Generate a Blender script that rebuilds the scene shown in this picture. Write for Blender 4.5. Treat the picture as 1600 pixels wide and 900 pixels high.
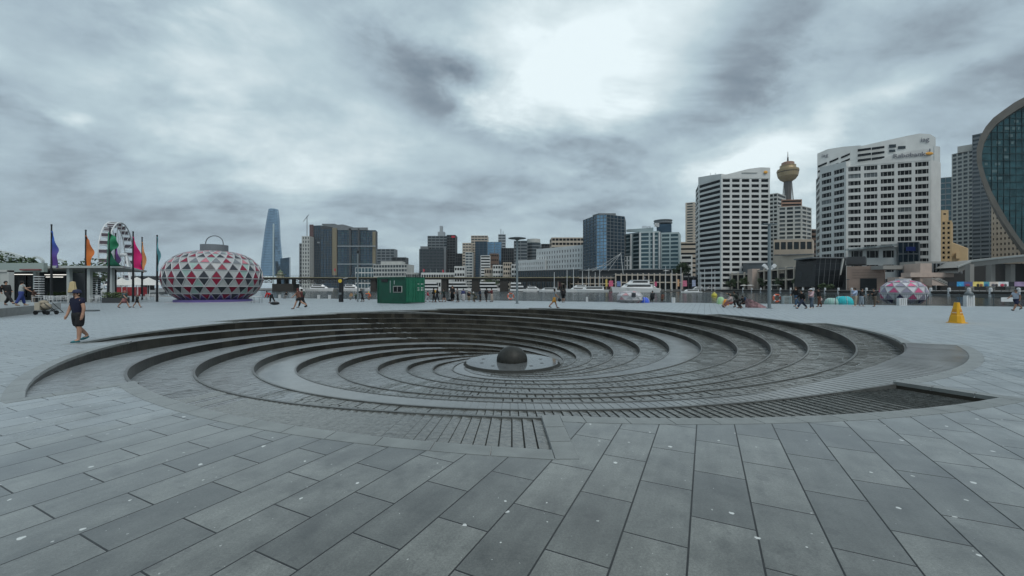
import bpy, bmesh, math, random
from math import sin, cos, pi, radians as R
from mathutils import Vector, Matrix, noise as mnoise
random.seed(7)
scn = bpy.context.scene
for o in list(bpy.data.objects): bpy.data.objects.remove(o)
col = scn.collection

# ------------------------------------------------------------------ camera, sky, sun, exposure
F = 629.0; EYE = 1.7; EXPO = .22
cam = bpy.data.cameras.new('camera'); camo = bpy.data.objects.new('camera', cam); col.objects.link(camo)
camo.location = (0, 0, EYE); camo.rotation_euler = (R(90), 0, 0)
cam.sensor_width = 36; cam.lens = 36 * F / 1600; cam.clip_end = 20000; cam.clip_start = .05
scn.camera = camo
scn.view_settings.view_transform = 'Standard'; scn.view_settings.look = 'None'
scn.view_settings.exposure = EXPO; scn.view_settings.gamma = 1
scn.render.engine = 'CYCLES'

SUN_EL, SUN_AZ = 56, 150          # azimuth clockwise from the view direction (+Y)
def make_world():
    w = bpy.data.worlds.new('World'); scn.world = w; w.use_nodes = True
    nt = w.node_tree; N = nt.nodes; L = nt.links; N.clear()
    def nd(t, **k):
        n = N.new(t)
        for a, v in k.items(): setattr(n, a, v)
        return n
    def val(n, i, v):
        if hasattr(v, 'is_linked') or isinstance(v, bpy.types.NodeSocket): L.new(v, n.inputs[i])
        else: n.inputs[i].default_value = v
    def M(op, a, b=None, c=None, clamp=False):
        n = nd('ShaderNodeMath', operation=op, use_clamp=clamp); val(n, 0, a)
        if b is not None: val(n, 1, b)
        if c is not None: val(n, 2, c)
        return n.outputs[0]
    geo = nd('ShaderNodeTexCoord'); sep = nd('ShaderNodeSeparateXYZ'); L.new(geo.outputs['Generated'], sep.inputs[0])
    x, y, z = sep.outputs
    az = M('ARCTAN2', x, y); el = M('ARCSINE', z)
    # a flat cloud deck seen in perspective
    zz = M('ADD', M('ABSOLUTE', z), .34)
    cx = M('DIVIDE', x, zz); cy = M('DIVIDE', y, zz)
    cv = nd('ShaderNodeCombineXYZ'); L.new(cx, cv.inputs[0]); L.new(cy, cv.inputs[1]); cv.inputs[2].default_value = 3.1
    def noise(scale, detail, rough, dist, sx=1, sy=1, rot=0, off=0):
        mp = nd('ShaderNodeMapping'); L.new(cv.outputs[0], mp.inputs[0])
        mp.inputs['Rotation'].default_value = (0, 0, rot); mp.inputs['Scale'].default_value = (sx, sy, 1); mp.inputs['Location'].default_value = (off, off * .7, 0)
        n = nd('ShaderNodeTexNoise'); L.new(mp.outputs[0], n.inputs['Vector'])
        n.inputs['Scale'].default_value = scale; n.inputs['Detail'].default_value = detail
        n.inputs['Roughness'].default_value = rough; n.inputs['Distortion'].default_value = dist
        return n.outputs[0]
    n1 = noise(1.25, 10, .58, .35, .8, 1.15, R(-20), 4.4)
    n2 = noise(2.9, 7, .58, .3, .85, 1.15, R(-28), 9.1)
    n4 = noise(8.5, 5, .6, .1, .9, 1.1, R(-30), 2.2)
    n3 = noise(.45, 3, .5, .2, 1, 1, 0, 1.7)
    wx = M('MULTIPLY', M('SUBTRACT', n2, .5), .42); wy = M('MULTIPLY', M('SUBTRACT', n1, .5), .26)
    azw = M('ADD', az, wx); elw = M('ADD', el, wy)
    base = M('ADD', M('MULTIPLY', M('SUBTRACT', n1, .5), 1.45), M('ADD', M('MULTIPLY', M('SUBTRACT', n2, .5), .72), M('ADD', M('MULTIPLY', M('SUBTRACT', n4, .5), .38), M('MULTIPLY', M('SUBTRACT', n3, .5), .35))))
    fade = M('ADD', .62, M('MULTIPLY', el, 1.6, None, True)); fade = M('MINIMUM', fade, 1.0)
    tot = M('ADD', M('MULTIPLY', base, fade), .50)
    # broad brighter and darker parts of the overcast, as directions in the sky: azimuth, elevation, half-widths, tilt, gain
    def blob(px, py, wpx, hpx, tilt, gain):
        nonlocal tot
        a0 = math.atan((px - 800) / F); e0 = math.atan((450 - py) / math.hypot(F, px - 800))
        sa = wpx / F * cos(a0) ** 2; se = hpx / F * cos(a0)
        ca, sn = cos(R(tilt)), sin(R(tilt))
        da = M('SUBTRACT', azw, a0); de = M('SUBTRACT', elw, e0)
        u = M('DIVIDE', M('ADD', M('MULTIPLY', da, ca), M('MULTIPLY', de, sn)), sa)
        v = M('DIVIDE', M('SUBTRACT', M('MULTIPLY', de, ca), M('MULTIPLY', da, sn)), se)
        q = M('ADD', M('MULTIPLY', u, u), M('MULTIPLY', v, v))
        g = M('MULTIPLY', M('POWER', 2.718, M('MULTIPLY', q, -1.0)), gain)
        tot = M('ADD', tot, g)
    for b in BLOBS: blob(*b)
    cr = nd('ShaderNodeValToRGB'); L.new(tot, cr.inputs[0])
    e = cr.color_ramp.elements; e[0].position = 0.0; e[0].color = (.135, .180, .225, 1)
    e[1].position = 1.0; e[1].color = (.74, .84, .87, 1)
    for p, c in ((.22, (.222, .276, .325, 1)), (.42, (.335, .425, .487, 1)), (.62, (.43, .54, .59, 1)), (.8, (.57, .67, .705, 1))):
        q = cr.color_ramp.elements.new(p); q.color = c
    sky = nd('ShaderNodeTexSky'); sky.sky_type = 'NISHITA'; sky.sun_disc = False
    sky.sun_elevation = R(SUN_EL); sky.sun_rotation = R(SUN_AZ); sky.air_density = 1.4; sky.dust_density = 3
    up = nd('ShaderNodeVectorMath', operation='SCALE'); L.new(cr.outputs[0], up.inputs[0]); up.inputs['Scale'].default_value = 10.0
    mx = nd('ShaderNodeMix', data_type='RGBA'); mx.inputs[0].default_value = .96
    L.new(sky.outputs[0], mx.inputs[6]); L.new(up.outputs[0], mx.inputs[7])
    # the deck thins above the frame, so zenith light is a little stronger
    bg = nd('ShaderNodeBackground'); bg.inputs[1].default_value = .1
    L.new(mx.outputs[2], bg.inputs[0])
    out = nd('ShaderNodeOutputWorld'); L.new(bg.outputs[0], out.inputs[0])
    w.cycles.sampling_method = 'MANUAL'; w.cycles.sample_map_resolution = 512
BLOBS = [  # photo px, py, half width, half height, tilt (deg), gain
    (890, 75, 190, 85, 0, .34), (985, 20, 90, 70, 0, .10),
    (1180, 75, 190, 52, 28, -.42), (1440, 60, 200, 60, 12, -.25), (1120, 160, 110, 35, 12, -.22),
    (640, 110, 120, 45, -14, -.30), (715, 172, 150, 34, -22, -.34), (930, 215, 100, 25, -8, -.22),
    (1250, 190, 170, 24, 16, .30), (1420, 125, 120, 20, 16, .22),
    (150, 50, 200, 50, -5, -.22), (250, 110, 200, 26, 8, .16), (20, 130, 120, 40, 0, .10), (60, 200, 260, 60, 0, -.12), (20, 155, 80, 16, 0, .35),
    (440, 180, 150, 60, 10, .20), (560, 290, 240, 50, 0, .22), (380, 30, 110, 45, 20, .26), (560, 30, 80, 40, 0, .12),
    (180, 330, 330, 55, 0, -.20), (760, 290, 140, 26, 4, -.24), (720, 335, 220, 20, 0, -.16), (960, 290, 150, 26, 0, -.10),
    (1560, 120, 90, 60, 0, -.14), (800, 395, 900, 22, 0, .04), (1230, 245, 120, 26, 0, .16),
]
make_world()
sl = bpy.data.lights.new('sun', 'SUN'); sl.energy = 1.3; sl.angle = R(25); sl.color = (1, .97, .92)
slo = bpy.data.objects.new('sun', sl); col.objects.link(slo)
slo.rotation_euler = (R(90 - SUN_EL), 0, R(180 - SUN_AZ)); slo.location = (0, 0, 300)

# ------------------------------------------------------------------ helpers
def at(px, Y): return (px - 800) / F * Y
def zt(py, Y): return EYE - (py - 450) * Y / F
def gY(py, z=0): return F * (EYE - z) / (py - 450)

def tag(o, label=None, cat=None, group=None, kind=None):
    if label: o['label'] = label
    if cat: o['category'] = cat
    if group: o['group'] = group
    if kind: o['kind'] = kind
    return o
def thing(name, label, cat, loc=(0, 0, 0), rz=0, group=None):
    o = bpy.data.objects.new(name, None); col.objects.link(o); o.empty_display_size = .2
    o.location = loc; o.rotation_euler = (0, 0, rz)
    return tag(o, label, cat, group)
CH = {}
def link(name, me, parent=None, loc=None):
    o = bpy.data.objects.new(name, me); col.objects.link(o)
    if parent is not None: o.parent = parent; CH.setdefault(parent.name, []).append(o)
    if loc is not None: o.location = loc
    return o
def copy_tree(o, parent=None, label=None):
    c = o.copy(); col.objects.link(c)
    if parent is not None: c.parent = parent; CH.setdefault(parent.name, []).append(c)
    if label: c['label'] = label
    for ch in CH.get(o.name, []): copy_tree(ch, c)
    return c

class MB:
    def __init__(s): s.v = []; s.f = []; s.m = []; s.uv = None
    def face(s, pts, m=0):
        i = len(s.v); s.v += [tuple(p) for p in pts]; s.f.append(tuple(range(i, i + len(pts)))); s.m.append(m); return s
    def box(s, x0, y0, z0, x1, y1, z1, m=0):
        i = len(s.v)
        s.v += [(x, y, z) for z in (z0, z1) for y in (y0, y1) for x in (x0, x1)]
        for q in ((0, 2, 3, 1), (4, 5, 7, 6), (0, 1, 5, 4), (2, 6, 7, 3), (0, 4, 6, 2), (1, 3, 7, 5)):
            s.f.append(tuple(i + a for a in q)); s.m.append(m)
        return s
    def prism(s, poly, z0, z1, m=0, mtop=None):      # poly: ccw list of (x,y); z0/z1 numbers or per-vertex lists
        n = len(poly); i = len(s.v)
        a = z0 if isinstance(z0, (list, tuple)) else [z0] * n
        b = z1 if isinstance(z1, (list, tuple)) else [z1] * n
        s.v += [(p[0], p[1], a[k]) for k, p in enumerate(poly)] + [(p[0], p[1], b[k]) for k, p in enumerate(poly)]
        for k in range(n):
            l = (k + 1) % n; s.f.append((i + k, i + l, i + n + l, i + n + k)); s.m.append(m)
        s.f.append(tuple(i + n + k for k in range(n))); s.m.append(m if mtop is None else mtop)
        s.f.append(tuple(i + k for k in reversed(range(n)))); s.m.append(m)
        return s
    def bar(s, p, q, w, h=None, m=0):                # box beam between two points
        p = Vector(p); q = Vector(q); h = h or w; d = (q - p)
        if d.length < 1e-6: return s
        d.normalize(); up = Vector((0, 0, 1)) if abs(d.z) < .95 else Vector((0, 1, 0))
        a = d.cross(up).normalized() * w / 2; b = a.cross(d).normalized() * h / 2
        i = len(s.v)
        for c in (p, q): s.v += [tuple(c - a - b), tuple(c + a - b), tuple(c + a + b), tuple(c - a + b)]
        for f in ((0, 1, 2, 3), (7, 6, 5, 4), (0, 4, 5, 1), (1, 5, 6, 2), (2, 6, 7, 3), (3, 7, 4, 0)):
            s.f.append(tuple(i + a_ for a_ in f)); s.m.append(m)
        return s
    def tube(s, p, q, r0, r1=None, n=10, m=0, cap=True):
        p = Vector(p); q = Vector(q); r1 = r0 if r1 is None else r1; d = (q - p).normalized()
        up = Vector((0, 0, 1)) if abs(d.z) < .95 else Vector((1, 0, 0))
        a = d.cross(up).normalized(); b = d.cross(a).normalized(); i = len(s.v)
        for c, r in ((p, r0), (q, r1)):
            for k in range(n):
                t = 2 * pi * k / n; s.v.append(tuple(c + (a * cos(t) + b * sin(t)) * r))
        for k in range(n):
            l = (k + 1) % n; s.f.append((i + k, i + n + k, i + n + l, i + l)); s.m.append(m)
        if cap:
            s.f.append(tuple(i + k for k in range(n))); s.m.append(m)
            s.f.append(tuple(i + n + k for k in reversed(range(n)))); s.m.append(m)
        return s
    def path(s, pts, r, n=6, m=0):
        for a, b in zip(pts[:-1], pts[1:]): s.tube(a, b, r, r, n, m)
        return s
    def lathe(s, prof, c=(0, 0, 0), n=24, m=0, a0=0, a1=2 * pi, sy=1):
        full = abs(a1 - a0 - 2 * pi) < 1e-6; K = n if full else n + 1; i = len(s.v)
        for (r, z) in prof:
            for k in range(K):
                t = a0 + (a1 - a0) * k / n; s.v.append((c[0] + r * cos(t), c[1] + r * sin(t) * sy, c[2] + z))
        for j in range(len(prof) - 1):
            for k in range(n):
                l = (k + 1) % K; s.f.append((i + j * K + k, i + j * K + l, i + (j + 1) * K + l, i + (j + 1) * K + k)); s.m.append(m)
        return s
    def ell(s, c, r, n=12, m=0, rot=None):
        i = len(s.v); mm = n // 2
        for j in range(mm + 1):
            ph = pi * j / mm
            for k in range(n):
                t = 2 * pi * k / n; v = Vector((r[0] * sin(ph) * cos(t), r[1] * sin(ph) * sin(t), r[2] * cos(ph)))
                if rot is not None: v = rot @ v
                s.v.append((c[0] + v.x, c[1] + v.y, c[2] + v.z))
        for j in range(mm):
            for k in range(n):
                l = (k + 1) % n; s.f.append((i + j * n + k, i + (j + 1) * n + k, i + (j + 1) * n + l, i + j * n + l)); s.m.append(m)
        return s
    def grid(s, rows, m=0):                          # rows: list of equal-length point lists
        i = len(s.v); w = len(rows[0])
        for r in rows: s.v += [tuple(p) for p in r]
        for a in range(len(rows) - 1):
            for b in range(w - 1):
                s.f.append((i + a * w + b, i + a * w + b + 1, i + (a + 1) * w + b + 1, i + (a + 1) * w + b)); s.m.append(m)
        return s
    def mesh(s, name, mats, smooth=False, weld=False, recalc=True):
        me = bpy.data.meshes.new(name); me.from_pydata(s.v, [], s.f)
        if not isinstance(mats, (list, tuple)): mats = [mats]
        for x in mats: me.materials.append(x)
        me.polygons.foreach_set('material_index', [min(a, len(mats) - 1) for a in s.m])
        if weld or recalc:
            bm = bmesh.new(); bm.from_mesh(me)
            if weld: bmesh.ops.remove_doubles(bm, verts=bm.verts, dist=weld if weld is not True else 1e-4)
            if recalc: bmesh.ops.recalc_face_normals(bm, faces=bm.faces)
            bm.to_mesh(me); bm.free()
        if smooth: me.polygons.foreach_set('use_smooth', [True] * len(me.polygons))
        me.update(); return me
    def build(s, name, mats, parent=None, smooth=False, weld=False, recalc=True, loc=None):
        return link(name, s.mesh(name, mats, smooth, weld, recalc), parent, loc)

def mat(name, c, rough=.7, metal=0, spec=.5, var=0, vscale=1, bump=0, bscale=20, emit=None, coat=0, rvar=0, obj=True, trans=0, ior=1.45, strx=1, sheen=0):
    m = bpy.data.materials.new(name); m.use_nodes = True; nt = m.node_tree; N = nt.nodes; L = nt.links
    b = N['Principled BSDF']; b.inputs['Base Color'].default_value = (*c, 1); b.inputs['Roughness'].default_value = rough
    b.inputs['Metallic'].default_value = metal; b.inputs['Specular IOR Level'].default_value = spec
    b.inputs['Coat Weight'].default_value = coat; b.inputs['IOR'].default_value = ior
    if sheen: b.inputs['Sheen Weight'].default_value = sheen; b.inputs['Sheen Roughness'].default_value = .3
    if trans: b.inputs['Transmission Weight'].default_value = trans
    if emit: b.inputs['Emission Color'].default_value = (*emit[0], 1); b.inputs['Emission Strength'].default_value = emit[1]
    tc = N.new('ShaderNodeTexCoord'); src = tc.outputs['Object']
    if strx != 1:
        mp = N.new('ShaderNodeMapping'); mp.inputs['Scale'].default_value = (strx, strx, 1); L.new(src, mp.inputs[0]); src = mp.outputs[0]
    if var or rvar:
        n = N.new('ShaderNodeTexNoise'); n.inputs['Scale'].default_value = vscale; n.inputs['Detail'].default_value = 6; L.new(src, n.inputs['Vector'])
        if var:
            r = N.new('ShaderNodeMapRange'); r.inputs[1].default_value = .3; r.inputs[2].default_value = .7; r.inputs[3].default_value = 1 - var; r.inputs[4].default_value = 1 + var
            L.new(n.outputs[0], r.inputs[0]); v = N.new('ShaderNodeVectorMath'); v.operation = 'SCALE'; v.inputs[0].default_value = c; L.new(r.outputs[0], v.inputs['Scale'])
            L.new(v.outputs[0], b.inputs['Base Color'])
        if rvar:
            r = N.new('ShaderNodeMapRange'); r.inputs[1].default_value = .3; r.inputs[2].default_value = .7; r.inputs[3].default_value = max(.02, rough - rvar); r.inputs[4].default_value = rough + rvar
            L.new(n.outputs[0], r.inputs[0]); L.new(r.outputs[0], b.inputs['Roughness'])
    if bump:
        n = N.new('ShaderNodeTexNoise'); n.inputs['Scale'].default_value = bscale; n.inputs['Detail'].default_value = 5; L.new(src, n.inputs['Vector'])
        bp = N.new('ShaderNodeBump'); bp.inputs['Distance'].default_value = bump; bp.inputs['Strength'].default_value = 1
        L.new(n.outputs[0], bp.inputs['Height']); L.new(bp.outputs[0], b.inputs['Normal'])
    return m

# ------------------------------------------------------------------ plaza paving
def paving_material():
    m = bpy.data.materials.new('plaza_paving'); m.use_nodes = True; nt = m.node_tree; N = nt.nodes; L = nt.links
    b = N['Principled BSDF']; geo = N.new('ShaderNodeNewGeometry'); P = geo.outputs['Position']
    def M(op, a, c=None, clamp=False):
        n = N.new('ShaderNodeMath'); n.operation = op; n.use_clamp = clamp
        for i, v in enumerate((a, c)):
            if v is None: continue
            if isinstance(v, bpy.types.NodeSocket): L.new(v, n.inputs[i])
            else: n.inputs[i].default_value = v
        return n.outputs[0]
    def dot(v):
        n = N.new('ShaderNodeVectorMath'); n.operation = 'DOT_PRODUCT'; L.new(P, n.inputs[0]); n.inputs[1].default_value = v; return n.outputs['Value']
    def noise(scale, detail=5, rough=.55, vec=None):
        n = N.new('ShaderNodeTexNoise'); L.new(vec or P, n.inputs['Vector']); n.inputs['Scale'].default_value = scale; n.inputs['Detail'].default_value = detail; n.inputs['Roughness'].default_value = rough; return n.outputs[0]
    def rng(v, a, b_, c, d):
        n = N.new('ShaderNodeMapRange'); L.new(v, n.inputs[0])
        for i, q in enumerate((a, b_, c, d)): n.inputs[i + 1].default_value = q
        return n.outputs[0]
    d = (.434, .901, 0); nn = (.901, -.434, 0)
    cb = N.new('ShaderNodeCombineXYZ'); L.new(M('ADD', dot(d), -3.284 + .415 + 83), cb.inputs[0]); L.new(M('ADD', dot(nn), .102 + 84.4), cb.inputs[1])
    br = N.new('ShaderNodeTexBrick'); L.new(cb.outputs[0], br.inputs['Vector'])
    br.offset = .5; br.offset_frequency = 2; br.squash = 1
    br.inputs['Scale'].default_value = 1; br.inputs['Brick Width'].default_value = .83; br.inputs['Row Height'].default_value = .422
    br.inputs['Mortar Size'].default_value = .0072; br.inputs['Mortar Smooth'].default_value = .25; br.inputs['Bias'].default_value = -.25
    br.inputs['Color1'].default_value = (.140, .147, .134, 1); br.inputs['Color2'].default_value = (.052, .056, .052, 1); br.inputs['Mortar'].default_value = (.004, .005, .005, 1)
    # mottling, streaks along the slabs, stains
    n_big = noise(.35, 4); n_mid = noise(2.2, 7, .6); n_fine = noise(60, 4, .7); n_spk = noise(230, 2, .6)
    st = N.new('ShaderNodeMapping'); L.new(cb.outputs[0], st.inputs[0]); st.inputs['Scale'].default_value = (.9, 7, 1); n_str = noise(1.4, 6, .6, st.outputs[0])
    k = M('MULTIPLY', rng(n_big, .3, .7, .82, 1.14), rng(n_mid, .28, .72, .62, 1.30))
    k = M('MULTIPLY', k, rng(n_fine, .32, .68, .66, 1.34)); k = M('MULTIPLY', k, rng(n_str, .3, .7, .80, 1.18)); k = M('MULTIPLY', k, rng(n_spk, .3, .7, .62, 1.45))
    sc = N.new('ShaderNodeVectorMath'); sc.operation = 'SCALE'; L.new(br.outputs['Color'], sc.inputs[0]); L.new(k, sc.inputs['Scale'])
    stain = rng(noise(.9, 6, .65), .50, .66, 0, .45); stain2 = rng(noise(3.7, 7, .7), .54, .68, 0, .38)
    sk = M('MULTIPLY', M('SUBTRACT', 1.0, stain), M('SUBTRACT', 1.0, stain2)); sc0 = sc; sc = N.new('ShaderNodeVectorMath'); sc.operation = 'SCALE'; L.new(sc0.outputs[0], sc.inputs[0]); L.new(sk, sc.inputs['Scale'])
    # droppings and old gum: small irregular pale and dark spots
    def spots(scale, thr, wid, seed):
        mp = N.new('ShaderNodeMapping'); L.new(P, mp.inputs[0]); mp.inputs['Location'].default_value = (seed, seed * 2, 0)
        wn = N.new('ShaderNodeTexNoise'); L.new(mp.outputs[0], wn.inputs['Vector']); wn.inputs['Scale'].default_value = 22
        ad = N.new('ShaderNodeMix'); ad.data_type = 'VECTOR'; ad.inputs[0].default_value = .035; L.new(mp.outputs[0], ad.inputs[4]); L.new(wn.outputs['Color'], ad.inputs[5])
        vo = N.new('ShaderNodeTexVoronoi'); vo.voronoi_dimensions = '2D'; L.new(ad.outputs[1], vo.inputs['Vector']); vo.inputs['Scale'].default_value = scale
        sp = N.new('ShaderNodeSeparateColor'); L.new(vo.outputs['Color'], sp.inputs[0])
        size = M('MULTIPLY', M('SUBTRACT', sp.outputs[0], thr, True), wid)
        return M('GREATER_THAN', size, vo.outputs['Distance'])
    white = M('MAXIMUM', spots(3.1, .58, .16, 3.3), M('MULTIPLY', spots(5.7, .66, .10, 7.9), .7)); dark = M('MAXIMUM', spots(4.3, .50, .24, 11.7), spots(2.1, .70, .5, 5.1))
    mx = N.new('ShaderNodeMix'); mx.data_type = 'RGBA'; L.new(M('MULTIPLY', white, .92), mx.inputs[0]); L.new(sc.outputs[0], mx.inputs[6]); mx.inputs[7].default_value = (.60, .62, .60, 1)
    mx2 = N.new('ShaderNodeMix'); mx2.data_type = 'RGBA'; L.new(M('MULTIPLY', dark, .35), mx2.inputs[0]); L.new(mx.outputs[2], mx2.inputs[6]); mx2.inputs[7].default_value = (.03, .03, .03, 1)
    L.new(mx2.outputs[2], b.inputs['Base Color'])
    # damp: patches with a thin film of water, strongest round the pool's overflow on the left
    damp = rng(noise(.22, 5, .6), .50, .64, 0, 1)
    def near(cx, cy, rad):
        n = N.new('ShaderNodeVectorMath'); n.operation = 'DISTANCE'; L.new(P, n.inputs[0]); n.inputs[1].default_value = (cx, cy, 0); return rng(n.outputs['Value'], rad, rad * .35, 0, 1)
    wet = M('MULTIPLY', M('MAXIMUM', near(-6.3, 5.9, 2.6), near(11.5, 8.3, 3.2)), rng(noise(1.3, 5, .6), .40, .58, 0, 1))
    r0 = rng(n_mid, .3, .7, .36, .50)
    rr = M('SUBTRACT', M('SUBTRACT', r0, M('MULTIPLY', damp, .07)), M('MULTIPLY', wet, .36), False)
    L.new(M('MAXIMUM', rr, .1), b.inputs['Roughness'])
    b.inputs['Specular IOR Level'].default_value = .6
    L.new(M('MULTIPLY', M('SUBTRACT', 1.0, br.outputs['Fac']), rng(n_mid, .3, .7, .75, 1.0)), b.inputs['Sheen Weight']); b.inputs['Sheen Roughness'].default_value = .38; b.inputs['Sheen Tint'].default_value = (.93, .97, 1, 1)
    h = M('ADD', M('MULTIPLY', br.outputs['Fac'], -.9), M('ADD', M('MULTIPLY', n_fine, .22), M('MULTIPLY', n_mid, .25)))
    bp = N.new('ShaderNodeBump'); bp.inputs['Distance'].default_value = .0028; bp.inputs['Strength'].default_value = .8; L.new(h, bp.inputs['Height']); L.new(bp.outputs[0], b.inputs['Normal'])
    return m
M_PAVE = paving_material()

# ------------------------------------------------------------------ spiral fountain
CY = 19.31; RIM = 15.09
KT = [0, 30, 60, 100, 140, 180, 220, 260, 300, 340]
KR = [15.094, 13.871, 12.64, 10.882, 9.34, 7.35, 5.553, 4.039, 2.9, 2.2]
KH = [1.7, 1.705, 2.012, 2.335, 2.633, 2.918, 3.186, 3.416, 3.56, 3.60]
ST = [-88.4, -60, -29.4, .2, 27.1, 57.3, 84.6, 115, 147.2, 176.2, 207.6, 240]      # start angle of each arm
def pw(x, xs, ys):
    if x <= xs[0]: return ys[0]
    for i in range(len(xs) - 1):
        if x <= xs[i + 1]: return ys[i] + (ys[i + 1] - ys[i]) * (x - xs[i]) / (xs[i + 1] - xs[i])
    return ys[-1]
def sm(x, ys):                                  # smoothed interpolation
    return (pw(x - 7, KT, ys) + pw(x - 3, KT, ys) + pw(x + 3, KT, ys) + pw(x + 7, KT, ys)) / 4
def ar(t): return pw(t, KT, KR) if t < 8 else sm(t, KR)
def az_(t): return min(0, EYE - (pw(t, KT, KH) if t < 8 else sm(t, KH)))
def pol(r, a, z): return (r * cos(R(a)), CY + r * sin(R(a)), z)
def gap_out(k): return (ST[k] - ST[k - 1]) if k > 0 else (ST[0] + 360 - ST[11])    # arm k is outermost for this many degrees
def gap_in(k): return (ST[(k + 1) % 12] - ST[k]) % 360                          # next arm inwards started this far ahead

M_TREAD = mat('wet_cobble_granite', (.118, .123, .116), .11, spec=.7, var=.35, vscale=16, bump=.010, bscale=13, rvar=.07)
M_JOINT_SHADE = mat('wet_joint_shade', (.030, .032, .029), .7, spec=.2)  # joints and cobble risers: their shadow lines are put into this dark colour
M_FILM = mat('rippling_water_film', (.165, .178, .180), .09, spec=1.0, var=.42, vscale=5, bump=.030, bscale=6, rvar=.04, sheen=.7)
M_SMOOTH = mat('wet_smooth_granite', (.165, .176, .176), .16, sheen=.4, spec=.5, var=.2, vscale=1.5, bump=.006, bscale=9, rvar=.06)
M_LIP = mat('granite_lip', (.085, .09, .087), .3, spec=.5, var=.22, vscale=4, bump=.002, bscale=30)
M_COPE = mat('granite_coping', (.165, .178, .172), .36, sheen=.45, spec=.5, var=.2, vscale=3, bump=.002, bscale=60)
def wall_material():
    m = mat('wet_wall_slabs', (.026, .024, .019), .32, spec=.28, var=.45, vscale=1.3, bump=.004, bscale=9)
    nt = m.node_tree; N = nt.nodes; L = nt.links; b = N['Principled BSDF']; src = b.inputs['Base Color'].links[0].from_socket
    uv = N.new('ShaderNodeUVMap'); br = N.new('ShaderNodeTexBrick'); L.new(uv.outputs[0], br.inputs['Vector'])
    br.offset = 0; br.inputs['Scale'].default_value = 1; br.inputs['Brick Width'].default_value = .62; br.inputs['Row Height'].default_value = 5
    br.inputs['Mortar Size'].default_value = .008; br.inputs['Color1'].default_value = (1.6, 1.6, 1.6, 1); br.inputs['Color2'].default_value = (.6, .6, .6, 1); br.inputs['Mortar'].default_value = (.1, .1, .1, 1)
    mu = N.new('ShaderNodeMix'); mu.data_type = 'RGBA'; mu.blend_type = 'MULTIPLY'; mu.inputs[0].default_value = .9
    L.new(src, mu.inputs[6]); L.new(br.outputs['Color'], mu.inputs[7]); L.new(mu.outputs[2], b.inputs['Base Color']); return m
M_WALL = wall_material()

fountain = thing('spiral_fountain', 'large sunken spiral fountain of dark wet granite steps with a stone ball at its centre', 'fountain', (0, CY, 0))
def fpart(mb, name, m, **k):
    o = mb.build(name, m, None, **k); o.parent = fountain; CH.setdefault(fountain.name, []).append(o)
    o.location = (0, -CY, 0); return o
WIDTH = .24                                     # coping
def deg(w, r): return math.degrees(w / r)
hole = []
cope = MB()
for k in reversed(range(12)):
    g = gap_out(k); n = 26
    n = 13; ts = [g * i / n for i in range(n + 1)]
    d0 = deg(WIDTH, RIM + WIDTH); dn = deg(WIDTH, ar(g))
    tso = [-d0 + (g - dn + d0) * i / n for i in range(n + 1)]
    for t in tso: hole.append((ar(max(t, 0)) + WIDTH, ST[k] - t))
    for i in range(n):                          # one stone per step, hairline joint
        a0, a1 = ts[i], ts[i + 1]
        if i == n - 1: a1 = g - dn
        j = .018
        q = [(ar(a0), ST[k] - a0 - j), (ar(a1), ST[k] - a1 + j), (ar(a1) + WIDTH, ST[k] - a1 + j), (ar(a0) + WIDTH, ST[k] - a0 - j)]
        lo = [pol(*p, -.06) for p in q]; hi = [pol(*p, .004) for p in q]
        cope.face(hi); 
        for e in range(4): cope.face([lo[e], lo[(e + 1) % 4], hi[(e + 1) % 4], hi[e]])
    # radial kerb at the start of arm k
    kp = (k + 1) % 12; r1 = ar(gap_out(kp)) if kp != 0 else ar(gap_out(0))
    rr = [r1 + (RIM + WIDTH - r1) * i / 3 for i in range(4)]
    for i in range(3):
        ra, rb = rr[i] + .006, rr[i + 1] - .006
        q = [(ra, ST[k] + .02), (rb, ST[k] + .02), (rb, ST[k] + deg(WIDTH, rb)), (ra, ST[k] + deg(WIDTH, ra))]
        lo = [pol(*p, -.06) for p in q]; hi = [pol(*p, .004) for p in q]
        cope.face(hi)
        for e in range(4): cope.face([lo[e], lo[(e + 1) % 4], hi[(e + 1) % 4], hi[e]])
fpart(cope, 'coping', M_COPE)
bed = MB()                                      # mortar bed just under the coping joints
SM = (2, 8)                                     # arms whose inner neighbour bounds a smooth walkway
rnd = random.Random(3); GD = .009
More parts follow.
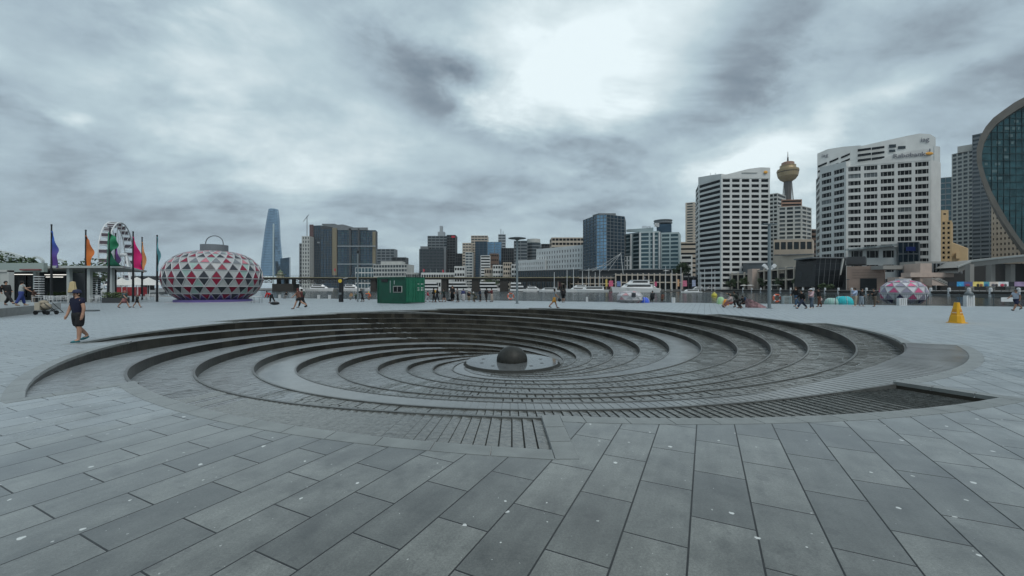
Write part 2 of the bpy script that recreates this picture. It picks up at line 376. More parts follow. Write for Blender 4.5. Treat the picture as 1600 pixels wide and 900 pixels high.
for k in range(12):
    gi = gap_in(k); smooth = k in SM; pool = (k == 11)
    tread = MB(); lip = MB(); wall = MB()
    tmax = 340
    LW = .05
    def zf(t):                                  # floor level of the channel inside arm k
        tj = t + gi
        z = az_(min(tj, 340)) - (.012 if smooth else .022)
        if smooth: u_ = max(0, min(1, (t - 10) / 30)); return -.004 + (min(z, -.01) + .004) * u_ * u_ * (3 - 2 * u_)
        return min(z, -.03 - (.085 if k == 1 else .012) * max(0, 1 - t / 14.0) - (.02 if not pool else 0) * min(1, t / 10))
    def rin(t): return max(ar(min(t + gi, 340)), 2.2) if t + gi < 340 else 2.2
    t = 0.0; was = False
    while t < tmax:
        ro, ri = ar(t), rin(t)
        if ro - ri < .05: break
        mid = (ro + ri) / 2
        cob = not smooth and not (pool and t < 26) and (k not in (0, 1) or t >= gi + 2)
        dt = deg((.16 if smooth or pool else .22 if cob else .14) * rnd.uniform(.96, 1.04), max(mid, 3))
        t2 = min(t + dt, tmax); ro2, ri2 = ar(t2), rin(t2)
        a, a2 = ST[k] - t, ST[k] - t2; z1, z2 = zf(t), zf(t2)
        lw = LW if ri > 2.25 else 0.0
        if pool and t < 26: amp = .0; film = True
        else: amp = .004 if smooth else (.011 if t < gi + 2 else .010)
        ang = (ST[k] - t) % 360; west = max(0, min(1, (60 - abs(ang - 196)) / 16)) if not smooth else 0
        if k in (0,) and t < gi + 2: west = max(0, min(1, (ang - 242) / -9 + 1.0)) if ang < 251 else 0
        film = rnd.random() < west
        nr = 4 if cob else 1
        if cob and not was: tread.face([pol(ri, a, z1 - .006), pol(ro, a, z1 - .006), pol(ro2, a2, z2 - .006), pol(ri2, a2, z2 - .006)], 2 if film else 0)
        was = cob
        fj = rnd.uniform(-.2, .2)
        for s_ in range(nr):
            f0, f1 = s_ / nr, (s_ + 1) / nr
            sh = dt * (0, .55, .2, .75)[s_] if cob else 0
            ro_, ri_ = ar(min(t + sh, 340)), rin(min(t + sh, 340)); ro2_, ri2_ = ar(min(t2 + sh, 340)), rin(min(t2 + sh, 340))
            A = ri_ + lw + (ro_ - ri_ - lw) * f0; B = ri_ + lw + (ro_ - ri_ - lw) * f1
            A2 = ri2_ + lw + (ro2_ - ri2_ - lw) * f0; B2 = ri2_ + lw + (ro2_ - ri2_ - lw) * f1
            z1, z2 = zf(t + sh), zf(t2 + sh)
            h = amp * (rnd.uniform(.75, 1.15) if not cob else rnd.uniform(-.1, .75)); l = -amp * .3 if not cob else amp * rnd.uniform(-.2, .3)
            a, a2 = ST[k] - t - sh, ST[k] - t2 - sh
            if film: h, l = amp * rnd.uniform(-.15, .15), 0
            gv = 0 if not amp else (a2 - a) * (.04 if smooth else .13 if not cob else rnd.choice((.02, .03, .05, .09)) if film else rnd.choice((.03, .06, .10, .15, .20)))
            am = a2 - gv
            p = [pol(A, a, z1 + l), pol(B, a, z1 + l), pol(B2, am, z2 + h), pol(A2, am, z2 + h)]
            tread.face(p, 2 if film else 0)
            if gv:
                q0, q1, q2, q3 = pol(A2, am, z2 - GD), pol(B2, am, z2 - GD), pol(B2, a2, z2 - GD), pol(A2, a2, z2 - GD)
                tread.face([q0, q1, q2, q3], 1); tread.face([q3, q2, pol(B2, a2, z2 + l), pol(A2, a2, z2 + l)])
            if amp:
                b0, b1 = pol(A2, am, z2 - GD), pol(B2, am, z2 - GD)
                tread.face([p[3], p[2], b1, b0], 1 if cob else 0)  # riser of a cobble coloured dark for its shadow
        a, a2 = ST[k] - t, ST[k] - t2; z1, z2 = zf(t), zf(t2)
        # lip: top of the next arm in, a smooth band
        if lw:
            zj, zj2 = az_(min(t + gi, 340)) , az_(min(t2 + gi, 340))
            zj = min(zj, -.008); zj2 = min(zj2, -.008)
            lip.face([pol(ri, a, zj), pol(ri + lw, a, zj), pol(ri2 + lw, a2, zj2), pol(ri2, a2, zj2)])
            lip.face([pol(ri + lw, a, max(zj, z1)), pol(ri2 + lw, a2, max(zj2, z2)), pol(ri2 + lw, a2, zj2 - .08), pol(ri + lw, a, zj - .08)])
        # wall of arm k, from its top down below the floor
        zt1, zt2 = min(az_(t), 0) - .0, min(az_(t2), 0)
        if t > gap_out(k): zt1, zt2 = min(zt1, -.008), min(zt2, -.008)
        else: zt1 = zt2 = -.058
        wall.face([pol(ro, a, zt1), pol(ro2, a2, zt2), pol(ro2, a2, z2 - .12), pol(ro, a, z1 - .12)])
        t = t2
    # end wall at the arm's start
    wall.face([pol(ar(gi), ST[k], -.058), pol(RIM, ST[k], -.058), pol(RIM, ST[k], -.3), pol(ar(gi), ST[k], -.3)])
    fpart(tread, 'walkway' if smooth else 'cobbled_channel', [M_SMOOTH if smooth else M_TREAD, M_JOINT_SHADE, M_FILM], recalc=False)
    if lip.f: fpart(lip, 'step_edge', M_LIP, recalc=False)
    o = fpart(wall, 'step_wall', M_WALL, recalc=False)
    uvl = o.data.uv_layers.new(name='UVMap'); me = o.data
    for p in me.polygons:
        vs = [me.vertices[i].co for i in p.vertices]
        cen = sum(((Vector(v) ) for v in vs), Vector()) / len(vs)
        for li, vi in zip(p.loop_indices, p.vertices):
            v = me.vertices[vi].co; th = math.atan2(v.y - CY, v.x); rr_ = math.hypot(cen.x, cen.y - CY)
            tc = math.atan2(cen.y - CY, cen.x)
            if th - tc > pi: th -= 2 * pi
            if tc - th > pi: th += 2 * pi
            uvl.data[li].uv = (th * round(rr_ * 2) / 2 + 100, v.z + 2.4)
# dark bed below everything so no gap shows sky
bed.lathe([(.01, -2.2), (16.5, -2.2)], (0, CY, 0), 48)
for (r, z) in ():
    pass
fpart(bed, 'fountain_base', M_WALL, recalc=False)

# raised round platform and the ball
plat = MB(); zc = EYE - 3.5
plat.lathe([(0.001, zc), (2.18, zc), (2.2, zc - .015), (2.2, zc - .10), (1.95, zc - .12), (1.95, zc - .34)], (0, CY, 0), 72)
fpart(plat, 'platform', mat('wet_platform_stone', (.075, .08, .08), .07, spec=.8, var=.2, vscale=2, bump=.0012, bscale=5, sheen=.3))
gr = MB(); gr.lathe([(2.21, zc - .03), (2.36, zc - .14), (2.21, zc - .2)], (0, CY, 0), 64); fpart(gr, 'ring_gap_shade', M_JOINT_SHADE, recalc=False)  # dark ring: shade of the gap under the platform edge, put into the colour
film = MB(); film.lathe([(.0, zc + .010), (2.12, zc + .010)], (0, CY, 0), 64)
holes = MB()
M_DRAIN = mat('drain_black', (.01, .01, .01), .4)
for a in (200, 235, 305, 338, 20, 160):
    holes = MB(); holes.lathe([(.001, 0), (.09, 0), (.1, -.01)], (1.5 * cos(R(a)), CY + 1.5 * sin(R(a)), zc + .006), 16); fpart(holes, 'water_jet', M_DRAIN)
ring = MB(); ring.lathe([(2.2, zc - .36), (3.4, zc - .36)], (0, CY, 0), 64); fpart(ring, 'catch_ring', M_SMOOTH)
M_BALL = mat('dark_granite_ball', (.026, .027, .024), .55, spec=.35, var=.3, vscale=6, bump=.003, bscale=30)
ball = MB(); ball.ell((0, CY, zc + .03), (.74, .74, .69), 48); fpart(ball, 'granite_ball', M_BALL, smooth=True, weld=True)

# plaza sheet with the fountain cut out
POLY = [(-150, -14), (150, -14), (150, -.5), (-150, 107.5)]
def ray_poly(a):
    dx, dy = cos(R(a)), sin(R(a)); best = None
    for i in range(4):
        (x0, y0), (x1, y1) = POLY[i], POLY[(i + 1) % 4]; ex, ey = x1 - x0, y1 - y0; det = dx * (-ey) + ex * dy
        if abs(det) < 1e-9: continue
        qx, qy = x0, y0 - CY
        t = (qx * (-ey) + ex * qy) / det; u = (dx * qy - dy * qx) / det
        if t > 0 and -1e-6 <= u <= 1 + 1e-6 and (best is None or t < best): best = t
    return best
hs = sorted([(a % 360, i, r) for i, (r, a) in enumerate(hole)], key=lambda q: q[0])
pts = []
# keep the traversal order of the hole (decreasing angle) and add the corners of the sheet
seq = [(a, r) for (r, a) in hole]
base = seq[0][0]; seq = [((a - base) % 360 if (a - base) % 360 > 0 else 360, r) if i else (360.0, r) for i, (a, r) in enumerate(seq)]
for (x, y) in POLY:
    ca = (math.degrees(math.atan2(y - CY, x)) - base) % 360
    for i in range(len(seq) - 1):
        if seq[i][0] >= ca >= seq[i + 1][0]:
            f = (seq[i][0] - ca) / max(1e-9, seq[i][0] - seq[i + 1][0]); seq.insert(i + 1, (ca, seq[i][1] + (seq[i + 1][1] - seq[i][1]) * f)); break
pl = MB(); n = len(seq)
for i in range(n):
    (a, r), (b_, r2) = seq[i], seq[(i + 1) % n]
    A, B = a + base, b_ + base
    Pa, Pb = pol(r, A, 0), pol(r2, B, 0); Qa, Qb = pol(ray_poly(A), A, 0), pol(ray_poly(B), B, 0)
    if abs((a - b_) % 360) < 1e-6 or abs((a - b_) % 360 - 360) < 1e-6: continue
    for u0, u1 in ((0, .04), (.04, .15), (.15, .45), (.45, 1)):
        lp = lambda p, q, u: (p[0] + (q[0] - p[0]) * u, p[1] + (q[1] - p[1]) * u, 0)
        pl.face([lp(Pa, Qa, u0), lp(Pb, Qb, u0), lp(Pb, Qb, u1), lp(Pa, Qa, u1)])
plo = pl.build('plaza', M_PAVE, weld=1e-4)
bm = bmesh.new(); bm.from_mesh(plo.data)
for f in bm.faces:
    if f.normal.z < 0: f.normal_flip()
bm.to_mesh(plo.data); bm.free()
tag(plo, kind='structure')
# ================================================================== land and water
def water_material():
    m = bpy.data.materials.new('harbour_water'); m.use_nodes = True; nt = m.node_tree; N = nt.nodes; L = nt.links; b = N['Principled BSDF']
    b.inputs['Base Color'].default_value = (.02, .028, .028, 1); b.inputs['Roughness'].default_value = .12
    geo = N.new('ShaderNodeNewGeometry'); n = N.new('ShaderNodeTexNoise'); L.new(geo.outputs['Position'], n.inputs['Vector']); n.inputs['Scale'].default_value = 1.1; n.inputs['Detail'].default_value = 5
    bp = N.new('ShaderNodeBump'); bp.inputs['Distance'].default_value = .10; bp.inputs['Strength'].default_value = 1; L.new(n.outputs[0], bp.inputs['Height']); L.new(bp.outputs[0], b.inputs['Normal']); return m
WZ = -1.15
w = MB(); w.face([(150, -.5, WZ), (3000, -1000, WZ), (3000, 9000, WZ), (-2500, 9000, WZ), (-2500, 950, WZ), (-150, 107.5, WZ)]); tag(w.build('harbour_water', water_material(), recalc=False), kind='structure')
M_GROUND = mat('asphalt', (.06, .06, .06), .8, var=.2, vscale=.1)
M_QUAY = mat('quay_concrete', (.10, .10, .095), .8, var=.3, vscale=.6)
M_TIMBER = mat('dark_timber', (.035, .031, .027), .75, var=.4, vscale=2)
M_PROM = mat('promenade_paving', (.16, .16, .155), .6, var=.15, vscale=.4)
M_WHITE = mat('white_paint', (.62, .64, .65), .45, var=.08, vscale=2)
M_BLACK = mat('black_paint', (.015, .016, .018), .4)
M_STEEL = mat('galvanised_steel', (.23, .25, .26), .4, metal=.7, var=.1)
M_GREYP = mat('grey_paint', (.13, .15, .16), .45)
# quay wall of the plaza (drops to the water)
q = MB(); q.face([(150, -.5, -.02), (-150, 107.5, -.02), (-150, 107.5, -3), (150, -.5, -3)]); tag(q.build('plaza_quay_wall', M_QUAY, recalc=False), kind='structure')
g = MB(); g.prism([(-62, 76), (-700, 300), (-700, 700), (-290, 700), (-255, 360), (-182, 215), (-120, 130)], -3, -.03); tag(g.build('west_quay', M_PROM), kind='structure')
g = MB(); g.prism([(155, 60), (3000, 60), (3000, 5000), (-1200, 5000), (-1200, 1150), (-100, 560), (36, 372), (150, 352), (155, 330)], -3, .62); tag(g.build('east_quay', M_PROM), kind='structure')
g = MB(); g.prism([(-2500, 900), (-1000, 1130), (-1000, 1900), (-3500, 1900)], -3, .5); tag(g.build('north_shore', M_GROUND), kind='structure')
g = MB(); g.prism([(900, 700), (7500, 300), (7500, 7500), (-7500, 7500), (-7500, 5000), (-1100, 4900)], .63, .66); tag(g.build('city_ground', M_GROUND), kind='structure')

# ================================================================== towers
def colr(n, c, **k): return mat(n, c, **{**dict(rough=.75, var=.08, vscale=.15), **k})
M_CONC = colr('offwhite_concrete', (.60, .61, .595)); M_CONC2 = colr('pale_concrete', (.44, .45, .43)); M_BEIGE = colr('beige_stone', (.46, .40, .33))
M_TAN = colr('tan_render', (.50, .36, .20)); M_BROWN = colr('brown_brick', (.13, .085, .065)); M_PINK = colr('pinkish_sandstone', (.46, .37, .32), vscale=.5)
M_DGREY = colr('dark_grey_cladding', (.05, .055, .06)); M_GREY = colr('grey_cladding', (.16, .175, .185)); M_WH = colr('white_cladding', (.60, .62, .62))
M_TEALW = colr('pale_teal_frame', (.42, .50, .51)); M_RUST = colr('rust_red_cladding', (.09, .045, .045)); M_OCHRE = colr('ochre_cladding', (.20, .17, .11)); M_COPPER = colr('faded_copper_roof', (.30, .18, .13))
def glass(n, c, rough=.12, metal=.0, spec=.5, var=.3): return mat(n, c, rough, metal, spec, var=var, vscale=.09)
G_DARK = glass('dark_window_glass', (.010, .013, .016), .25, 0, .22); G_BLUE = glass('blue_mirror_glass', (.16, .27, .38), .12, .8); G_TEAL = glass('teal_glass', (.05, .10, .12), .15, .5)
G_NAVY = glass('navy_glass', (.04, .075, .11), .14, .6); G_SMOKE = glass('smoky_glass', (.05, .065, .075), .16, .5); G_CROWN = glass('pale_blue_glass', (.24, .35, .46), .13, .85, var=.05); G_BLIND = glass('window_with_blinds', (.12, .14, .15), .3)

def offs(poly, d):                       # offset a ccw polygon outward
    n = len(poly); out = []
    for i in range(n):
        p0, p1, p2 = Vector(poly[i - 1]), Vector(poly[i]), Vector(poly[(i + 1) % n])
        e1 = (p1 - p0).normalized(); e2 = (p2 - p1).normalized(); n1 = Vector((e1.y, -e1.x)); n2 = Vector((e2.y, -e2.x))
        b = (n1 + n2); k = b.length_squared; b = b * (2 / k) if k > .2 else n1
        out.append((p1.x + b.x * d, p1.y + b.y * d))
    return out
def ccw(poly):
    a = sum(poly[i][0] * poly[(i + 1) % len(poly)][1] - poly[(i + 1) % len(poly)][0] * poly[i][1] for i in range(len(poly)))
    return poly if a > 0 else poly[::-1]
PANES = {}
def tower(label, poly, top, floors, wall, gl, bays=1, base=.62, cat='office tower', name='office_tower', sp=.42, pier=.5, proud=.5, head=0, foot=0, split=1, gl2=None, pgl2=0, group=None, tops=None, mull=0, faces=None, edge=None, pcap=100, fgl={}):
    """storeys of window strips: recessed glass behind projecting spandrels and piers. bays: number or per-face list; pier: width m."""
    poly = ccw([tuple(p) for p in poly]); n = len(poly)
    cx = sum(p[0] for p in poly) / n; cy = sum(p[1] for p in poly) / n
    root = thing(name, label, cat, (cx, cy, base), group=group)
    P = [(p[0] - cx, p[1] - cy) for p in poly]; H = top - base
    wallmb = MB(); core = offs(P, -proud)
    wallmb.prism(core, 0, H - .1)
    wallmb.prism(P, H - head - .01, H if tops is None else [t - base for t in tops])
    if foot: wallmb.prism(P, 0, foot)
    h = (H - head - foot) / floors; wins = []
    for i in range(n):
        a = Vector((*P[i], 0)); b = Vector((*P[(i + 1) % n], 0)); e = b - a; Lf = e.length
        if Lf < .5: continue
        e.normalize(); nrm = Vector((e.y, -e.x, 0)); mid = (a + b) / 2 + Vector((cx, cy, 0))
        vis = nrm.dot(Vector((0, 0, 0)) - mid) > -.25 * mid.length
        nb = bays[i] if isinstance(bays, (list, tuple)) else max(1, round(bays * Lf / 40.0) if bays > 1 else 1)
        if nb == 0:
            wallmb.face([a, b, b + Vector((0, 0, H - head)), a + Vector((0, 0, H - head))]); continue
        if not vis: nb_w = 1
        for f in range(floors + 1):              # spandrels
            z0 = foot + f * h - h * sp / 2; z1 = z0 + h * sp; z0 = max(z0, foot if foot else 0); z1 = min(z1, H - head + .0)
            if f == floors: z1 = H - head
            if z1 - z0 < .05: continue
            p, q_ = a, b
            c = [p - nrm * proud, q_ - nrm * proud, q_, p]
            lo = [v + Vector((0, 0, z0)) for v in c]; hi = [v + Vector((0, 0, z1)) for v in c]
            wallmb.face([lo[3], lo[2], hi[2], hi[3]]).face(hi[::-1]).face(lo)
        if not vis: continue
        bw = Lf / nb
        for k in range(nb + 1):                  # piers
            u = k * bw; w0 = max(0, u - pier / 2); w1 = min(Lf, u + pier / 2)
            if k == 0: w1 = max(w1, pier * .7)
            if k == nb: w0 = min(w0, Lf - pier * .7)
            o2 = .04
            c = [a + e * w0 - nrm * proud, a + e * w1 - nrm * proud, a + e * w1 + nrm * o2, a + e * w0 + nrm * o2]
            lo = [v + Vector((0, 0, foot)) for v in c]; hi = [v + Vector((0, 0, H - head)) for v in c]
            wallmb.face([lo[3], lo[2], hi[2], hi[3]]).face([lo[2], lo[1], hi[1], hi[2]]).face([lo[0], lo[3], hi[3], hi[0]])
            if mull and k < nb:
                for m_ in range(1, mull + 1):
                    uu = u + bw * m_ / (mull + 1); q0 = a + e * (uu - .09) - nrm * (proud * .35); q1 = a + e * (uu + .09) - nrm * (proud * .35)
                    wallmb.face([q0 + Vector((0, 0, foot)), q1 + Vector((0, 0, foot)), q1 + Vector((0, 0, H - head)), q0 + Vector((0, 0, H - head))])
        for f in range(floors):                  # glass
            z0 = foot + f * h + h * sp / 2; z1 = foot + (f + 1) * h - h * sp / 2
            for k in range(nb):
                w0 = k * bw + (pier * .7 if k == 0 else pier / 2); w1 = (k + 1) * bw - (pier * .7 if k == nb - 1 else pier / 2)
                if w1 - w0 < .2: continue
                c = a + e * w0 - nrm * (proud - .06)
                wins.append((nrm.dot(-mid.normalized()) * (w1 - w0) * (z1 - z0), c, e, nrm, w1 - w0, z1 - z0, z0, fgl.get(i)))
    wo = wallmb.build('wall', [wall], root, recalc=False)
    if edge: pass
    wins.sort(key=lambda q: -q[0])
    rnd = random.Random(len(wins) * 7 + floors)
    rest = MB(); cache = {}
    for i, (_, c, e, nrm, W, Hh, z0, fg) in enumerate(wins):
        g_ = fg or (gl2 if (gl2 and rnd.random() < pgl2) else gl)
        if fg: gl2 = gl2 or fg
        if i < min(pcap, 100):
            key = (round(W, 2), round(Hh, 2), round(e.x, 2), round(e.y, 2), g_.name)
            if key not in cache:
                mb = MB(); b_ = e * W; t = nrm * .05; up = Vector((0, 0, Hh))
                mb.face([t, b_ + t, b_ + t + up, t + up]).face([Vector(), up, up + t, t]).face([b_, b_ + t, b_ + t + up, b_ + up]).face([up, up + b_, up + b_ + t, up + t])
                cache[key] = mb.mesh('window', [g_], recalc=False)
            link('window', cache[key], root, (c.x, c.y, z0))
        else:
            c3 = Vector((c.x, c.y, z0)) + nrm * .05
            rest.face([c3, c3 + e * W, c3 + e * W + Vector((0, 0, Hh)), c3 + Vector((0, 0, Hh))], 1 if g_ is gl2 else 0)
    if rest.f: tag(rest.build('window', [gl, gl2 or gl], root, recalc=False), kind='stuff')
    root['_h'] = H
    return root
def rel(root, mb, name, m, parent=None, **k):        # part built in world coordinates under a thing
    o = mb.build(name, m, parent or root, **k)
    if parent is None: o.location = (-root.location.x, -root.location.y, -root.location.z)
    return o
def quad(px0, Y0, px1, Y1, dep, px2=None):           # footprint: front edge seen from px0 to px1, then back
    a = Vector((at(px0, Y0), Y0)); b = Vector((at(px1, Y1), Y1)); e = (b - a).normalized(); nn = Vector((-e.y, e.x))
    return [tuple(a), tuple(b), tuple(b + nn * dep), tuple(a + nn * dep)]

# --- big white tower with signs (right)
def poly_px(*ps): return [(at(p, y), y) for p, y in ps]
A = poly_px((1275, 318), (1281, 300), (1322, 282), (1455, 268), (1470, 275)); back = [(at(1470, 275) + 12, 330), (at(1275, 318) + 40, 352)]
zb = zt(258, 280)
big = tower('tall white concrete office tower with curved crown and grey company names', A + back, zb, 17, M_CONC, G_DARK, bays=[1, 2, 5, 0, 0, 0, 0], sp=.40, pier=1.9, proud=.7, mull=3, gl2=G_BLIND, pgl2=.06, foot=2)
def crown(root, A, B, prof, th=1.2, m=M_CONC, name='parapet', z0=None, back_off=0):
    """a wall standing on an edge from A to B whose top follows prof [(u, z)]"""
    A = Vector(A); B = Vector(B); e = (B - A); L_ = e.length; e.normalize(); nn = Vector((-e.y, e.x)); mb = MB()
    n_ = 30
    def P3(u, d, z): p = A + e * (u * L_) + nn * (d + back_off); return (p.x, p.y, z)
    for i in range(n_):
        u0, u1 = i / n_, (i + 1) / n_; h0, h1 = pw(u0, [p[0] for p in prof], [p[1] for p in prof]), pw(u1, [p[0] for p in prof], [p[1] for p in prof])
        b0 = z0(u0) if callable(z0) else z0; b1 = z0(u1) if callable(z0) else z0
        mb.face([P3(u0, 0, b0), P3(u1, 0, b1), P3(u1, 0, h1), P3(u0, 0, h0)]).face([P3(u0, th, b0), P3(u1, th, b1), P3(u1, th, h1), P3(u0, th, h0)]).face([P3(u0, 0, h0), P3(u1, 0, h1), P3(u1, th, h1), P3(u0, th, h0)])
        if i == 0: mb.face([P3(0, 0, b0), P3(0, th, b0), P3(0, th, h0), P3(0, 0, h0)])
        if i == n_ - 1: mb.face([P3(1, 0, b1), P3(1, th, b1), P3(1, th, h1), P3(1, 0, h1)])
    return rel(root, mb, name, m, recalc=False)
fa, fb = (at(1322, 282), 282), (at(1455, 268), 268)
def zcr(px, Y, py): return zt(py, Y)
# front sign wall: rises towards the right
crown(big, (fa[0] - .1, fa[1] - .15), (fb[0] + .1, fb[1] - .15), [(0, zt(262, 281)), (.3, zt(254, 278)), (.55, zt(243, 275)), (.85, zt(234, 270)), (1, zt(233, 268))], th=3, z0=lambda u: zb - .3)
# left wing crown
la = (at(1281, 300), 300)
crown(big, la, fa, [(0, zt(262, 300)), (1, zt(252, 282))], th=4, z0=lambda u: zb - .3, name='parapet', back_off=.02)
crown(big, (at(1277, 316), 316), (at(1345, 300), 300), [(0, zt(240, 316)), (.25, zt(233, 312)), (.6, zt(229, 306)), (1, zt(227, 300))], th=6, z0=zb - .5, name='roof_block')
crown(big, (at(1342, 301), 301), (at(1462, 284), 284), [(0, zt(229, 301)), (.3, zt(222, 297)), (.65, zt(212, 290)), (.8, zt(209, 288)), (.93, zt(210, 286)), (1, zt(215, 284))], th=8, z0=zb - .5, name='roof_block')
crown(big, (at(1460, 284), 284), (at(1469, 283), 283), [(0, zt(228, 284)), (1, zt(229, 283))], th=8, z0=zb - .5, name='roof_block')
# windows in the roof blocks
for r_ in range(3):
    for (x0, x1, Y) in ((1340, 1361, 299.8), (1362, 1382, 297)):
        mb = MB(); y0 = 231 + r_ * 8 + (1361 - x0) * .12 ; 
        mb.face([(at(x0, Y - .6), Y - .6, zt(y0 + 4, Y)), (at(x1, Y - 3.6), Y - 3.6, zt(y0 + 1, Y - 3)), (at(x1, Y - 3.6), Y - 3.6, zt(y0 - 2.6, Y - 3)), (at(x0, Y - .6), Y - .6, zt(y0, Y))]); rel(big, mb, 'roof_window', G_DARK, recalc=False)
for i in range(9):
    x0 = 1278 + (i % 3) * 18; yy = 258 - (i % 3) * 7 + (i // 3) * 8; Y0 = 316 - (x0 - 1277) / 68 * 16 - .5; x1 = x0 + 14; Y1 = 316 - (x1 - 1277) / 68 * 16 - .5
    if i // 3 == 2 and i % 3 == 0: continue
    mb = MB(); mb.face([(at(x0, Y0), Y0, zt(yy + 4, Y0)), (at(x1, Y1), Y1, zt(yy - 2, Y1)), (at(x1, Y1), Y1, zt(yy - 5, Y1)), (at(x0, Y0), Y0, zt(yy + 1, Y0))]); rel(big, mb, 'roof_window', G_DARK, recalc=False)
for (x0, x1, y0, y1) in ((1389, 1400, 226, 231), (1403, 1415, 228.5, 233), (1389, 1399, 234, 238)):
    Y = 294 - (x0 - 1342) / 120 * 0 - 3; Y = 301 - (x0 - 1342) / 120 * 17 - .6; mb = MB(); mb.face([(at(x0, Y), Y, zt(y1, Y)), (at(x1, Y - 1.6), Y - 1.6, zt(y1 + .6, Y)), (at(x1, Y - 1.6), Y - 1.6, zt(y0 + .6, Y)), (at(x0, Y), Y, zt(y0, Y))]); rel(big, mb, 'roof_window', G_SMOKE, recalc=False)
M_SIGN = mat('grey_sign_lettering', (.16, .17, .20), .5); M_ORANGE = mat('orange_sign', (.72, .36, .06), .5); M_SBLUE = mat('blue_sign', (.015, .035, .20), .4)
def text(s, m, root, A, B, z, h, name='sign_lettering', th=.15, out=.35, xs=1.0, bold=0):
    """flat raised letters along a wall from A towards B (plan points), bottom at z, cap height h"""
    cu = bpy.data.curves.new('t', 'FONT'); cu.body = s; cu.size = h * 1.38; cu.extrude = th / 2; cu.offset = bold; cu.resolution_u = 2
    ob = bpy.data.objects.new('t', cu); col.objects.link(ob); dg = bpy.context.evaluated_depsgraph_get(); me = bpy.data.meshes.new_from_object(ob.evaluated_get(dg))
    bpy.data.objects.remove(ob); me.materials.clear(); me.materials.append(m)
    A = Vector((*A, 0)); B = Vector((*B, 0)); e = (B - A).normalized(); nrm = Vector((e.y, -e.x, 0))
    o = link(name, me, root); o.scale = (xs, 1, 1)
    Mx = Matrix(((e.x, 0, nrm.x, 0), (e.y, 0, nrm.y, 0), (0, 1, 0, 0), (0, 0, 0, 1)))
    me.transform(Matrix.Scale(xs, 4, (1, 0, 0))); me.transform(Mx); o.scale = (1, 1, 1)
    p = A + nrm * out; rl = root.location if root is not None else Vector()
    o.location = (p.x - rl.x, p.y - rl.y, z - rl.z); return o
def lerp2(a, b, u): return (a[0] + (b[0] - a[0]) * u, a[1] + (b[1] - a[1]) * u)
ta = lerp2(fa, fb, (1396 - 1322) / 133); text('Rabobank', M_SIGN, big, (ta[0], ta[1] - .15), fb, zt(247.2, 274), 2.9, out=.45, bold=.02, xs=1.1)
tb = lerp2(fa, fb, (1451 - 1322) / 133)
lg = MB(); lg.ell((tb[0], tb[1] - .7, zt(241.5, 270)), (2.7, .3, 1.0), 16); rel(big, lg, 'logo', M_ORANGE, smooth=True)
lg = MB(); lg.ell((tb[0], tb[1] - .9, zt(236.5, 270)), (.45, .25, 1.2), 10); rel(big, lg, 'logo_figure', M_SIGN, smooth=True)
ra, rb = (at(1342, 301), 301), (at(1462, 284), 284); tt = lerp2(ra, rb, (1439 - 1342) / 120); text('iag', M_SIGN, big, tt, rb, zt(221, 286), 3.2, out=.4, bold=.03)
ra, rb = (at(1277, 316), 316), (at(1345, 300), 300); tt = lerp2(ra, rb, .1); text('iag', M_SIGN, big, tt, rb, zt(246, 314), 2.8, out=.4)
# low white annexe in front with a blue sign
an = tower('low white office annexe with balconies standing at the foot of the big white tower', poly_px((1326, 255), (1402, 250), (1404, 262), (1328, 268)), zt(386, 252), 3, M_CONC, G_DARK, bays=[3, 0, 0, 0], name='office_annexe', cat='office building', sp=.5, pier=2.2, proud=.8, mull=2)
gp = tower('dark glazed entrance block with a blue sign beside the white annexe', poly_px((1403, 248), (1436, 246), (1438, 260), (1404, 262)), zt(378, 247), 4, M_GREY, G_NAVY, bays=[4, 0, 0, 0], name='glass_block', cat='office building', sp=.1, pier=.4, proud=.4)
sg = MB(); sg.box(at(1417, 245), 245.2, zt(392, 245), at(1431, 245), 245.6, zt(385.5, 245)); rel(gp, sg, 'blue_sign', M_SBLUE)
dr = MB(); dr.lathe([(4.4, 0), (4.4, 17), (.01, 17.01)], (at(1447, 252), 252, .62), 28); o = dr.build('office_drum', G_BLIND); tag(o, 'pale grey rounded stair drum beside the dark glazed entrance block', 'office building')
cn = MB(); cn.face([(at(1320, 250), 250, zt(392, 250)), (at(1402, 246), 246, zt(384, 246)), (at(1402, 252), 252, zt(380.5, 252)), (at(1320, 256), 256, zt(389, 256))]); rel(an, cn, 'glass_canopy', G_TEAL, recalc=False)

# --- left white tower with the orange logo
A = poly_px((1087, 372), (1091, 352), (1127, 330), (1203, 330)); zb = zt(279, 332)
t2 = tower('white concrete office tower with sloping crown and small orange logo, left of observation tower', A + [(at(1203, 330) + 4, 372), (at(1087, 372) + 25, 400)], zb, 21, M_CONC, G_DARK, bays=[1, 1, 5, 0, 0, 0], sp=.42, pier=1.7, proud=.8, foot=1)
crown(t2, (at(1126.5, 330), 329.8), (at(1203.3, 330), 329.8), [(0, zt(274.5, 330)), (.25, zt(270, 330)), (.55, zt(264, 330)), (.8, zt(261.5, 330)), (1, zt(262, 330))], th=5, z0=zb - .3)
crown(t2, (at(1091, 352), 352), (at(1127, 330), 330), [(0, zt(277, 352)), (.6, zt(274, 340)), (1, zt(271.5, 330))], th=5, z0=zb - .3, back_off=.03)
lg = MB(); lg.ell((at(1196.5, 329), 329, zt(269.5, 330)), (1.7, .3, 1.2), 12); rel(t2, lg, 'logo', M_ORANGE, smooth=True)
st = MB(); st.box(at(1160, 329), 329.3, zt(270, 329), at(1184, 329), 329.7, zt(268.8, 329)); rel(t2, st, 'faint_sign_strip', M_CONC2)
for x in (1118, 1110): 
    b = MB(); b.tube((at(x, 345), 345, zt(276, 345)), (at(x, 345), 345, zt(270, 345)), .15); rel(t2, b, 'roof_mast', M_GREY)

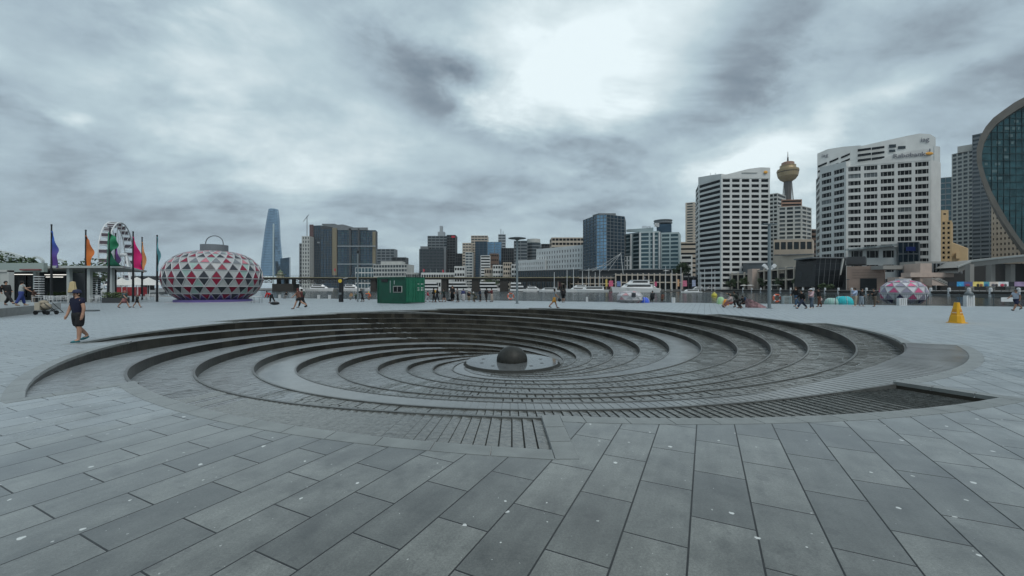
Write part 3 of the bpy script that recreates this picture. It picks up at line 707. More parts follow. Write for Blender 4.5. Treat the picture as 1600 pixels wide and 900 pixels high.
# --- observation tower
sx, sy = at(1231, 915), 915
ot = thing('observation_tower', 'gold observation tower turret on a thin shaft with a spire, rising behind the flats', 'observation tower', (sx, sy, .6))
M_GOLD = colr('dull_gold_cladding', (.33, .25, .14), rough=.45, metal=.35); M_SHAFT = colr('shaft_grey', (.10, .095, .09))
def zl(py): return zt(py, 915) - .6
b = MB(); b.lathe([(7.4, 0), (7.0, zl(300)), (6.6, zl(283))], (0, 0, 0), 12); b.build('shaft', M_SHAFT, ot)
for i in range(12):
    a = i * pi / 6; b = MB(); b.bar((22 * cos(a), 22 * sin(a), 60), (7.5 * cos(a), 7.5 * sin(a), zl(283)), .5); b.build('stay_cable', M_SHAFT, ot)
b = MB(); b.lathe([(8, zl(284)), (15, zl(280.5)), (19.5, zl(276)), (20.5, zl(272.5))], (0, 0, 0), 28); b.build('turret_base', M_GOLD, ot)
for (r0, r1, y0, y1) in ((20.5, 21.2, 272.5, 270), (21.4, 22, 269, 266.8)):
    b = MB(); b.lathe([(r0, zl(y0)), (r1, zl(y1)), (6, zl(y1) + .1)], (0, 0, 0), 28); b.build('turret_band', M_GOLD, ot)
b = MB(); b.lathe([(20, zl(270)), (20.8, zl(269))], (0, 0, 0), 28); b.build('window_band', G_DARK, ot)
b = MB(); b.lathe([(21, zl(266.8)), (21, zl(265)), (17, zl(264.6)), (15.5, zl(261)), (16, zl(259)), (8, zl(258.5))], (0, 0, 0), 28); b.build('turret_top', M_GOLD, ot)
b = MB(); b.lathe([(12.5, zl(260)), (12.5, zl(254.5)), (10, zl(253.5)), (.5, zl(253.4))], (0, 0, 0), 24); b.build('roof_drum', M_COPPER, ot)
b = MB(); b.lathe([(2, zl(254)), (1.5, zl(246)), (.8, zl(245.6)), (.5, zl(237.5)), (.02, zl(237.4))], (0, 0, 0), 8); b.build('spire', M_SHAFT, ot)

# --- flats under the observation tower and neighbours
tower('grey and beige apartment tower with a brown stepped top, below the observation tower', poly_px((1216, 405), (1253, 398), (1268, 410), (1262, 440), (1224, 440)), zt(322, 400), 20, M_CONC2, G_SMOKE, bays=[3, 2, 0, 0, 0], name='apartment_tower', cat='apartment tower', sp=.4, pier=1.5, proud=.8, gl2=G_BLIND, pgl2=.3)
o = tower('brown rooftop penthouse block of the grey apartment tower', poly_px((1221, 410), (1253, 408), (1251, 430), (1224, 430)), zt(312, 410), 2, M_COPPER, G_DARK, bays=2, base=zt(323, 410), name='penthouse', cat='rooftop block', sp=.5, pier=1)
tower('broad beige podium block at the foot of the grey apartment tower', poly_px((1209, 385), (1270, 380), (1272, 398), (1212, 398)), zt(374, 382), 4, M_BEIGE, G_SMOKE, bays=[6, 0, 0, 0], name='podium_block', cat='building', sp=.4, pier=1.2)
tower('slim pale office tower half hidden behind the white tower with the orange logo', poly_px((1202, 470), (1215, 465), (1228, 480), (1215, 500)), zt(303, 470), 24, M_CONC2, G_DARK, bays=[2, 1, 0, 0], sp=.42, pier=1)
tower('narrow brown tower squeezed between the flats and the big white tower', poly_px((1267, 430), (1277, 430), (1277, 450), (1267, 450)), zt(358, 430), 12, M_BROWN, G_DARK, bays=1, sp=.5, pier=1)
tower('tall beige apartment tower just left of the white tower with the orange logo', poly_px((1071, 560), (1085, 555), (1096, 575), (1082, 590)), zt(316, 556), 32, M_BEIGE, G_SMOKE, bays=[1, 2, 0, 0], name='apartment_tower', cat='apartment tower', sp=.5, pier=3)
tower('low brown banded office block between the teal glass building and the white tower', poly_px((1063, 470), (1092, 468), (1092, 490), (1063, 490)), zt(378, 469), 10, M_BEIGE, G_DARK, bays=[1, 0, 0, 0], sp=.6, pier=1)
tower('small white office block in front of the brown banded block', poly_px((1063, 440), (1082, 438), (1082, 455), (1063, 455)), zt(398, 439), 6, M_CONC, G_DARK, bays=[1, 0, 0, 0], sp=.55, pier=2)

# --- right-hand group
tower('teal glass tower behind the right edge of the big white tower', poly_px((1468, 520), (1487, 515), (1490, 540), (1470, 540)), zt(277, 517), 20, M_GREY, G_TEAL, bays=[2, 0, 0, 0], sp=.2, pier=.6)
tower('tan apartment block with rows of balconies beside the big white tower', poly_px((1470, 330), (1487, 327), (1489, 345), (1472, 348)), zt(345, 329), 14, M_TAN, G_DARK, bays=[2, 0, 0, 0], name='apartment_block', cat='apartment block', sp=.5, pier=1.4, proud=1)
tower('narrow taller stair core of the tan apartment block', poly_px((1470, 336), (1482, 335), (1482, 346), (1471, 346)), zt(328, 335), 10, M_TAN, G_DARK, bays=1, name='apartment_core', cat='apartment block', sp=.8, pier=2.5)
b = MB(); b.prism(poly_px((1487, 300), (1511, 298), (1513, 312), (1489, 314)), .62, [zt(379, 300), zt(388, 298), zt(388, 312), zt(379, 314)]); b.prism(poly_px((1494, 297), (1500, 297), (1500, 299), (1494, 299)), zt(404, 297), zt(394, 297)); tag(b.build('rendered_building', M_TAN), 'small plain tan rendered building with a sloping roof under the tall towers', 'building')
tower('tall beige apartment tower with stacked balconies, left one beside the curved hotel', poly_px((1487, 430), (1522, 415), (1530, 430), (1500, 450)), zt(236, 420), 34, M_CONC2, G_SMOKE, bays=[4, 1, 0, 0], name='apartment_tower', cat='apartment tower', sp=.42, pier=1.2, proud=.8)
b = MB(); b.prism(poly_px((1496, 424), (1521, 416), (1526, 428), (1502, 440)), zt(237, 420), zt(227, 420)); tag(b.build('plant_room', M_CONC2), 'plain concrete plant room on top of the tall balconied tower', 'rooftop block')
tower('tall grey balconied apartment tower half hidden by the curved hotel', poly_px((1519, 400), (1560, 385), (1575, 400), (1530, 420)), zt(205, 390), 38, M_GREY, G_SMOKE, bays=[3, 1, 0, 0], name='apartment_tower', cat='apartment tower', sp=.5, pier=.6, proud=.8)
tower('broad sandy office block with square windows below the curved hotel', poly_px((1549, 330), (1640, 300), (1650, 320), (1560, 350)), zt(300, 320), 18, M_BEIGE, G_DARK, bays=[14, 0, 0, 0], sp=.55, pier=1.3, name='office_block')
ORD = ['leftmost', 'second', 'third', 'fourth', 'fifth', 'sixth', 'seventh', 'eighth', 'ninth', 'tenth', 'eleventh', 'twelfth', 'thirteenth', 'fourteenth', 'fifteenth', 'sixteenth', 'seventeenth', 'eighteenth', 'nineteenth', 'twentieth']
# ================================================================== middle and left skyline
M_FOG = colr('misty_grey', (.30, .33, .35)); M_PURP = colr('dark_plum', (.05, .035, .04))
# twisting glass tower
Yc = 1386; ct = thing('twisted_glass_tower', 'tall slender pale blue glass tower that twists and narrows upward, rising behind the bridge', 'skyscraper', (at(425, Yc), Yc, .5))
rows = []; cuts = [(431, 408.5, 443), (410, 410, 441.5), (385, 412.8, 440), (360, 415.5, 438), (340, 418, 436.3), (327, 420, 434.5)]
for j in range(31):
    u = j / 30; py = 431 - u * 104
    xl = pw(-py, [-c[0] for c in cuts], [c[1] for c in cuts]); xr = pw(-py, [-c[0] for c in cuts], [c[2] for c in cuts])
    cxx = (at(xl, Yc) + at(xr, Yc)) / 2 - at(425, Yc); rr = (xr - xl) / F * Yc / 2; row = []
    for k in range(25):
        a = 2 * pi * k / 24; tw = u * 1.1; rad = rr * (1 - .16 * (.5 - .5 * cos(3 * (a + tw)))) ; row.append((cxx + rad * cos(a) * 1.0, rad * sin(a), zt(py, Yc) - .5))
    rows.append(row)
b = MB(); b.grid(rows); b.face(rows[-1][:-1]); b.build('facade', G_CROWN, ct, recalc=False)
for j in range(1, 42):
    u = j / 42; i0 = u * 30; r0_, r1_ = rows[int(i0)], rows[min(30, int(i0) + 1)]; f_ = i0 - int(i0); b = MB()
    ring_ = [Vector(p).lerp(Vector(q_), f_) for p, q_ in zip(r0_, r1_)]; b.grid([[(p.x * 1.006 + .0, p.y * 1.006 - .15, p.z) for p in ring_], [(p.x * 1.006, p.y * 1.006 - .15, p.z + .9) for p in ring_]]); b.build('floor_line', G_SMOKE, ct, recalc=False)
b = MB(); b.bar((at(437.2, Yc) - at(425, Yc), -38, 0), (at(435.5, Yc) - at(425, Yc), -30, zt(352, Yc)), 3.2, 3.2); b.build('edge_fin', M_TEALW, ct)
b = MB()
for j in range(1, 40): 
    u = j / 40; py = 431 - u * 104; xl = pw(-py, [-c[0] for c in cuts], [c[1] for c in cuts]); xr = pw(-py, [-c[0] for c in cuts], [c[2] for c in cuts])
b = MB(); b.prism(poly_px((438, 1300), (452, 1290), (454, 1320), (440, 1330)), .5, [zt(404, 1300), zt(402, 1290), zt(402, 1320), zt(404, 1330)]); tag(b.build('glass_building', G_NAVY), 'low dark blue glass building beside the twisted glass tower', 'office building')
Yb = 1290
tower('unfinished pale concrete tower core left of the three waterfront glass towers', quad(471.5, Yb, 484, Yb, 40), zt(369, Yb), 14, M_CONC2, G_SMOKE, bays=[3, 0, 0, 0], name='unfinished_tower', cat='tower under construction', sp=.4, pier=4, proud=2)
tower('lower grey step of the unfinished concrete tower with open floors', quad(467.5, Yb + 5, 472, Yb + 5, 40), zt(380, Yb), 12, M_GREY, G_DARK, bays=[1, 0, 0, 0], name='unfinished_tower', cat='tower under construction', sp=.4, pier=3, proud=2)
b = MB(); b.tube((at(476, Yb), Yb + 15, zt(369, Yb)), (at(476, Yb), Yb + 15, zt(336, Yb)), 1.1); b.bar((at(470, Yb), Yb + 15, zt(345, Yb)), (at(479, Yb), Yb + 15, zt(334, Yb)), 1.2); tag(b.build('tower_crane', M_GREY), 'thin tower crane above the unfinished concrete tower', 'crane')
g3 = 'glass office towers on the far waterfront'
def strip(root, px0, px1, Y, y0, y1, m, name='cladding_strip', d=2.0):
    mb = MB(); mb.box(at(px0, Y), Y - d, zt(y1, Y), at(px1, Y), Y - .3, zt(y0, Y)); return rel(root, mb, name, m)
o = tower('leftmost waterfront glass tower with a rust red edge strip', poly_px((484, Yb + 30), (501, Yb + 20), (520, Yb + 60), (490, Yb + 80)), zt(350.5, Yb), 24, M_DGREY, G_NAVY, bays=[5, 0, 0, 0], sp=.16, pier=1.2, proud=1.2, group=g3)
strip(o, 484, 490, Yb + 27, 351, 430, M_RUST); strip(o, 496, 500, Yb + 22, 378, 380, M_FOG)
b = MB(); b.prism(poly_px((493, Yb + 60), (536, Yb + 60), (556, Yb + 60), (556, Yb + 90), (493, Yb + 90)), zt(352, Yb), [zt(348.5, Yb), zt(346, Yb), zt(353, Yb), zt(353, Yb), zt(348.5, Yb)]); b.box(at(503, Yb + 60), Yb + 60, zt(347, Yb), at(523, Yb + 60), Yb + 80, zt(344.8, Yb)); tag(b.build('roof_plant', M_GREY), 'sloping grey roof plant above the waterfront glass towers', 'rooftop block')
o = tower('middle waterfront glass tower with an ochre right-hand edge', poly_px((500.5, Yb + 12), (527, Yb), (530, Yb + 40), (504, Yb + 50)), zt(357, Yb), 24, M_DGREY, G_NAVY, bays=[6, 0, 0, 0], sp=.16, pier=1.0, proud=1.2, group=g3, gl2=G_SMOKE, pgl2=.3)
strip(o, 519.5, 526.5, Yb, 356, 430, M_OCHRE); 
o = tower('widest waterfront glass tower with ochre right edge and dark vertical grooves', poly_px((527.5, Yb - 2), (587, Yb + 10), (590, Yb + 50), (530, Yb + 45)), zt(359, Yb), 24, M_DGREY, G_NAVY, bays=[12, 0, 0, 0], sp=.14, pier=.8, proud=1.2, group=g3, gl2=G_TEAL, pgl2=.35, tops=None)
strip(o, 582.5, 587, Yb + 4, 362, 430, M_OCHRE, d=3); strip(o, 545.5, 549, Yb, 357, 430, M_DGREY, 'groove', 3); strip(o, 559.5, 562, Yb, 357, 430, M_DGREY, 'groove', 3)
for yy in (384, 412): strip(o, 527.5, 587, Yb - 2, yy, yy + 1.3, M_FOG, 'belt', 2.6)
strip(o, 527.5, 575, Yb - 1, 355.5, 359.5, M_GREY, 'parapet')
Ym = 1150
tower('grey glass block with a darker right bay, right of the waterfront towers', quad(588.5, Ym, 616.5, Ym, 30), zt(389, Ym), 14, M_GREY, G_SMOKE, bays=[4, 0, 0, 0], sp=.3, pier=2, proud=1)
tower('small dark block in front of the grey glass block', quad(612, Ym - 40, 634, Ym - 40, 30), zt(402, Ym - 40), 9, M_DGREY, G_DARK, bays=[3, 0, 0, 0], sp=.4, pier=2, proud=1)
tower('low teal glass pavilion building on the far shore beside the bridge', quad(555, 900, 590, 900, 30), zt(418, 900), 4, M_CONC, G_TEAL, bays=[7, 0, 0, 0], sp=.2, pier=1, proud=.8, cat='office building', name='glass_building')
o = tower('low grey stepped building with white sun screens on the far shore', quad(583, 860, 636, 850, 40), zt(413, 855), 6, M_CONC2, G_SMOKE, bays=[12, 0, 0, 0], sp=.4, pier=1.2, proud=1, cat='office building', name='stepped_building')
b = MB(); b.prism([(at(595, 862), 862), (at(628, 862), 862), (at(628, 862), 890), (at(595, 862), 890)], zt(413.3, 855), zt(408, 855)); rel(o, b, 'upper_storey', M_CONC2)
b = MB(); n_ = 0
tower('long low grey wharf building far behind the bridge, left of the dark tower cluster', quad(634, 800, 660, 800, 20), zt(426, 800), 2, M_CONC2, G_DARK, bays=[8, 0, 0, 0], sp=.4, pier=1, proud=.8, cat='building', name='wharf_building')
Yd = 780
o = tower('dark glass office tower, lower left block of the cluster with the red logo', quad(655, Yd, 698, Yd, 40), zt(389, Yd), 13, M_DGREY, G_SMOKE, bays=[8, 0, 0, 0], sp=.3, pier=1, proud=.8); strip(o, 694, 697, Yd, 385, 430, M_GREY)
b = MB(); b.box(at(656, Yd), Yd + 4, zt(389.5, Yd), at(668, Yd), Yd + 20, zt(384.5, Yd)); rel(o, b, 'roof_plant', M_GREY)
o = tower('dark glass tower with striped upper floors behind the lower left block', quad(668, Yd + 20, 699, Yd + 20, 30), zt(368.5, Yd + 20), 19, M_GREY, G_SMOKE, bays=[5, 0, 0, 0], sp=.4, pier=.8, proud=.8)
o = tower('black office tower with a small red logo at its top right', quad(698, Yd + 10, 711.5, Yd + 10, 30), zt(367, Yd + 10), 20, M_DGREY, G_DARK, bays=[3, 0, 0, 0], sp=.3, pier=.8, proud=.8); strip(o, 705.5, 711, Yd + 9, 368.5, 371.5, mat('red_sign', (.45, .02, .04), .5), 'red_logo', 1)
b = MB(); b.box(at(684, 1500), 1500, 20, at(694, 1500), 1530, zt(362, 1500)); b.box(at(687, 1500), 1500, zt(362, 1500), at(691, 1500), 1520, zt(353, 1500)); tag(b.build('distant_tower', M_FOG), 'pale misty tower top showing above the dark cluster', 'office tower')
T = [  # label, px0, px1, Y, ytop, floors, wall, glass, bays, sp
 ('plain dark office block right of the black tower with the red logo', 711.5, 726.5, 760, 396, 9, M_DGREY, G_DARK, 5, .15),
 ('pale beige tower half hidden behind the thin bluish slab', 722.5, 736.5, 720, 379.5, 16, M_BEIGE, G_SMOKE, 3, .6),
 ('thin striped bluish slab block in front of the pale beige tower', 727, 738.5, 680, 394, 13, M_CONC2, G_NAVY, 2, .5),
 ('beige grey tower with flat top behind the dark blue glass tower', 736, 762, 760, 368, 20, M_BEIGE, G_SMOKE, 5, .5),
 ('tall dark blue glass tower beside the bright blue panel', 742.5, 761, 700, 377, 20, M_DGREY, G_NAVY, 3, .12),
 ('bright blue mirror glass tower reflecting the sky', 761, 784, 705, 378, 18, M_GREY, G_BLUE, 2, .08),
 ('brown and white banded apartment block in front of the blue towers', 751, 766, 600, 399, 12, M_CONC, G_DARK, 1, .5),
 ('dark red brick block adjoining the banded apartments', 765, 779, 606, 396, 8, M_BROWN, G_DARK, 4, .7),
 ('thin misty grey tower carrying antennas', 778.5, 790, 1000, 366, 20, M_FOG, G_SMOKE, 2, .5),
 ('black glass block behind the low cream buildings', 783, 803, 690, 387.5, 13, M_DGREY, G_DARK, 6, .12),
 ('grey striped office tower just right of the disc-topped lamp post', 803, 824, 700, 376, 15, M_GREY, G_SMOKE, 2, .4),
 ('dark low tower between the round-topped tower and the beige flats', 846, 861, 800, 381, 14, M_DGREY, G_DARK, 3, .2),
 ('long beige and dark apartment building above the white hotel', 862, 913, 560, 371, 12, M_BEIGE, G_DARK, 9, .45),
 ('cream corner building with brown balconies near the disc-topped lamp post', 786, 800, 520, 410, 6, M_BEIGE, G_BROWN if 'G_BROWN' in globals() else G_DARK, 4, .5),
 ('small cream building with a greenish roof left of the corner building', 770, 786, 530, 414, 5, M_CONC, G_DARK, 4, .5),
 ('pale apartment building with dark openings beside the striped tower', 799, 812, 515, 413, 5, M_CONC, G_DARK, 3, .45),
 ('small white pub-like building behind the bridge flags', 710, 726, 600, 416, 4, M_CONC, G_DARK, 4, .55),
 ('low cream terrace building far behind the bridge flags', 658, 712, 620, 426, 2, M_CONC, G_DARK, 14, .5),
 ('small cream office building below the thin bluish slab', 757, 771, 540, 419, 3, M_BEIGE, G_DARK, 4, .5),
]
for (lb, a_, b_, Y, yt, fl, wm, gm, nb, sp) in T:
    nm = 'office_tower' if 'tower' in lb.split('beside')[0] else 'city_building'
    tower(lb, quad(a_, Y, b_, Y, 30), zt(yt, Y), fl, wm, gm, bays=[nb, 0, 1, 1], sp=sp, pier=.9, proud=.7, name=nm, cat='office tower' if nm == 'office_tower' else 'building')
b = MB(); b.tube((at(782.5, 1000), 1010, zt(366, 1000)), (at(782.5, 1000), 1010, zt(357, 1000)), .8); b.tube((at(786, 1000), 1010, zt(366, 1000)), (at(786, 1000), 1010, zt(361, 1000)), .6); tag(b.build('antenna_mast', M_GREY), 'pair of thin antennas on top of the misty grey tower', 'antenna')
o = thing('round_topped_tower', 'grey tower with a drum shaped open crown between the striped and the dark tower', 'office tower', (at(834.5, 730), 745, .6))
W_ = (846 - 823) / F * 730 / 2
b = MB(); b.lathe([(W_, 0), (W_, zt(379, 730))], (0, 0, 0), 24); b.build('facade', G_SMOKE, o)
for j in range(14): b = MB(); z = 4 + j * (zt(380, 730) - 4) / 14; b.lathe([(W_ + .1, z), (W_ + .5, z), (W_ + .5, z + 1.7), (W_ + .1, z + 1.7)], (0, 0, 0), 24); b.build('floor_band', M_GREY, o)
b = MB(); b.lathe([(W_ - 1, zt(379, 730)), (W_ - 1, zt(373, 730)), (0.1, zt(372.5, 730))], (0, 0, 0), 24); b.build('drum_crown', M_CONC2, o)

# white hotel
tower('long white hotel, lower left wing with a grid of small windows', poly_px((806, 500), (852, 470), (856, 490), (812, 520)), zt(404.5, 470), 6, M_WH, G_DARK, bays=[16, 0, 0, 0], sp=.45, pier=2.0, proud=.6, head=2, name='white_hotel', cat='hotel', pcap=96)
tower('long white hotel, taller right wing with a grid of small windows', poly_px((838, 485), (911, 435), (916, 460), (845, 505)), zt(384, 445), 8, M_WH, G_DARK, bays=[18, 0, 0, 0], sp=.45, pier=2.6, proud=.6, head=2.5, name='white_hotel', cat='hotel', pcap=100)
tower('dark glazed podium running below the white hotel', poly_px((806, 462), (905, 418), (912, 425), (810, 475)), zt(420.5, 418), 2, M_DGREY, G_SMOKE, bays=[26, 0, 0, 0], sp=.25, pier=.7, proud=.5, name='hotel_podium', cat='building')
# blue glass tower
Yt = 400
tower('blue glass tower with a bright vertical centre bay and dark right face', poly_px((911, Yt + 30), (932, Yt), (948, Yt - 4), (976, Yt + 8), (978, Yt + 40), (914, Yt + 60)), zt(336, Yt), 22, M_GREY, G_NAVY, bays=[4, 3, 5, 1, 0, 0], sp=.16, pier=.5, proud=.4, gl2=G_BLUE, pgl2=.0, fgl={1: G_BLUE})
b = MB(); b.prism(poly_px((926, Yt + 12), (936, Yt + 2), (962, Yt + 2), (963, Yt + 20), (930, Yt + 30)), zt(337, Yt), zt(332.5, Yt)); tag(b.build('roof_plant', M_GREY), 'grey louvred roof box on top of the blue glass tower', 'rooftop block')
# teal and white building
o = tower('teal glass office building with white vertical fins and white floor lines', poly_px((976, 445), (1000, 425), (1030, 420), (1031, 450), (980, 470)), zt(362, 425), 14, M_TEALW, G_TEAL, bays=[2, 2, 0, 0, 0], sp=.3, pier=1.6, proud=.8, head=1)
for (p_, Y) in ((985.7, 436), (999.5, 424.6), (1021, 421), (1030, 419.4)):
    b = MB(); b.box(at(p_, Y) - .8, Y - 1.2, 0.7, at(p_, Y) + .8, Y + .2, zt(363.5, 425)); rel(o, b, 'vertical_fin', M_WH)
b = MB(); rr = []
for j in range(13):
    u = j / 12; p_ = 980 + u * 41; Y = 441 - 19 * u; rr.append((at(p_, Y), Y))
b.grid([[(x, y, zt(362, y)) for x, y in rr], [(x, y, zt(358.5 - 3 * i / 12, y)) for i, (x, y) in enumerate(rr)]]); b.grid([[(x, y + 3, zt(362, y)) for x, y in rr], [(x, y + 3, zt(358.5 - 3 * i / 12, y)) for i, (x, y) in enumerate(rr)]])
b.grid([[(x, y, zt(358.5 - 3 * i / 12, y)) for i, (x, y) in enumerate(rr)], [(x, y + 3, zt(358.5 - 3 * i / 12, y)) for i, (x, y) in enumerate(rr)]]); rel(o, b, 'sign_parapet', M_TEALW, recalc=False)
text('Allianz', M_SIGN, o, (at(1003, 426), 426), (at(1022, 422), 422), zt(356.2, 425), 2.4, out=.4, bold=.02)
o2 = tower('teal glass wing with white floor lines and fins, right part of the finned building', poly_px((1033, 425), (1061, 420), (1064, 445), (1036, 455)), zt(363, 422), 14, M_TEALW, G_TEAL, bays=[2, 0, 0, 0], sp=.36, pier=1.2, proud=.8, head=1)
b = MB(); b.prism(poly_px((1026, 430), (1049, 425.5), (1050, 440), (1028, 445)), .7, zt(350, 428)); rel(o2, b, 'core', G_NAVY)
b = MB(); b.lathe([(8.6, 0), (9.6, .6), (9.6, 1.8), (9.0, 2.0), (9.0, 3.4), (9.8, 3.6), (9.6, 4.2), (.1, 4.4)], (at(1037, 436), 438, zt(350, 436)), 26); rel(o2, b, 'round_crown', M_GREY, recalc=False)
b = MB(); b.box(at(1023, 420), 420, zt(354.5, 420), at(1030, 420), 421, zt(348.5, 420)); rel(o, b, 'emblem_board', M_WH)
b = MB(); b.lathe([(1.2, 0), (1.5, 0), (1.5, .1), (1.2, .1)], (0, 0, 0), 20); q_ = b.build('emblem', M_SIGN, o); q_.rotation_euler = (R(90), 0, 0); q_.location = (at(1026.5, 420) - o.location.x, 419.9 - o.location.y, zt(351.5, 420) - .62)
tower('lower glazed wing with a white frame at the left foot of the finned building', poly_px((975, 418), (985, 414), (987, 425), (977, 428)), zt(400, 416), 7, M_WH, G_TEAL, bays=[2, 0, 0, 0], sp=.25, pier=1.4, proud=.6, name='glazed_wing', cat='office building')

# ================================================================== curved hotel, freeway, buildings round the quay on the right
YH = 190
out_ = [(1640, 138), (1615, 146), (1600, 152), (1585, 160), (1568, 172), (1552, 184), (1540, 198), (1531, 214), (1526, 232), (1526, 252), (1531, 274), (1540, 297), (1551, 320), (1563, 341), (1577, 362), (1593, 384), (1612, 408), (1700, 412), (1780, 330), (1790, 240), (1740, 165), (1690, 140)]
inn = [(1640, 152), (1620, 157), (1605, 163), (1590, 171), (1573, 182), (1557, 194), (1546, 207), (1538, 222), (1534, 238), (1534, 254), (1540, 276), (1549, 298), (1561, 321), (1574, 343), (1588, 365), (1602, 384), (1620, 402), (1695, 404), (1770, 325), (1778, 245), (1732, 175), (1688, 152)]
def Hp(p, d=0): Y = YH + 14 - (p[0] - 1525) * .08; return (at(p[0], Y) + d * 1.25, Y + d, zt(p[1], Y))
hot = thing('curved_hotel', 'huge curved glass hotel with a concrete rim, cut by the right edge of the view', 'hotel', (at(1640, YH), YH, .62))
b = MB(); n = len(out_)
for i in range(n):
    j = (i + 1) % n
    b.face([Hp(out_[i]), Hp(out_[j]), Hp(inn[j]), Hp(inn[i])]).face([Hp(out_[i]), Hp(out_[j]), Hp(out_[j], 26), Hp(out_[i], 26)]).face([Hp(inn[i]), Hp(inn[j]), Hp(inn[j], 1.5), Hp(inn[i], 1.5)])
rel(hot, b, 'concrete_rim', mat('rim_concrete', (.115, .11, .098), .7, var=.15, vscale=.2), recalc=False)
G_HOTEL = mat('hotel_glass', (.035, .085, .095), .14, .55, var=.5, vscale=.25)
b = MB(); b.face([Hp(p, 1.5) for p in inn]); rel(hot, b, 'glass_facade', G_HOTEL, recalc=False)
M_HM = mat('hotel_mullion', (.025, .045, .05), .4)
def span(y):
    xs = []
    for i in range(n):
        (x0, y0), (x1, y1) = inn[i], inn[(i + 1) % n]
        if (y0 - y) * (y1 - y) < 0: xs.append(x0 + (x1 - x0) * (y - y0) / (y1 - y0))
    return (min(xs), max(xs)) if len(xs) > 1 else None
hr = random.Random(5); G_ROOM = mat('pale_room_blind', (.10, .155, .16), .3, var=.2, vscale=.5)
y = 160.0
while y < 400:
    s_ = span(y)
    if s_:
        b = MB(); b.bar(Hp((s_[0], y), 1.35), Hp((s_[1], y), 1.35), .16, .2); rel(hot, b, 'floor_line', M_HM)
        s2 = span(y + 8) or s_; x = max(s_[0], s2[0]) + 3
        while x < min(s_[1], s2[1], 1640) - 8:
            if hr.random() < .30:
                wd = hr.choice((5, 7, 9)); b = MB(); b.face([Hp((x, y + 7.4), 1.42), Hp((x + wd, y + 7.4), 1.42), Hp((x + wd, y + 3.2), 1.42), Hp((x, y + 3.2), 1.42)]); PANES.setdefault('h', []).append(b)
            x += hr.choice((9, 12, 16))
    y += 11.2
for b in PANES['h'][:98]: rel(hot, b, 'pale_room_window', G_ROOM, recalc=False)  # scattered panes of a slightly paler colour
x = 1540
while x < 1775:
    ys = []
    for i in range(n):
        (x0, y0), (x1, y1) = inn[i], inn[(i + 1) % n]
        if (x0 - x) * (x1 - x) < 0: ys.append(y0 + (y1 - y0) * (x - x0) / (x1 - x0))
    if len(ys) > 1: b = MB(); b.bar(Hp((x, min(ys)), 1.3), Hp((x, max(ys)), 1.3), .14, .2); rel(hot, b, 'mullion', M_HM)
    x += 9.5

Yf = 175; M_FWY = colr('freeway_concrete', (.26, .255, .24)); M_UNDERSHADE = mat('underpass_shade', (.03, .03, .03), .9)  # shade under the freeway is put into the dark wall colour
fw = thing('elevated_freeway', 'elevated concrete freeway sweeping in from the right over the quay', 'freeway', (at(1600, Yf), Yf, .62))
def deckpoly(pts_top, th, wid, name, m=M_FWY):
    b = MB(); 
    for (p0, p1) in zip(pts_top[:-1], pts_top[1:]):
        A = Vector((at(p0[0], p0[2]), p0[2], zt(p0[1], p0[2]))); B = Vector((at(p1[0], p1[2]), p1[2], zt(p1[1], p1[2])))
        dn = Vector((0, 0, -th)); bk = Vector((0, wid, 0))
        b.face([A, B, B + dn, A + dn]).face([A, B, B + bk, A + bk]).face([A + dn, B + dn, B + dn + bk, A + dn + bk]).face([A + bk, B + bk, B + bk + dn, A + bk + dn])
    return rel(fw, b, name, m, recalc=False)
deckpoly([(1497, 418, 182), (1518, 409, 180), (1560, 404, 172), (1610, 399, 165), (1800, 380, 150)], 2.3, 14, 'deck')
deckpoly([(1497, 416, 181.5), (1518, 407, 179.5), (1560, 402, 171.5), (1610, 397, 164.5), (1800, 378, 149.5)], .7, .4, 'barrier', M_CONC2)
for p_ in (1519, 1552, 1583, 1625): b = MB(); Y = Yf + 2 - (p_ - 1519) * .09; b.box(at(p_, Y) - .9, Y, .62, at(p_, Y) + .9, Y + 2, zt(413, Y)); rel(fw, b, 'pillar', M_FWY)
b = MB(); b.box(at(1470, 205), 205, .62, at(1900, 205), 207, zt(412, 205)); tag(b.build('underpass_wall', M_UNDERSHADE), 'back wall under the freeway, painted dark for the shade there', 'wall')
b = MB(); b.box(at(1430, 198), 198, zt(414, 198), at(1500, 198), 206, zt(408.5, 198)); b.box(at(1380, 196), 196, zt(421, 198), at(1442, 198), 206, zt(415, 198)); tag(b.build('walkway_deck', M_FWY), 'long grey concrete walkway deck at the foot of the white annexe', 'walkway')
tower('glazed gallery with pale mullions beside the pinkish stone block, left of the freeway', poly_px((1457, 192), (1502, 190), (1504, 198), (1458, 200)), zt(411, 191), 1, M_GREY, G_DARK, bays=[7, 0, 0, 0], base=zt(427, 191), sp=.1, pier=.5, name='glazed_gallery', cat='building')
b = MB(); b.box(at(1438, 188), 188, .62, at(1456, 188), 196, zt(411.5, 188)); b.box(at(1424, 187), 187.4, zt(433, 188), at(1492, 187), 192, zt(426, 188)); b.box(at(1405, 190), 190, .62, at(1424, 190), 196, zt(433, 190)); tag(b.build('stone_block', M_PINK), 'pinkish sandstone block with a long ledge beside the stairs', 'building')
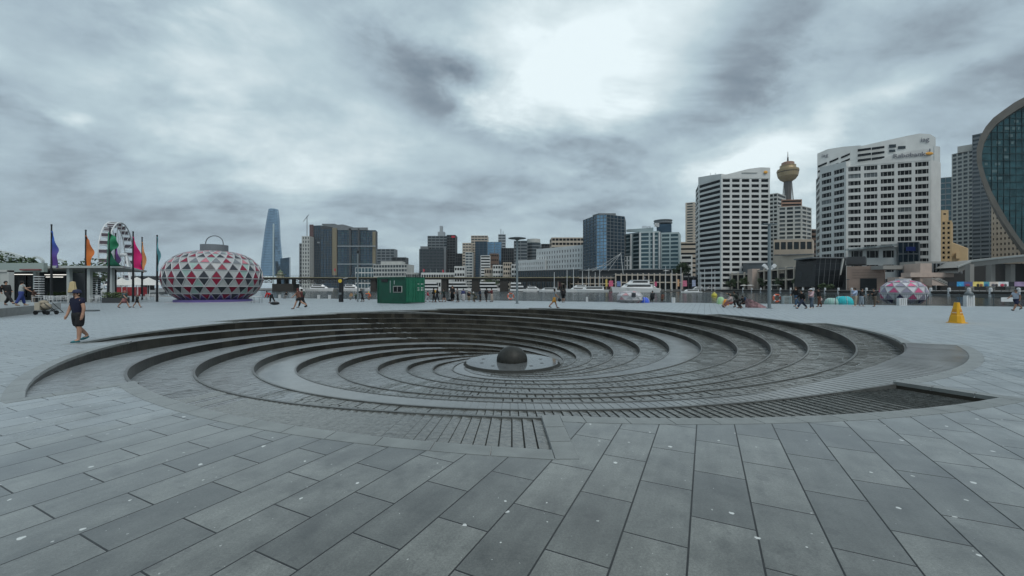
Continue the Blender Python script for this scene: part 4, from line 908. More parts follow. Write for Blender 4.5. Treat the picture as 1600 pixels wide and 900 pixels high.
# stairs with rails
stt = thing('quay_stairs', 'stone stairs with thin metal handrails coming down to the quay', 'stairs', (at(1470, 182), 182, .62))
b = MB()
for i in range(14):
    u = i / 14; b.box(at(1460 + u * 26, 182) - .0, 183, .62 if 0 else zt(446, 182), at(1460 + (u + 1 / 14) * 26, 182), 187, zt(434 + u * 12, 182))
rel(stt, b, 'flight', M_PINK)
b = MB()
for i in range(12):
    u = i / 12; b.box(at(1460 + u * 36, 186) - .0, 188, zt(437 - u * 11, 186) - 1, at(1460 + (u + 1 / 12) * 36, 186), 191, zt(436 - u * 11.5, 186))
rel(stt, b, 'upper_flight', M_PINK)
for d_ in (0, 5, 9): b = MB(); b.bar((at(1459 + d_, 182), 182.8, zt(434, 182)), (at(1483 + d_, 182), 182.8, zt(445, 182)), .18); rel(stt, b, 'handrail', M_CONC2)
# dark tilted glass block and brown stone block
tg = thing('tilted_glass_block', 'dark tilted glass building with leaning white struts on the quay', 'building', (at(1295, 222), 222, .62))
b = MB(); qd = [(1276, 403), (1322, 403), (1311, 448), (1268, 448)]
f_ = [(at(x, 222), 222 + (y - 403) * -.05, zt(y, 222)) for x, y in qd]; bk = [(x, y + 16, z) for x, y, z in f_]
b.face(f_); 
for i in range(4): b.face([f_[i], f_[(i + 1) % 4], bk[(i + 1) % 4], bk[i]])
rel(tg, b, 'glass_body', G_DARK, recalc=False)
for u in (.12, .3, .48, .66, .84): b = MB(); P0 = Vector(f_[0]).lerp(Vector(f_[1]), u); P1 = Vector(f_[3]).lerp(Vector(f_[2]), u); b.bar(P0 + Vector((0, -.15, 0)), P1 + Vector((0, -.15, 0)), .12); rel(tg, b, 'mullion', M_GREY)
for u in (.2, .4, .6, .8): b = MB(); P0 = Vector(f_[0]).lerp(Vector(f_[3]), u); P1 = Vector(f_[1]).lerp(Vector(f_[2]), u); b.bar(P0 + Vector((0, -.15, 0)), P1 + Vector((0, -.15, 0)), .1); rel(tg, b, 'transom', M_DGREY)
b = MB(); b.bar((at(1317.5, 221), 221, zt(404, 221)), (at(1309, 221), 221, zt(447, 221)), .7); rel(tg, b, 'strut', M_CONC2)
b = MB(); b.box(at(1270, 221), 221, zt(403.5, 221), at(1324, 221), 236, zt(401.5, 221)); rel(tg, b, 'roof_slab', M_GREY)
bs = thing('brown_stone_block', 'low brownish stone building with recessed doorway behind the lantern dome', 'building', (at(1351, 205), 205, .62))
M_BST = colr('brown_stone', (.27, .20, .165), vscale=.6)
b = MB(); b.prism(poly_px((1323, 208), (1381, 200), (1383, 215), (1325, 222)), .62, zt(415.5, 203)); rel(bs, b, 'wall', M_BST)
for k in range(4): b = MB(); y_ = 421.5 + k * 4.2; b.bar((at(1331, 207), 206.7, zt(y_, 206)), (at(1376, 200.7), 200.5, zt(y_, 200.6)), .12, .12); rel(bs, b, 'groove', M_BROWN)
b = MB(); b.prism(poly_px((1344, 204.9), (1370, 201.4), (1370, 201.9), (1344, 205.4)), .62, zt(435, 203)); rel(bs, b, 'doorway', G_DARK)
b = MB(); b.prism(poly_px((1322, 230), (1352, 226), (1354, 240), (1324, 244)), zt(413, 228), zt(401, 228)); rel(bs, b, 'roof_box', M_DGREY)
# billboards under the freeway
bb = thing('billboard_row', 'row of colourful banner panels standing on the quay under the freeway', 'billboard', (at(1540, 160), 160, .62))
YB = 160
for (x0, x1, c_) in ((1482, 1495, (.015, .02, .03)), (1495, 1506, (.04, .30, .62)), (1506, 1520, (.10, .12, .30)), (1520, 1537, (.75, .60, .18)), (1537, 1546, (.10, .35, .42)), (1546, 1560, (.62, .55, .50)), (1560, 1576, (.68, .70, .72)), (1576, 1585, (.012, .015, .02)), (1585, 1606, (.30, .22, .36)), (1606, 1640, (.45, .42, .50))):
    b = MB(); b.box(at(x0, YB), YB, zt(447.4, YB), at(x1, YB), YB + .3, zt(440.2, YB)); rel(bb, b, 'banner_panel', mat('banner', c_, .6, var=.25, vscale=.5))
for (x, c_, r_) in ((1512, (.25, .05, .10), 1.0), (1528, (.02, .02, .02), .6), (1533, (.3, .12, .05), .7), (1541, (.02, .12, .3), .8), (1552, (.1, .1, .12), .8), (1557, (.05, .04, .04), .6), (1566, (.5, .05, .10), .9), (1571, (.12, .1, .1), .6), (1500, (.05, .4, .6), .5)):
    b = MB(); b.ell((at(x, YB), YB - .02, zt(445.5, YB)), (r_, .06, .55), 10); rel(bb, b, 'printed_figure', mat('banner_print', c_, .6), smooth=True)

# ================================================================== quay wharf buildings
M_FRAME = colr('cream_frame', (.52, .46, .39)); 
def frame_building(label, A, B, dep, z0, storeys, hs, nb, m=M_FRAME, roof=M_GREY, name='wharf_building', glassm=G_DARK, colw=.9, roofover=1.0):
    A = Vector((*A, 0)); B = Vector((*B, 0)); e = (B - A); L_ = e.length; e.normalize(); nn = Vector((-e.y, e.x, 0)); mid = (A + B) / 2
    root = thing(name, label, 'wharf building', (mid.x, mid.y, z0)); o_ = Vector((mid.x, mid.y, 0))
    def P3(u, d, z): p = A + e * u + nn * d - o_; return (p.x, p.y, z)
    H = storeys * hs
    b = MB(); b.prism([P3(0, 2, 0)[:2], P3(L_, 2, 0)[:2], P3(L_, dep, 0)[:2], P3(0, dep, 0)[:2]], 0, H); b.build('glazed_wall', glassm, root)
    b = MB(); b.prism([P3(-roofover, -roofover, 0)[:2], P3(L_ + roofover, -roofover, 0)[:2], P3(L_ + roofover, dep + 1, 0)[:2], P3(-roofover, dep + 1, 0)[:2]], H, H + .5); b.build('roof', roof, root)
    for s_ in range(1, storeys + 1):
        b = MB(); b.prism([P3(0, -.1, 0)[:2], P3(L_, -.1, 0)[:2], P3(L_, 2.1, 0)[:2], P3(0, 2.1, 0)[:2]], s_ * hs - .9, s_ * hs - .02 if s_ == storeys else s_ * hs); b.build('beam', m, root)
    for k in range(nb + 1):
        b = MB(); u = k * L_ / nb; b.prism([P3(u - colw / 2, -.4, 0)[:2], P3(u + colw / 2, -.4, 0)[:2], P3(u + colw / 2, .5, 0)[:2], P3(u - colw / 2, .5, 0)[:2]], 0, H + (1.1 if roofover < .5 else -.03)); b.build('column', m, root)
    return root
zq = .62
frame_building('cream framed wharf terrace with rows of columns behind the moored yachts', (at(962, 362), 362), (at(1066, 356), 356), 14, zq, 2, 6.6, 12, roofover=.1)
frame_building('cream framed wharf building facing the water, right of the dark arcade', (at(1117, 345), 345), (at(1184, 305), 305), 18, zq, 2, 6.2, 7, roofover=.1)
frame_building('cream colonnaded wharf building directly left of the tilted glass block', (at(1184, 300), 300), (at(1270, 236), 236), 18, zq, 2, 7.0, 7, roofover=.1)
frame_building('dark open arcade between the two cream wharf buildings', (at(1068, 360), 360), (at(1116, 352), 352), 14, zq, 2, 5.5, 6, m=M_DGREY, roofover=.3)
frame_building('low dark restaurant row with awnings at the end of the bridge', (at(872, 372), 372), (at(961, 364), 364), 12, zq, 2, 5.4, 14, m=M_BEIGE, roofover=.2, colw=.5)
b = MB(); b.box(at(1178, 298) , 300, zq, at(1190, 298), 306, zt(420, 300)); tag(b.build('stone_stair_tower', M_PINK), 'pinkish stone pylon between the two cream wharf buildings', 'building')
# stepped roof terraces behind the frames
for (lb, p0, p1, Y0, Y1, y0, m_) in (('dark sweeping roof over the wharf terrace behind the yachts', 905, 1066, 392, 380, 421.5, M_DGREY), ('greenish glazed upper terrace below the white tower', 1120, 1212, 365, 330, 411, G_TEAL), ('pale upper storey at the right end of the wharf colonnade', 1222, 1272, 270, 255, 398, M_BEIGE), ('grey roof canopy strip over the right wharf colonnade', 1168, 1262, 320, 262, 411, M_GREY)):
    b = MB(); A, B = (at(p0, Y0), Y0), (at(p1, Y1), Y1); za, zb_ = zt(y0 + 1.5, Y0), zt(y0, Y1)
    b.prism([A, B, (B[0] + 3, B[1] + 14), (A[0] + 3, A[1] + 14)], zq + 11, [za, zb_, zb_ + 1, za + 1]); 
    b.prism([(A[0] - 1, A[1] - 2), (B[0] + 1, B[1] - 2), (B[0] + 3, B[1] + 13), (A[0] + 3, A[1] + 13)], [za + .02, zb_ + .02, zb_ + 1.02, za + 1.02], [za + .6, zb_ + .6, zb_ + 1.6, za + 1.6], 1); tag(b.build('upper_terrace', [m_, M_GREY]), lb, 'roof terrace')
mt = thing('cable_mast', 'white raking mast with fanned stay cables in front of the blue glass tower', 'mast', (at(973, 375), 375, zq))
for (x0, y0, x1, y1) in ((970, 396, 925, 424), (970, 396, 938, 424), (970, 396, 950, 424), (955, 412, 915, 423)):
    b = MB(); b.tube((at(x0, 375), 375, zt(y0, 375)), (at(x1, 375), 375, zt(y1, 375)), .14, n=6); rel(mt, b, 'stay_cable', M_WH)
b = MB(); b.tube((at(974, 375), 375, zt(430, 375)), (at(970, 375), 375, zt(395, 375)), .3, .2, n=8); rel(mt, b, 'pole', M_WH)

# ================================================================== bridge
YB = 350
br_ = thing('timber_bridge', 'long low dark timber bridge crossing the harbour on heavy piers', 'bridge', (at(560, YB), YB, WZ))
x0, x1 = at(150, YB), at(905, YB)
b = MB(); b.box(x0, YB, 9.3, x1, YB + 14, 11.1); rel(br_, b, 'deck', M_TIMBER)
b = MB(); b.box(x0, YB - .5, 10.55, x1, YB - .05, 11.05); rel(br_, b, 'edge_beam', mat('weathered_cream_paint', (.30, .27, .17), .7, var=.2, vscale=.3))
b = MB(); b.box(x0, YB - .3, 12.15, x1, YB - .2, 12.3)
for k in range(170): x = x0 + (x1 - x0) * k / 169; b.box(x - .06, YB - .32, 11.05, x + .06, YB - .18, 12.15)
rel(br_, b, 'railing', M_DGREY)
for (a_, b_) in ((212, 424), (458, 580)):
    n = max(2, int((b_ - a_) / 9)); b = MB(); xa, xb = at(a_, YB), at(b_, YB); zl_, zh = 6.6, 9.3
    b.box(xa, YB + .5, zl_ - .35, xb, YB + 1, zl_)
    for k in range(n + 1):
        x = xa + (xb - xa) * k / n; b.bar((x, YB + .7, zl_), (x, YB + .7, zh), .4)
        if k < n: xn = xa + (xb - xa) * (k + 1) / n; b.bar((x, YB + .7, zl_), (xn, YB + .7, zh), .35); b.bar((x, YB + .7, zh), (xn, YB + .7, zl_), .35)
    rel(br_, b, 'truss_span', M_TIMBER)
for (a_, b_) in ((424, 457), (578, 586), (689, 698), (737, 748), (781, 794), (215, 224), (300, 312)):
    b = MB(); b.box(at(a_, YB), YB + 1, WZ - 1, at(b_, YB), YB + 11, 9.3 if a_ != 424 else 5.4)
    if a_ == 424:
        for x in (428, 440, 452): b.box(at(x, YB), YB + 4, 5.4, at(x + 3, YB), YB + 8, 9.3)
    rel(br_, b, 'pier', M_TIMBER)
b = MB(); b.box(at(794, YB), YB + 1, 7.4, at(905, YB), YB + 12, 9.3)
for k in range(14): x = at(800 + k * 7.5, YB); b.box(x, YB + 1.5, WZ, x + .8, YB + 2.3, 7.4)
rel(br_, b, 'approach_trestle', M_TIMBER)
ks = thing('bridge_kiosk', 'small two-tiered green and cream control cabin on the bridge', 'cabin', (at(438, YB + 6), YB + 6, 11.1))
M_OLIVE = mat('olive_green_paint', (.10, .14, .09), .6); M_CREAM = mat('cream_paint', (.55, .50, .36), .6)
b = MB(); b.box(-2.2, -2, 0, 2.2, 2, 2.2); b.build('cabin', M_CREAM, ks); b = MB(); b.prism([(-3.4, -3), (3.4, -3), (3.4, 3), (-3.4, 3)], 2.2, 2.8); b.build('roof', M_OLIVE, ks)
b = MB(); b.box(-1.6, -1.4, 2.8, 1.6, 1.4, 4.6); b.build('upper_cabin', M_CREAM, ks); b = MB(); b.lathe([(2.6, 4.6), (1.2, 5.6), (.1, 7)], (0, 0, 0), 8); b.build('upper_roof', M_OLIVE, ks)
def flag_small(px, Y, z0, h, c, label, grp, pm=M_WHITE):
    r_ = thing('flag_pole', label, 'flagpole', (at(px, Y), Y, z0), group=grp); b = MB(); b.tube((0, 0, 0), (0, 0, h), .09, .06, 6); b.build('pole', pm, r_)
    if c: b = MB(); b.grid([[(0, 0, h - .1), (.9, .2, h - .3), (1.5, .05, h - .9)], [(0, 0, h - 2.6), (.7, .15, h - 2.6), (1.1, .0, h - 2.9)]]); b.build('flag', c, r_, recalc=False)
    return r_
M_FR = mat('red_flag', (.45, .03, .05), .7); M_FW = mat('white_flag', (.6, .6, .62), .7)
fr = random.Random(2)
for i, px in enumerate([522, 597, 606, 615, 625, 634, 643, 652, 661, 673, 682, 691, 702, 713, 726, 738, 750]):
    red = px in (522, 661, 691); flag_small(px, YB + 2, 11.1, 6.5 + fr.random() * 1.5, M_FR if red else None, ({522: 'leftmost white bridge pole with small red flag, in front of glass towers', 661: 'middle white bridge pole with small red flag', 691: 'rightmost white bridge pole with small red flag'}[px] if red else ORD[i - (i > 0) - (i > 8) - (i > 11)] + ' bare white flagpole from the left on the bridge parapet'), 'red-flagged poles on the bridge' if red else 'bare flagpoles along the bridge')
# ================================================================== trees and shrubs
M_BARK = mat('bark', (.07, .055, .04), .9); 
def leafm(n, c): 
    m = mat(n, c, .6, var=.5, vscale=1.5); return m
M_LEAF = leafm('dark_leaves', (.045, .075, .03)); M_LEAF2 = leafm('mid_green_leaves', (.075, .11, .04)); M_PALM = leafm('palm_leaves', (.04, .065, .03))
TREES = {}
def tree(label, x, y, z, h, wd, name='leafy_tree', m=None, group=None, seed=1, trunk=.35, n=900, leaf=.45):
    m = m or M_LEAF; rd = random.Random(seed); root = thing(name, label, 'tree', (x, y, z), group=group)
    b = MB(); b.tube((0, 0, 0), (0, 0, h * trunk), h * .035, h * .025, 8); ends = []
    for k in range(6):
        a = k * pi / 3 + rd.random(); q_ = (wd * .3 * cos(a), wd * .3 * sin(a), h * (trunk + .25 + .2 * rd.random())); b.tube((0, 0, h * trunk * .9), q_, h * .018, h * .006, 6); ends.append(q_)
    b.build('trunk', M_BARK, root)
    cl = []
    for k in range(12):
        a = rd.random() * 2 * pi; r_ = wd * .5 * rd.random() ** .6; cl.append((r_ * cos(a) * .75, r_ * sin(a) * .75, h * (trunk + .1 + (1 - trunk - .2) * rd.random()), wd * rd.uniform(.14, .27)))
    cr = MB()
    for k in range(n):
        c = cl[rd.randrange(12)]; d = Vector((rd.gauss(0, 1), rd.gauss(0, 1), rd.gauss(0, .8))).normalized() * c[3] * rd.uniform(.55, 1.1)
        p = Vector(c[:3]) + d; u = Vector((rd.gauss(0, 1), rd.gauss(0, 1), rd.gauss(0, .6))).normalized(); v = u.cross(Vector((rd.gauss(0, 1), rd.gauss(0, 1), rd.gauss(0, 1)))).normalized(); s_ = leaf * rd.uniform(.6, 1.3)
        cr.face([p - u * s_, p - v * s_ * .6, p + u * s_, p + v * s_ * .6])
    cr.build('crown', m, root, recalc=False); return root
tree('rounded green tree on the terrace in front of the teal and white building', at(1067, 366), 371, zt(431, 372), 10.5, 17, seed=1, trunk=.2, leaf=.9, m=M_LEAF)
for i, (px, py0, w_, Y, lb) in enumerate([(1166, 433, 9, 308, 'clipped green tree on the quay at the left end of the colonnade'), (1141, 437, 8, 320, 'small dark tree on the quay beside the white marina poles'), (1192, 434, 8, 292, 'small dark tree on the quay left of the tall twin-arm lamp post'), (1219, 434, 8, 270, 'small dark tree on the quay right of the tall twin-arm lamp post'), (1248, 433, 8, 250, 'bushy quay tree in front of the right-hand colonnade'), (1289, 444, 6, 214, 'low shrub at the foot of the tilted glass block')]):
    tree(lb, at(px, Y), Y, .62, (452.5 - py0) / F * Y, w_, seed=10 + i, trunk=.3, n=700, leaf=.5, m=M_LEAF2 if i == 0 else M_LEAF, name='quay_tree')
tree('dark rounded tree behind the pavilion roof at far left', at(28, 75), 76, 0, 7.0, 8, seed=31, leaf=.28, n=4500)
tree('dark tree top showing behind the pavilion roof between the purple and orange flags', at(107, 78), 80, 0, 6.2, 10, seed=32, leaf=.28, n=4500)
tree('green bank of foliage on the bridge approach below the banded apartments', at(765, 520), 520, 3, 12, 26, seed=33, leaf=1.1, n=700, trunk=.1)
tree('green tree beside the moored boats at the end of the bridge', at(886, 361), 362, .62, 11, 12, seed=34, leaf=.7, n=700, trunk=.3, m=M_LEAF2)

# ================================================================== boats
M_HULL = mat('white_gelcoat', (.72, .73, .73), .25, var=.05, vscale=.5); M_HDK = mat('dark_hull', (.02, .022, .028), .3)
def yacht(label, px, Y, L_, H_, heading=0, name='motor_yacht', cat='yacht', decks=2, hull=None, group=None, fly=True):
    r_ = thing(name, label, cat, (at(px, Y), Y, WZ), R(heading), group)
    B_ = L_ * .26; rows = []; fb = H_ * .34
    for j in range(13):
        u = j / 12; x = -L_ / 2 + L_ * u; w_ = B_ / 2 * (1 - max(0, (u - .45) / .55) ** 2.2) * (.92 if u < .08 else 1); sheer = fb * (.85 + .45 * u * u); row = []
        for (f, z) in ((.55, -.3), (.86, .05), (1, sheer)): row.append((x + (z if z > 0 else 0) * .25 * (u > .8), w_ * f, z))
        rows.append(row + [(p[0], -p[1], p[2]) for p in row[::-1]])
    b = MB(); b.grid(rows); b.face([r for r in rows[0]]); b.build('hull', hull or M_HULL, r_, recalc=True)
    b = MB(); b.prism([(-L_ * .48, -B_ * .44), (L_ * .2, -B_ * .44), (L_ * .42, -B_ * .1), (L_ * .42, B_ * .1), (L_ * .2, B_ * .44), (-L_ * .48, B_ * .44)], fb * .86, fb * .95); b.build('deck', M_HULL, r_)
    z = fb * .95; x0_, x1_ = -L_ * .34, L_ * .22
    for d in range(decks):
        hh = H_ * .66 / (decks + .3); wb = B_ * (.36 - .05 * d)
        b = MB(); ps = [(x0_, -wb), (x1_, -wb), (x1_ + hh * 1.5, -wb * .4), (x1_ + hh * 1.5, wb * .4), (x1_, wb), (x0_, wb)]; tp = [(x0_, -wb * .9), (x1_ - hh * .3, -wb * .9), (x1_ + hh * .1, -wb * .35), (x1_ + hh * .1, wb * .35), (x1_ - hh * .3, wb * .9), (x0_, wb * .9)]
        i0 = len(b.v); b.v += [(x, y, z) for x, y in ps] + [(x, y, z + hh) for x, y in tp]
        for k in range(6): l = (k + 1) % 6; b.f.append((i0 + k, i0 + l, i0 + 6 + l, i0 + 6 + k)); b.m.append(0)
        b.f.append(tuple(i0 + 6 + k for k in range(6))); b.m.append(0); b.build('cabin', M_HULL, r_)
        for s_ in (-1, 1):
            b = MB(); f0, f1 = .35, .78; P0 = Vector((x0_ + L_ * .04, s_ * wb * (1 - .1 * f0) + s_ * .03, z + hh * f0)); P1 = Vector((x1_, s_ * wb * (1 - .1 * f0) + s_ * .03, z + hh * f0)); P2 = Vector((x1_ - hh * .3 * f1, s_ * wb * (1 - .1 * f1) + s_ * .03, z + hh * f1)); P3 = Vector((x0_ + L_ * .04, s_ * wb * (1 - .1 * f1) + s_ * .03, z + hh * f1)); b.face([P0, P1, P2, P3]); b.build('cabin_window', G_DARK, r_, recalc=False)
        b = MB(); b.box(x0_ - L_ * .05, -wb * 1.02, z + hh, x1_ + hh * .2, wb * 1.02, z + hh * 1.07); b.build('roof', M_HULL, r_)
        z += hh * 1.07; x0_ += L_ * .06; x1_ -= L_ * .13
    if fly:
        b = MB(); b.tube((x0_ + 1, 0, z), (x0_ + .6, 0, z + H_ * .28), .06); b.bar((x0_ - .2, 0, z + H_ * .15), (x0_ + 1.4, 0, z + H_ * .15), .5, .08); b.build('radar_mast', M_HULL, r_)
    return r_
def ferry(label, px0, px1, Y, y0, y1):
    L_ = (px1 - px0) / F * Y; H_ = (y1 - y0) / F * Y; r_ = thing('ferry', label, 'ferry', (at((px0 + px1) / 2, Y), Y, WZ))
    b = MB(); b.prism([(-L_ / 2, -4), (L_ / 2 - 3, -4), (L_ / 2, 0), (L_ / 2 - 3, 4), (-L_ / 2, 4)], 0, H_ * .26); b.build('hull', M_HULL, r_)
    b = MB(); b.prism([(-L_ / 2, -4.03), (L_ / 2 - 3, -4.03), (L_ / 2 - 3, -4.05), (-L_ / 2, -4.05)], .0, .5); b.build('waterline', M_HDK, r_)
    for d in range(2):
        z = H_ * (.26 + .36 * d); b = MB(); b.box(-L_ / 2 + 1, -3.6, z, L_ / 2 - 4 - d * 2, 3.6, z + H_ * .2); b.build('cabin_window', G_DARK, r_)
        b = MB(); b.box(-L_ / 2 + .5, -4, z + H_ * .2, L_ / 2 - 3.4 - d * 2, 4, z + H_ * .36); b.build('cabin', M_HULL, r_)
    return r_
gy = 'white boats moored in the harbour'
yacht('large white motor yacht with raked cabins moored behind the small white dome', 993, 262, 30, 8.6, 182, group=gy)
yacht('long low white cruiser just left of the large yacht', 926, 285, 22, 4.6, 176, group=gy, decks=1)
yacht('white cruiser with a flybridge, second left of the large yacht', 904, 290, 18, 5.4, 184, group=gy)
yacht('small white cabin boat right of the disc-topped lamp post', 833, 310, 15, 4.6, 2, group=gy)
yacht('low white motorboat directly left of the pair standing at the rail', 858, 300, 16, 3.6, 178, group=gy, decks=1)
yacht('little white speedboat near the yellow buoy', 1080, 238, 12, 2.4, 180, group=gy, decks=1, fly=False, name='speedboat', cat='boat')
yacht('white motorboat half hidden behind the large yacht', 1018, 330, 16, 5.5, 10, group=gy)
yacht('small white boat moored by the marina poles', 1090, 335, 12, 4.5, 170, group=gy)
yacht('white cruiser at the foot of the cream wharf building', 1112, 330, 13, 4.0, 5, group=gy)
yacht('white motor yacht seen between the two walkers and the yellow-topped post', 500, 405, 26, 7, 0, group=gy)
yacht('white yacht seen just right of the yellow-topped post', 549, 400, 20, 7, 0, group=gy)
yacht('white yacht bow poking out left of the green container', 584, 400, 18, 6, 180, group=gy)
yacht('small cabin boat moored left of the walkers, beyond the railing', 462, 395, 18, 5, 0, group=gy, decks=1)
ferry('white two-deck ferry seen right behind the green container', 655, 690, 430, 441, 454)
ferry('white two-deck ferry seen between the two middle bridge piers', 698, 736, 425, 440, 454)
ferry('white two-deck ferry seen left of the rightmost bridge pier', 749, 782, 425, 440, 453.5)
ferry('white double-deck boat moored right of the rightmost bridge pier', 797, 824, 340, 441, 455)
pn = MB(); pn.box(at(838, 315), 300, WZ - .2, at(938, 300), 306, WZ + .5); tag(pn.build('dark_pontoon', M_HDK), 'long dark floating pontoon in front of the moored cruisers', 'pontoon')
pn = MB(); pn.box(at(1030, 300), 296, WZ - .2, at(1150, 300), 302, WZ + .7); tag(pn.build('marina_pontoon', M_QUAY), 'grey marina pontoon below the white poles', 'pontoon')
gp_ = 'white marina poles'
for i, px in enumerate([866, 886, 896, 910, 920, 930, 937, 1040, 1050, 1064, 1095, 1101, 1112, 1117, 1127]):
    Y = 318 if px < 1000 else 306; b = MB(); h = 15 + (i * 7 % 5); b.tube((0, 0, -1), (0, 0, h), .28, .2, 8); b.lathe([(.3, h), (.01, h + .5)], (0, 0, 0), 8)
    o = b.build('marina_pole', M_WHITE); o.location = (at(px, Y), Y, WZ)
    tag(o, ORD[i] + ' slim white marina pole from the left, among the moored boats', 'pole', 'white marina poles')
for (px, py, c_) in ((1116, 461, 'right'), (1000, 462, 'left')):
    Y = gY(py + 2.5, WZ); b = MB(); b.ell((0, 0, .35), (.9 if c_ == 'right' else .5, .9 if c_ == 'right' else .5, 1.0 if c_ == 'right' else .7), 14); b.tube((0, 0, 1), (0, 0, 1.6), .08)
    o = b.build('yellow_buoy', mat('buoy_yellow', (.62, .55, .07), .4), smooth=True); o.location = (at(px, Y), Y, WZ); tag(o, 'bright yellow buoy floating ' + ('left of the crouching family' if c_ == 'right' else 'behind the small white dome'), 'buoy')
# quay edge on the east side: white bollards, rail, people-high lamps
gb = 'white bollards along the far quay'
for i, px in enumerate([1163, 1177, 1191, 1207, 1222, 1238, 1257, 1274, 1292, 1313, 1334, 1357, 1384, 1420, 1458, 1487, 1518, 1552, 1596]):
    Y = F * 155.6 / (px - 800); b = MB(); b.tube((0, 0, -1.9), (0, 0, .95), .42, .42, 10); b.lathe([(.42, .95), (.3, 1.15), (.01, 1.2)], (0, 0, 0), 10)
    o = b.build('quay_bollard', M_WHITE); o.location = (154.7, Y, .62); tag(o, ORD[i] + ' thick white mooring post from the left along the far quay edge', 'bollard', gb)
b = MB(); b.box(154.4, 61, -.25, 155.2, 330, .5); tag(b.build('quay_fender_beam', M_TIMBER), kind='structure')
b = MB(); b.box(155.6, 61, 1.55, 155.7, 330, 1.62)
for k in range(135): b.box(155.6, 62 + k * 2, .62, 155.68, 62.08 + k * 2, 1.55)
tag(b.build('quay_railing', M_DGREY), 'thin dark railing along the far quay behind the white mooring posts', 'railing')
def lamp_small(label, px, Y, h): 
    r_ = thing('quay_lamp', label, 'street lamp', (at(px, Y), Y, .62)); b = MB(); b.tube((0, 0, 0), (0, 0, h), .1, .07, 6); b.build('pole', M_DGREY, r_); b = MB(); b.lathe([(.05, h), (.8, h + .15), (.6, h + .35), (.05, h + .5)], (0, 0, 0), 10); b.build('lamp_head', M_DGREY, r_)
lamp_small('small dark lamp post in front of the brown stone block', 1325, 195, 5); lamp_small('small dark lamp post on the quay under the left edge of the stone ledge', 1416, 185, 5)
# umbrellas, banners and life on the wharf
M_CANVAS = mat('white_canvas', (.62, .61, .58), .7); M_CNV2 = mat('cream_canvas', (.50, .40, .22), .75, var=.1)
def parasol(label, x, y, z, h, rad, m=M_CANVAS, group=None, closed=False, n=8):
    r_ = thing('parasol', label, 'parasol', (x, y, z), group=group); b = MB(); b.tube((0, 0, 0), (0, 0, h), .04, .04, 6); b.build('pole', M_WHITE, r_)
    b = MB()
    if closed: b.grid([[(r_2 * (1 + .16 * (k % 2)) * cos(k * pi / 9), r_2 * (1 + .16 * (k % 2)) * sin(k * pi / 9), z_) for k in range(19)] for r_2, z_ in ((.02, h + .06), (.17, h), (.22, h - .45), (.30, h - 1.0), (.27, h - 1.06), (.05, h - 1.05))])
    else: b.lathe([(.02, h + .35), (rad * .5, h + .12), (rad, h - .25), (rad, h - .4)], (0, 0, 0), n)
    b.build('canopy', m, r_); return r_
parasol('white terrace parasol on top of the wharf terrace', at(1041, 368), 368, zt(427, 368), 2.5, 3.2)
parasol('white pointed parasol on the upper right terrace', at(1254, 262), 262, zt(420, 262), 3.5, 3.0)
for i, (px, Y) in enumerate([(1162, 300), (1172, 295), (1204, 275), (1214, 270)]): parasol(ORD[i] + ' white cafe parasol from the left among the small quay trees', at(px, Y), Y, .62, 3.2, 2.6, group='white parasols on the far quay')
for (px, Y, c_, lb, w_, h_) in ((874, 364, (.55, .15, .2), 'pink and white banner at the end of the bridge', 2.2, 6), (953, 355, (.60, .12, .22), 'pink banner hanging left of the large yacht', 3.6, 5), (965, 355, (.15, .22, .45), 'blue banner beside the pink one', 3.2, 4.5), (946, 355, (.60, .45, .12), 'yellow banner beside the pink one', 1.6, 6), (980, 353, (.62, .40, .25), 'orange and white banner above the large yacht', 3, 3.6), (1022, 352, (.55, .1, .2), 'small red banner on the cream terrace', 2, 4), (1067, 350, (.55, .16, .25), 'magenta pair of banners at the right end of the cream terrace', 3.6, 5), (1081, 350, (.35, .40, .55), 'pale blue banner at the dark arcade', 3, 5.5), (1057, 352, (.62, .36, .2), 'orange column banner on the cream terrace', 1.6, 6)):
    b = MB(); b.box(-w_ / 2, 0, 2.5, w_ / 2, .12, 2.5 + h_); b.tube((-w_ / 2, .06, 0), (-w_ / 2, .06, 2.6 + h_), .08); o = b.build('hanging_banner', mat('banner_cloth', c_, .7, var=.35, vscale=.7)); o.location = (at(px, Y), Y - 4, .62); tag(o, lb, 'banner')

# ================================================================== left: pavilion, observation wheel, cafe
pv = thing('glass_pavilion', 'low long white pavilion with flat overhanging roof and slim columns at far left', 'pavilion', (-55, 52, 0))
def PV(mb, nm, m, **k): return rel(pv, mb, nm, m, **k)
Yp = 50; M_PAVW = mat('pavilion_white_paint', (.40, .43, .42), .5, var=.08)
b = MB(); b.prism([(-75, 47), (at(192, 47), 47), (at(192, 47) - 9, 60), (-75, 60)], 4.05, 4.3); PV(b, 'roof', M_PAVW)
b = MB(); b.box(-75, 46.6, 3.55, at(118, Yp), 47, 4.6); PV(b, 'fascia', mat('grey_green_fascia', (.30, .36, .34), .6))
b = MB(); b.box(-74, 56, 0, at(70, 56), 62, 4.0); PV(b, 'back_wall', M_DGREY)
for p_ in (2, 60, 112, 143.5, 178): b = MB(); b.box(at(p_, 48) - .17, 47.6, 0, at(p_, 48) + .17, 47.95, 4.05); PV(b, 'column', M_PAVW)
for p_ in (15, 35, 52): b = MB(); b.box(at(p_, 56) - .6, 55.9, .4, at(p_, 56) + .6, 56, 3.4); PV(b, 'window', G_DARK)
b = MB(); b.box(at(0, 40), 40, 0, at(14, 40) , 40.3, 3.3); b.box(at(13, 40), 39.9, 0, at(15.5, 40), 40.35, 3.45); b.box(at(-30, 40), 39.9, 3.3, at(15.5, 40), 40.35, 3.5); tag(b.build('kiosk_wall', [M_CONC2]), 'pale kiosk panel with a white frame at the left edge', 'kiosk')
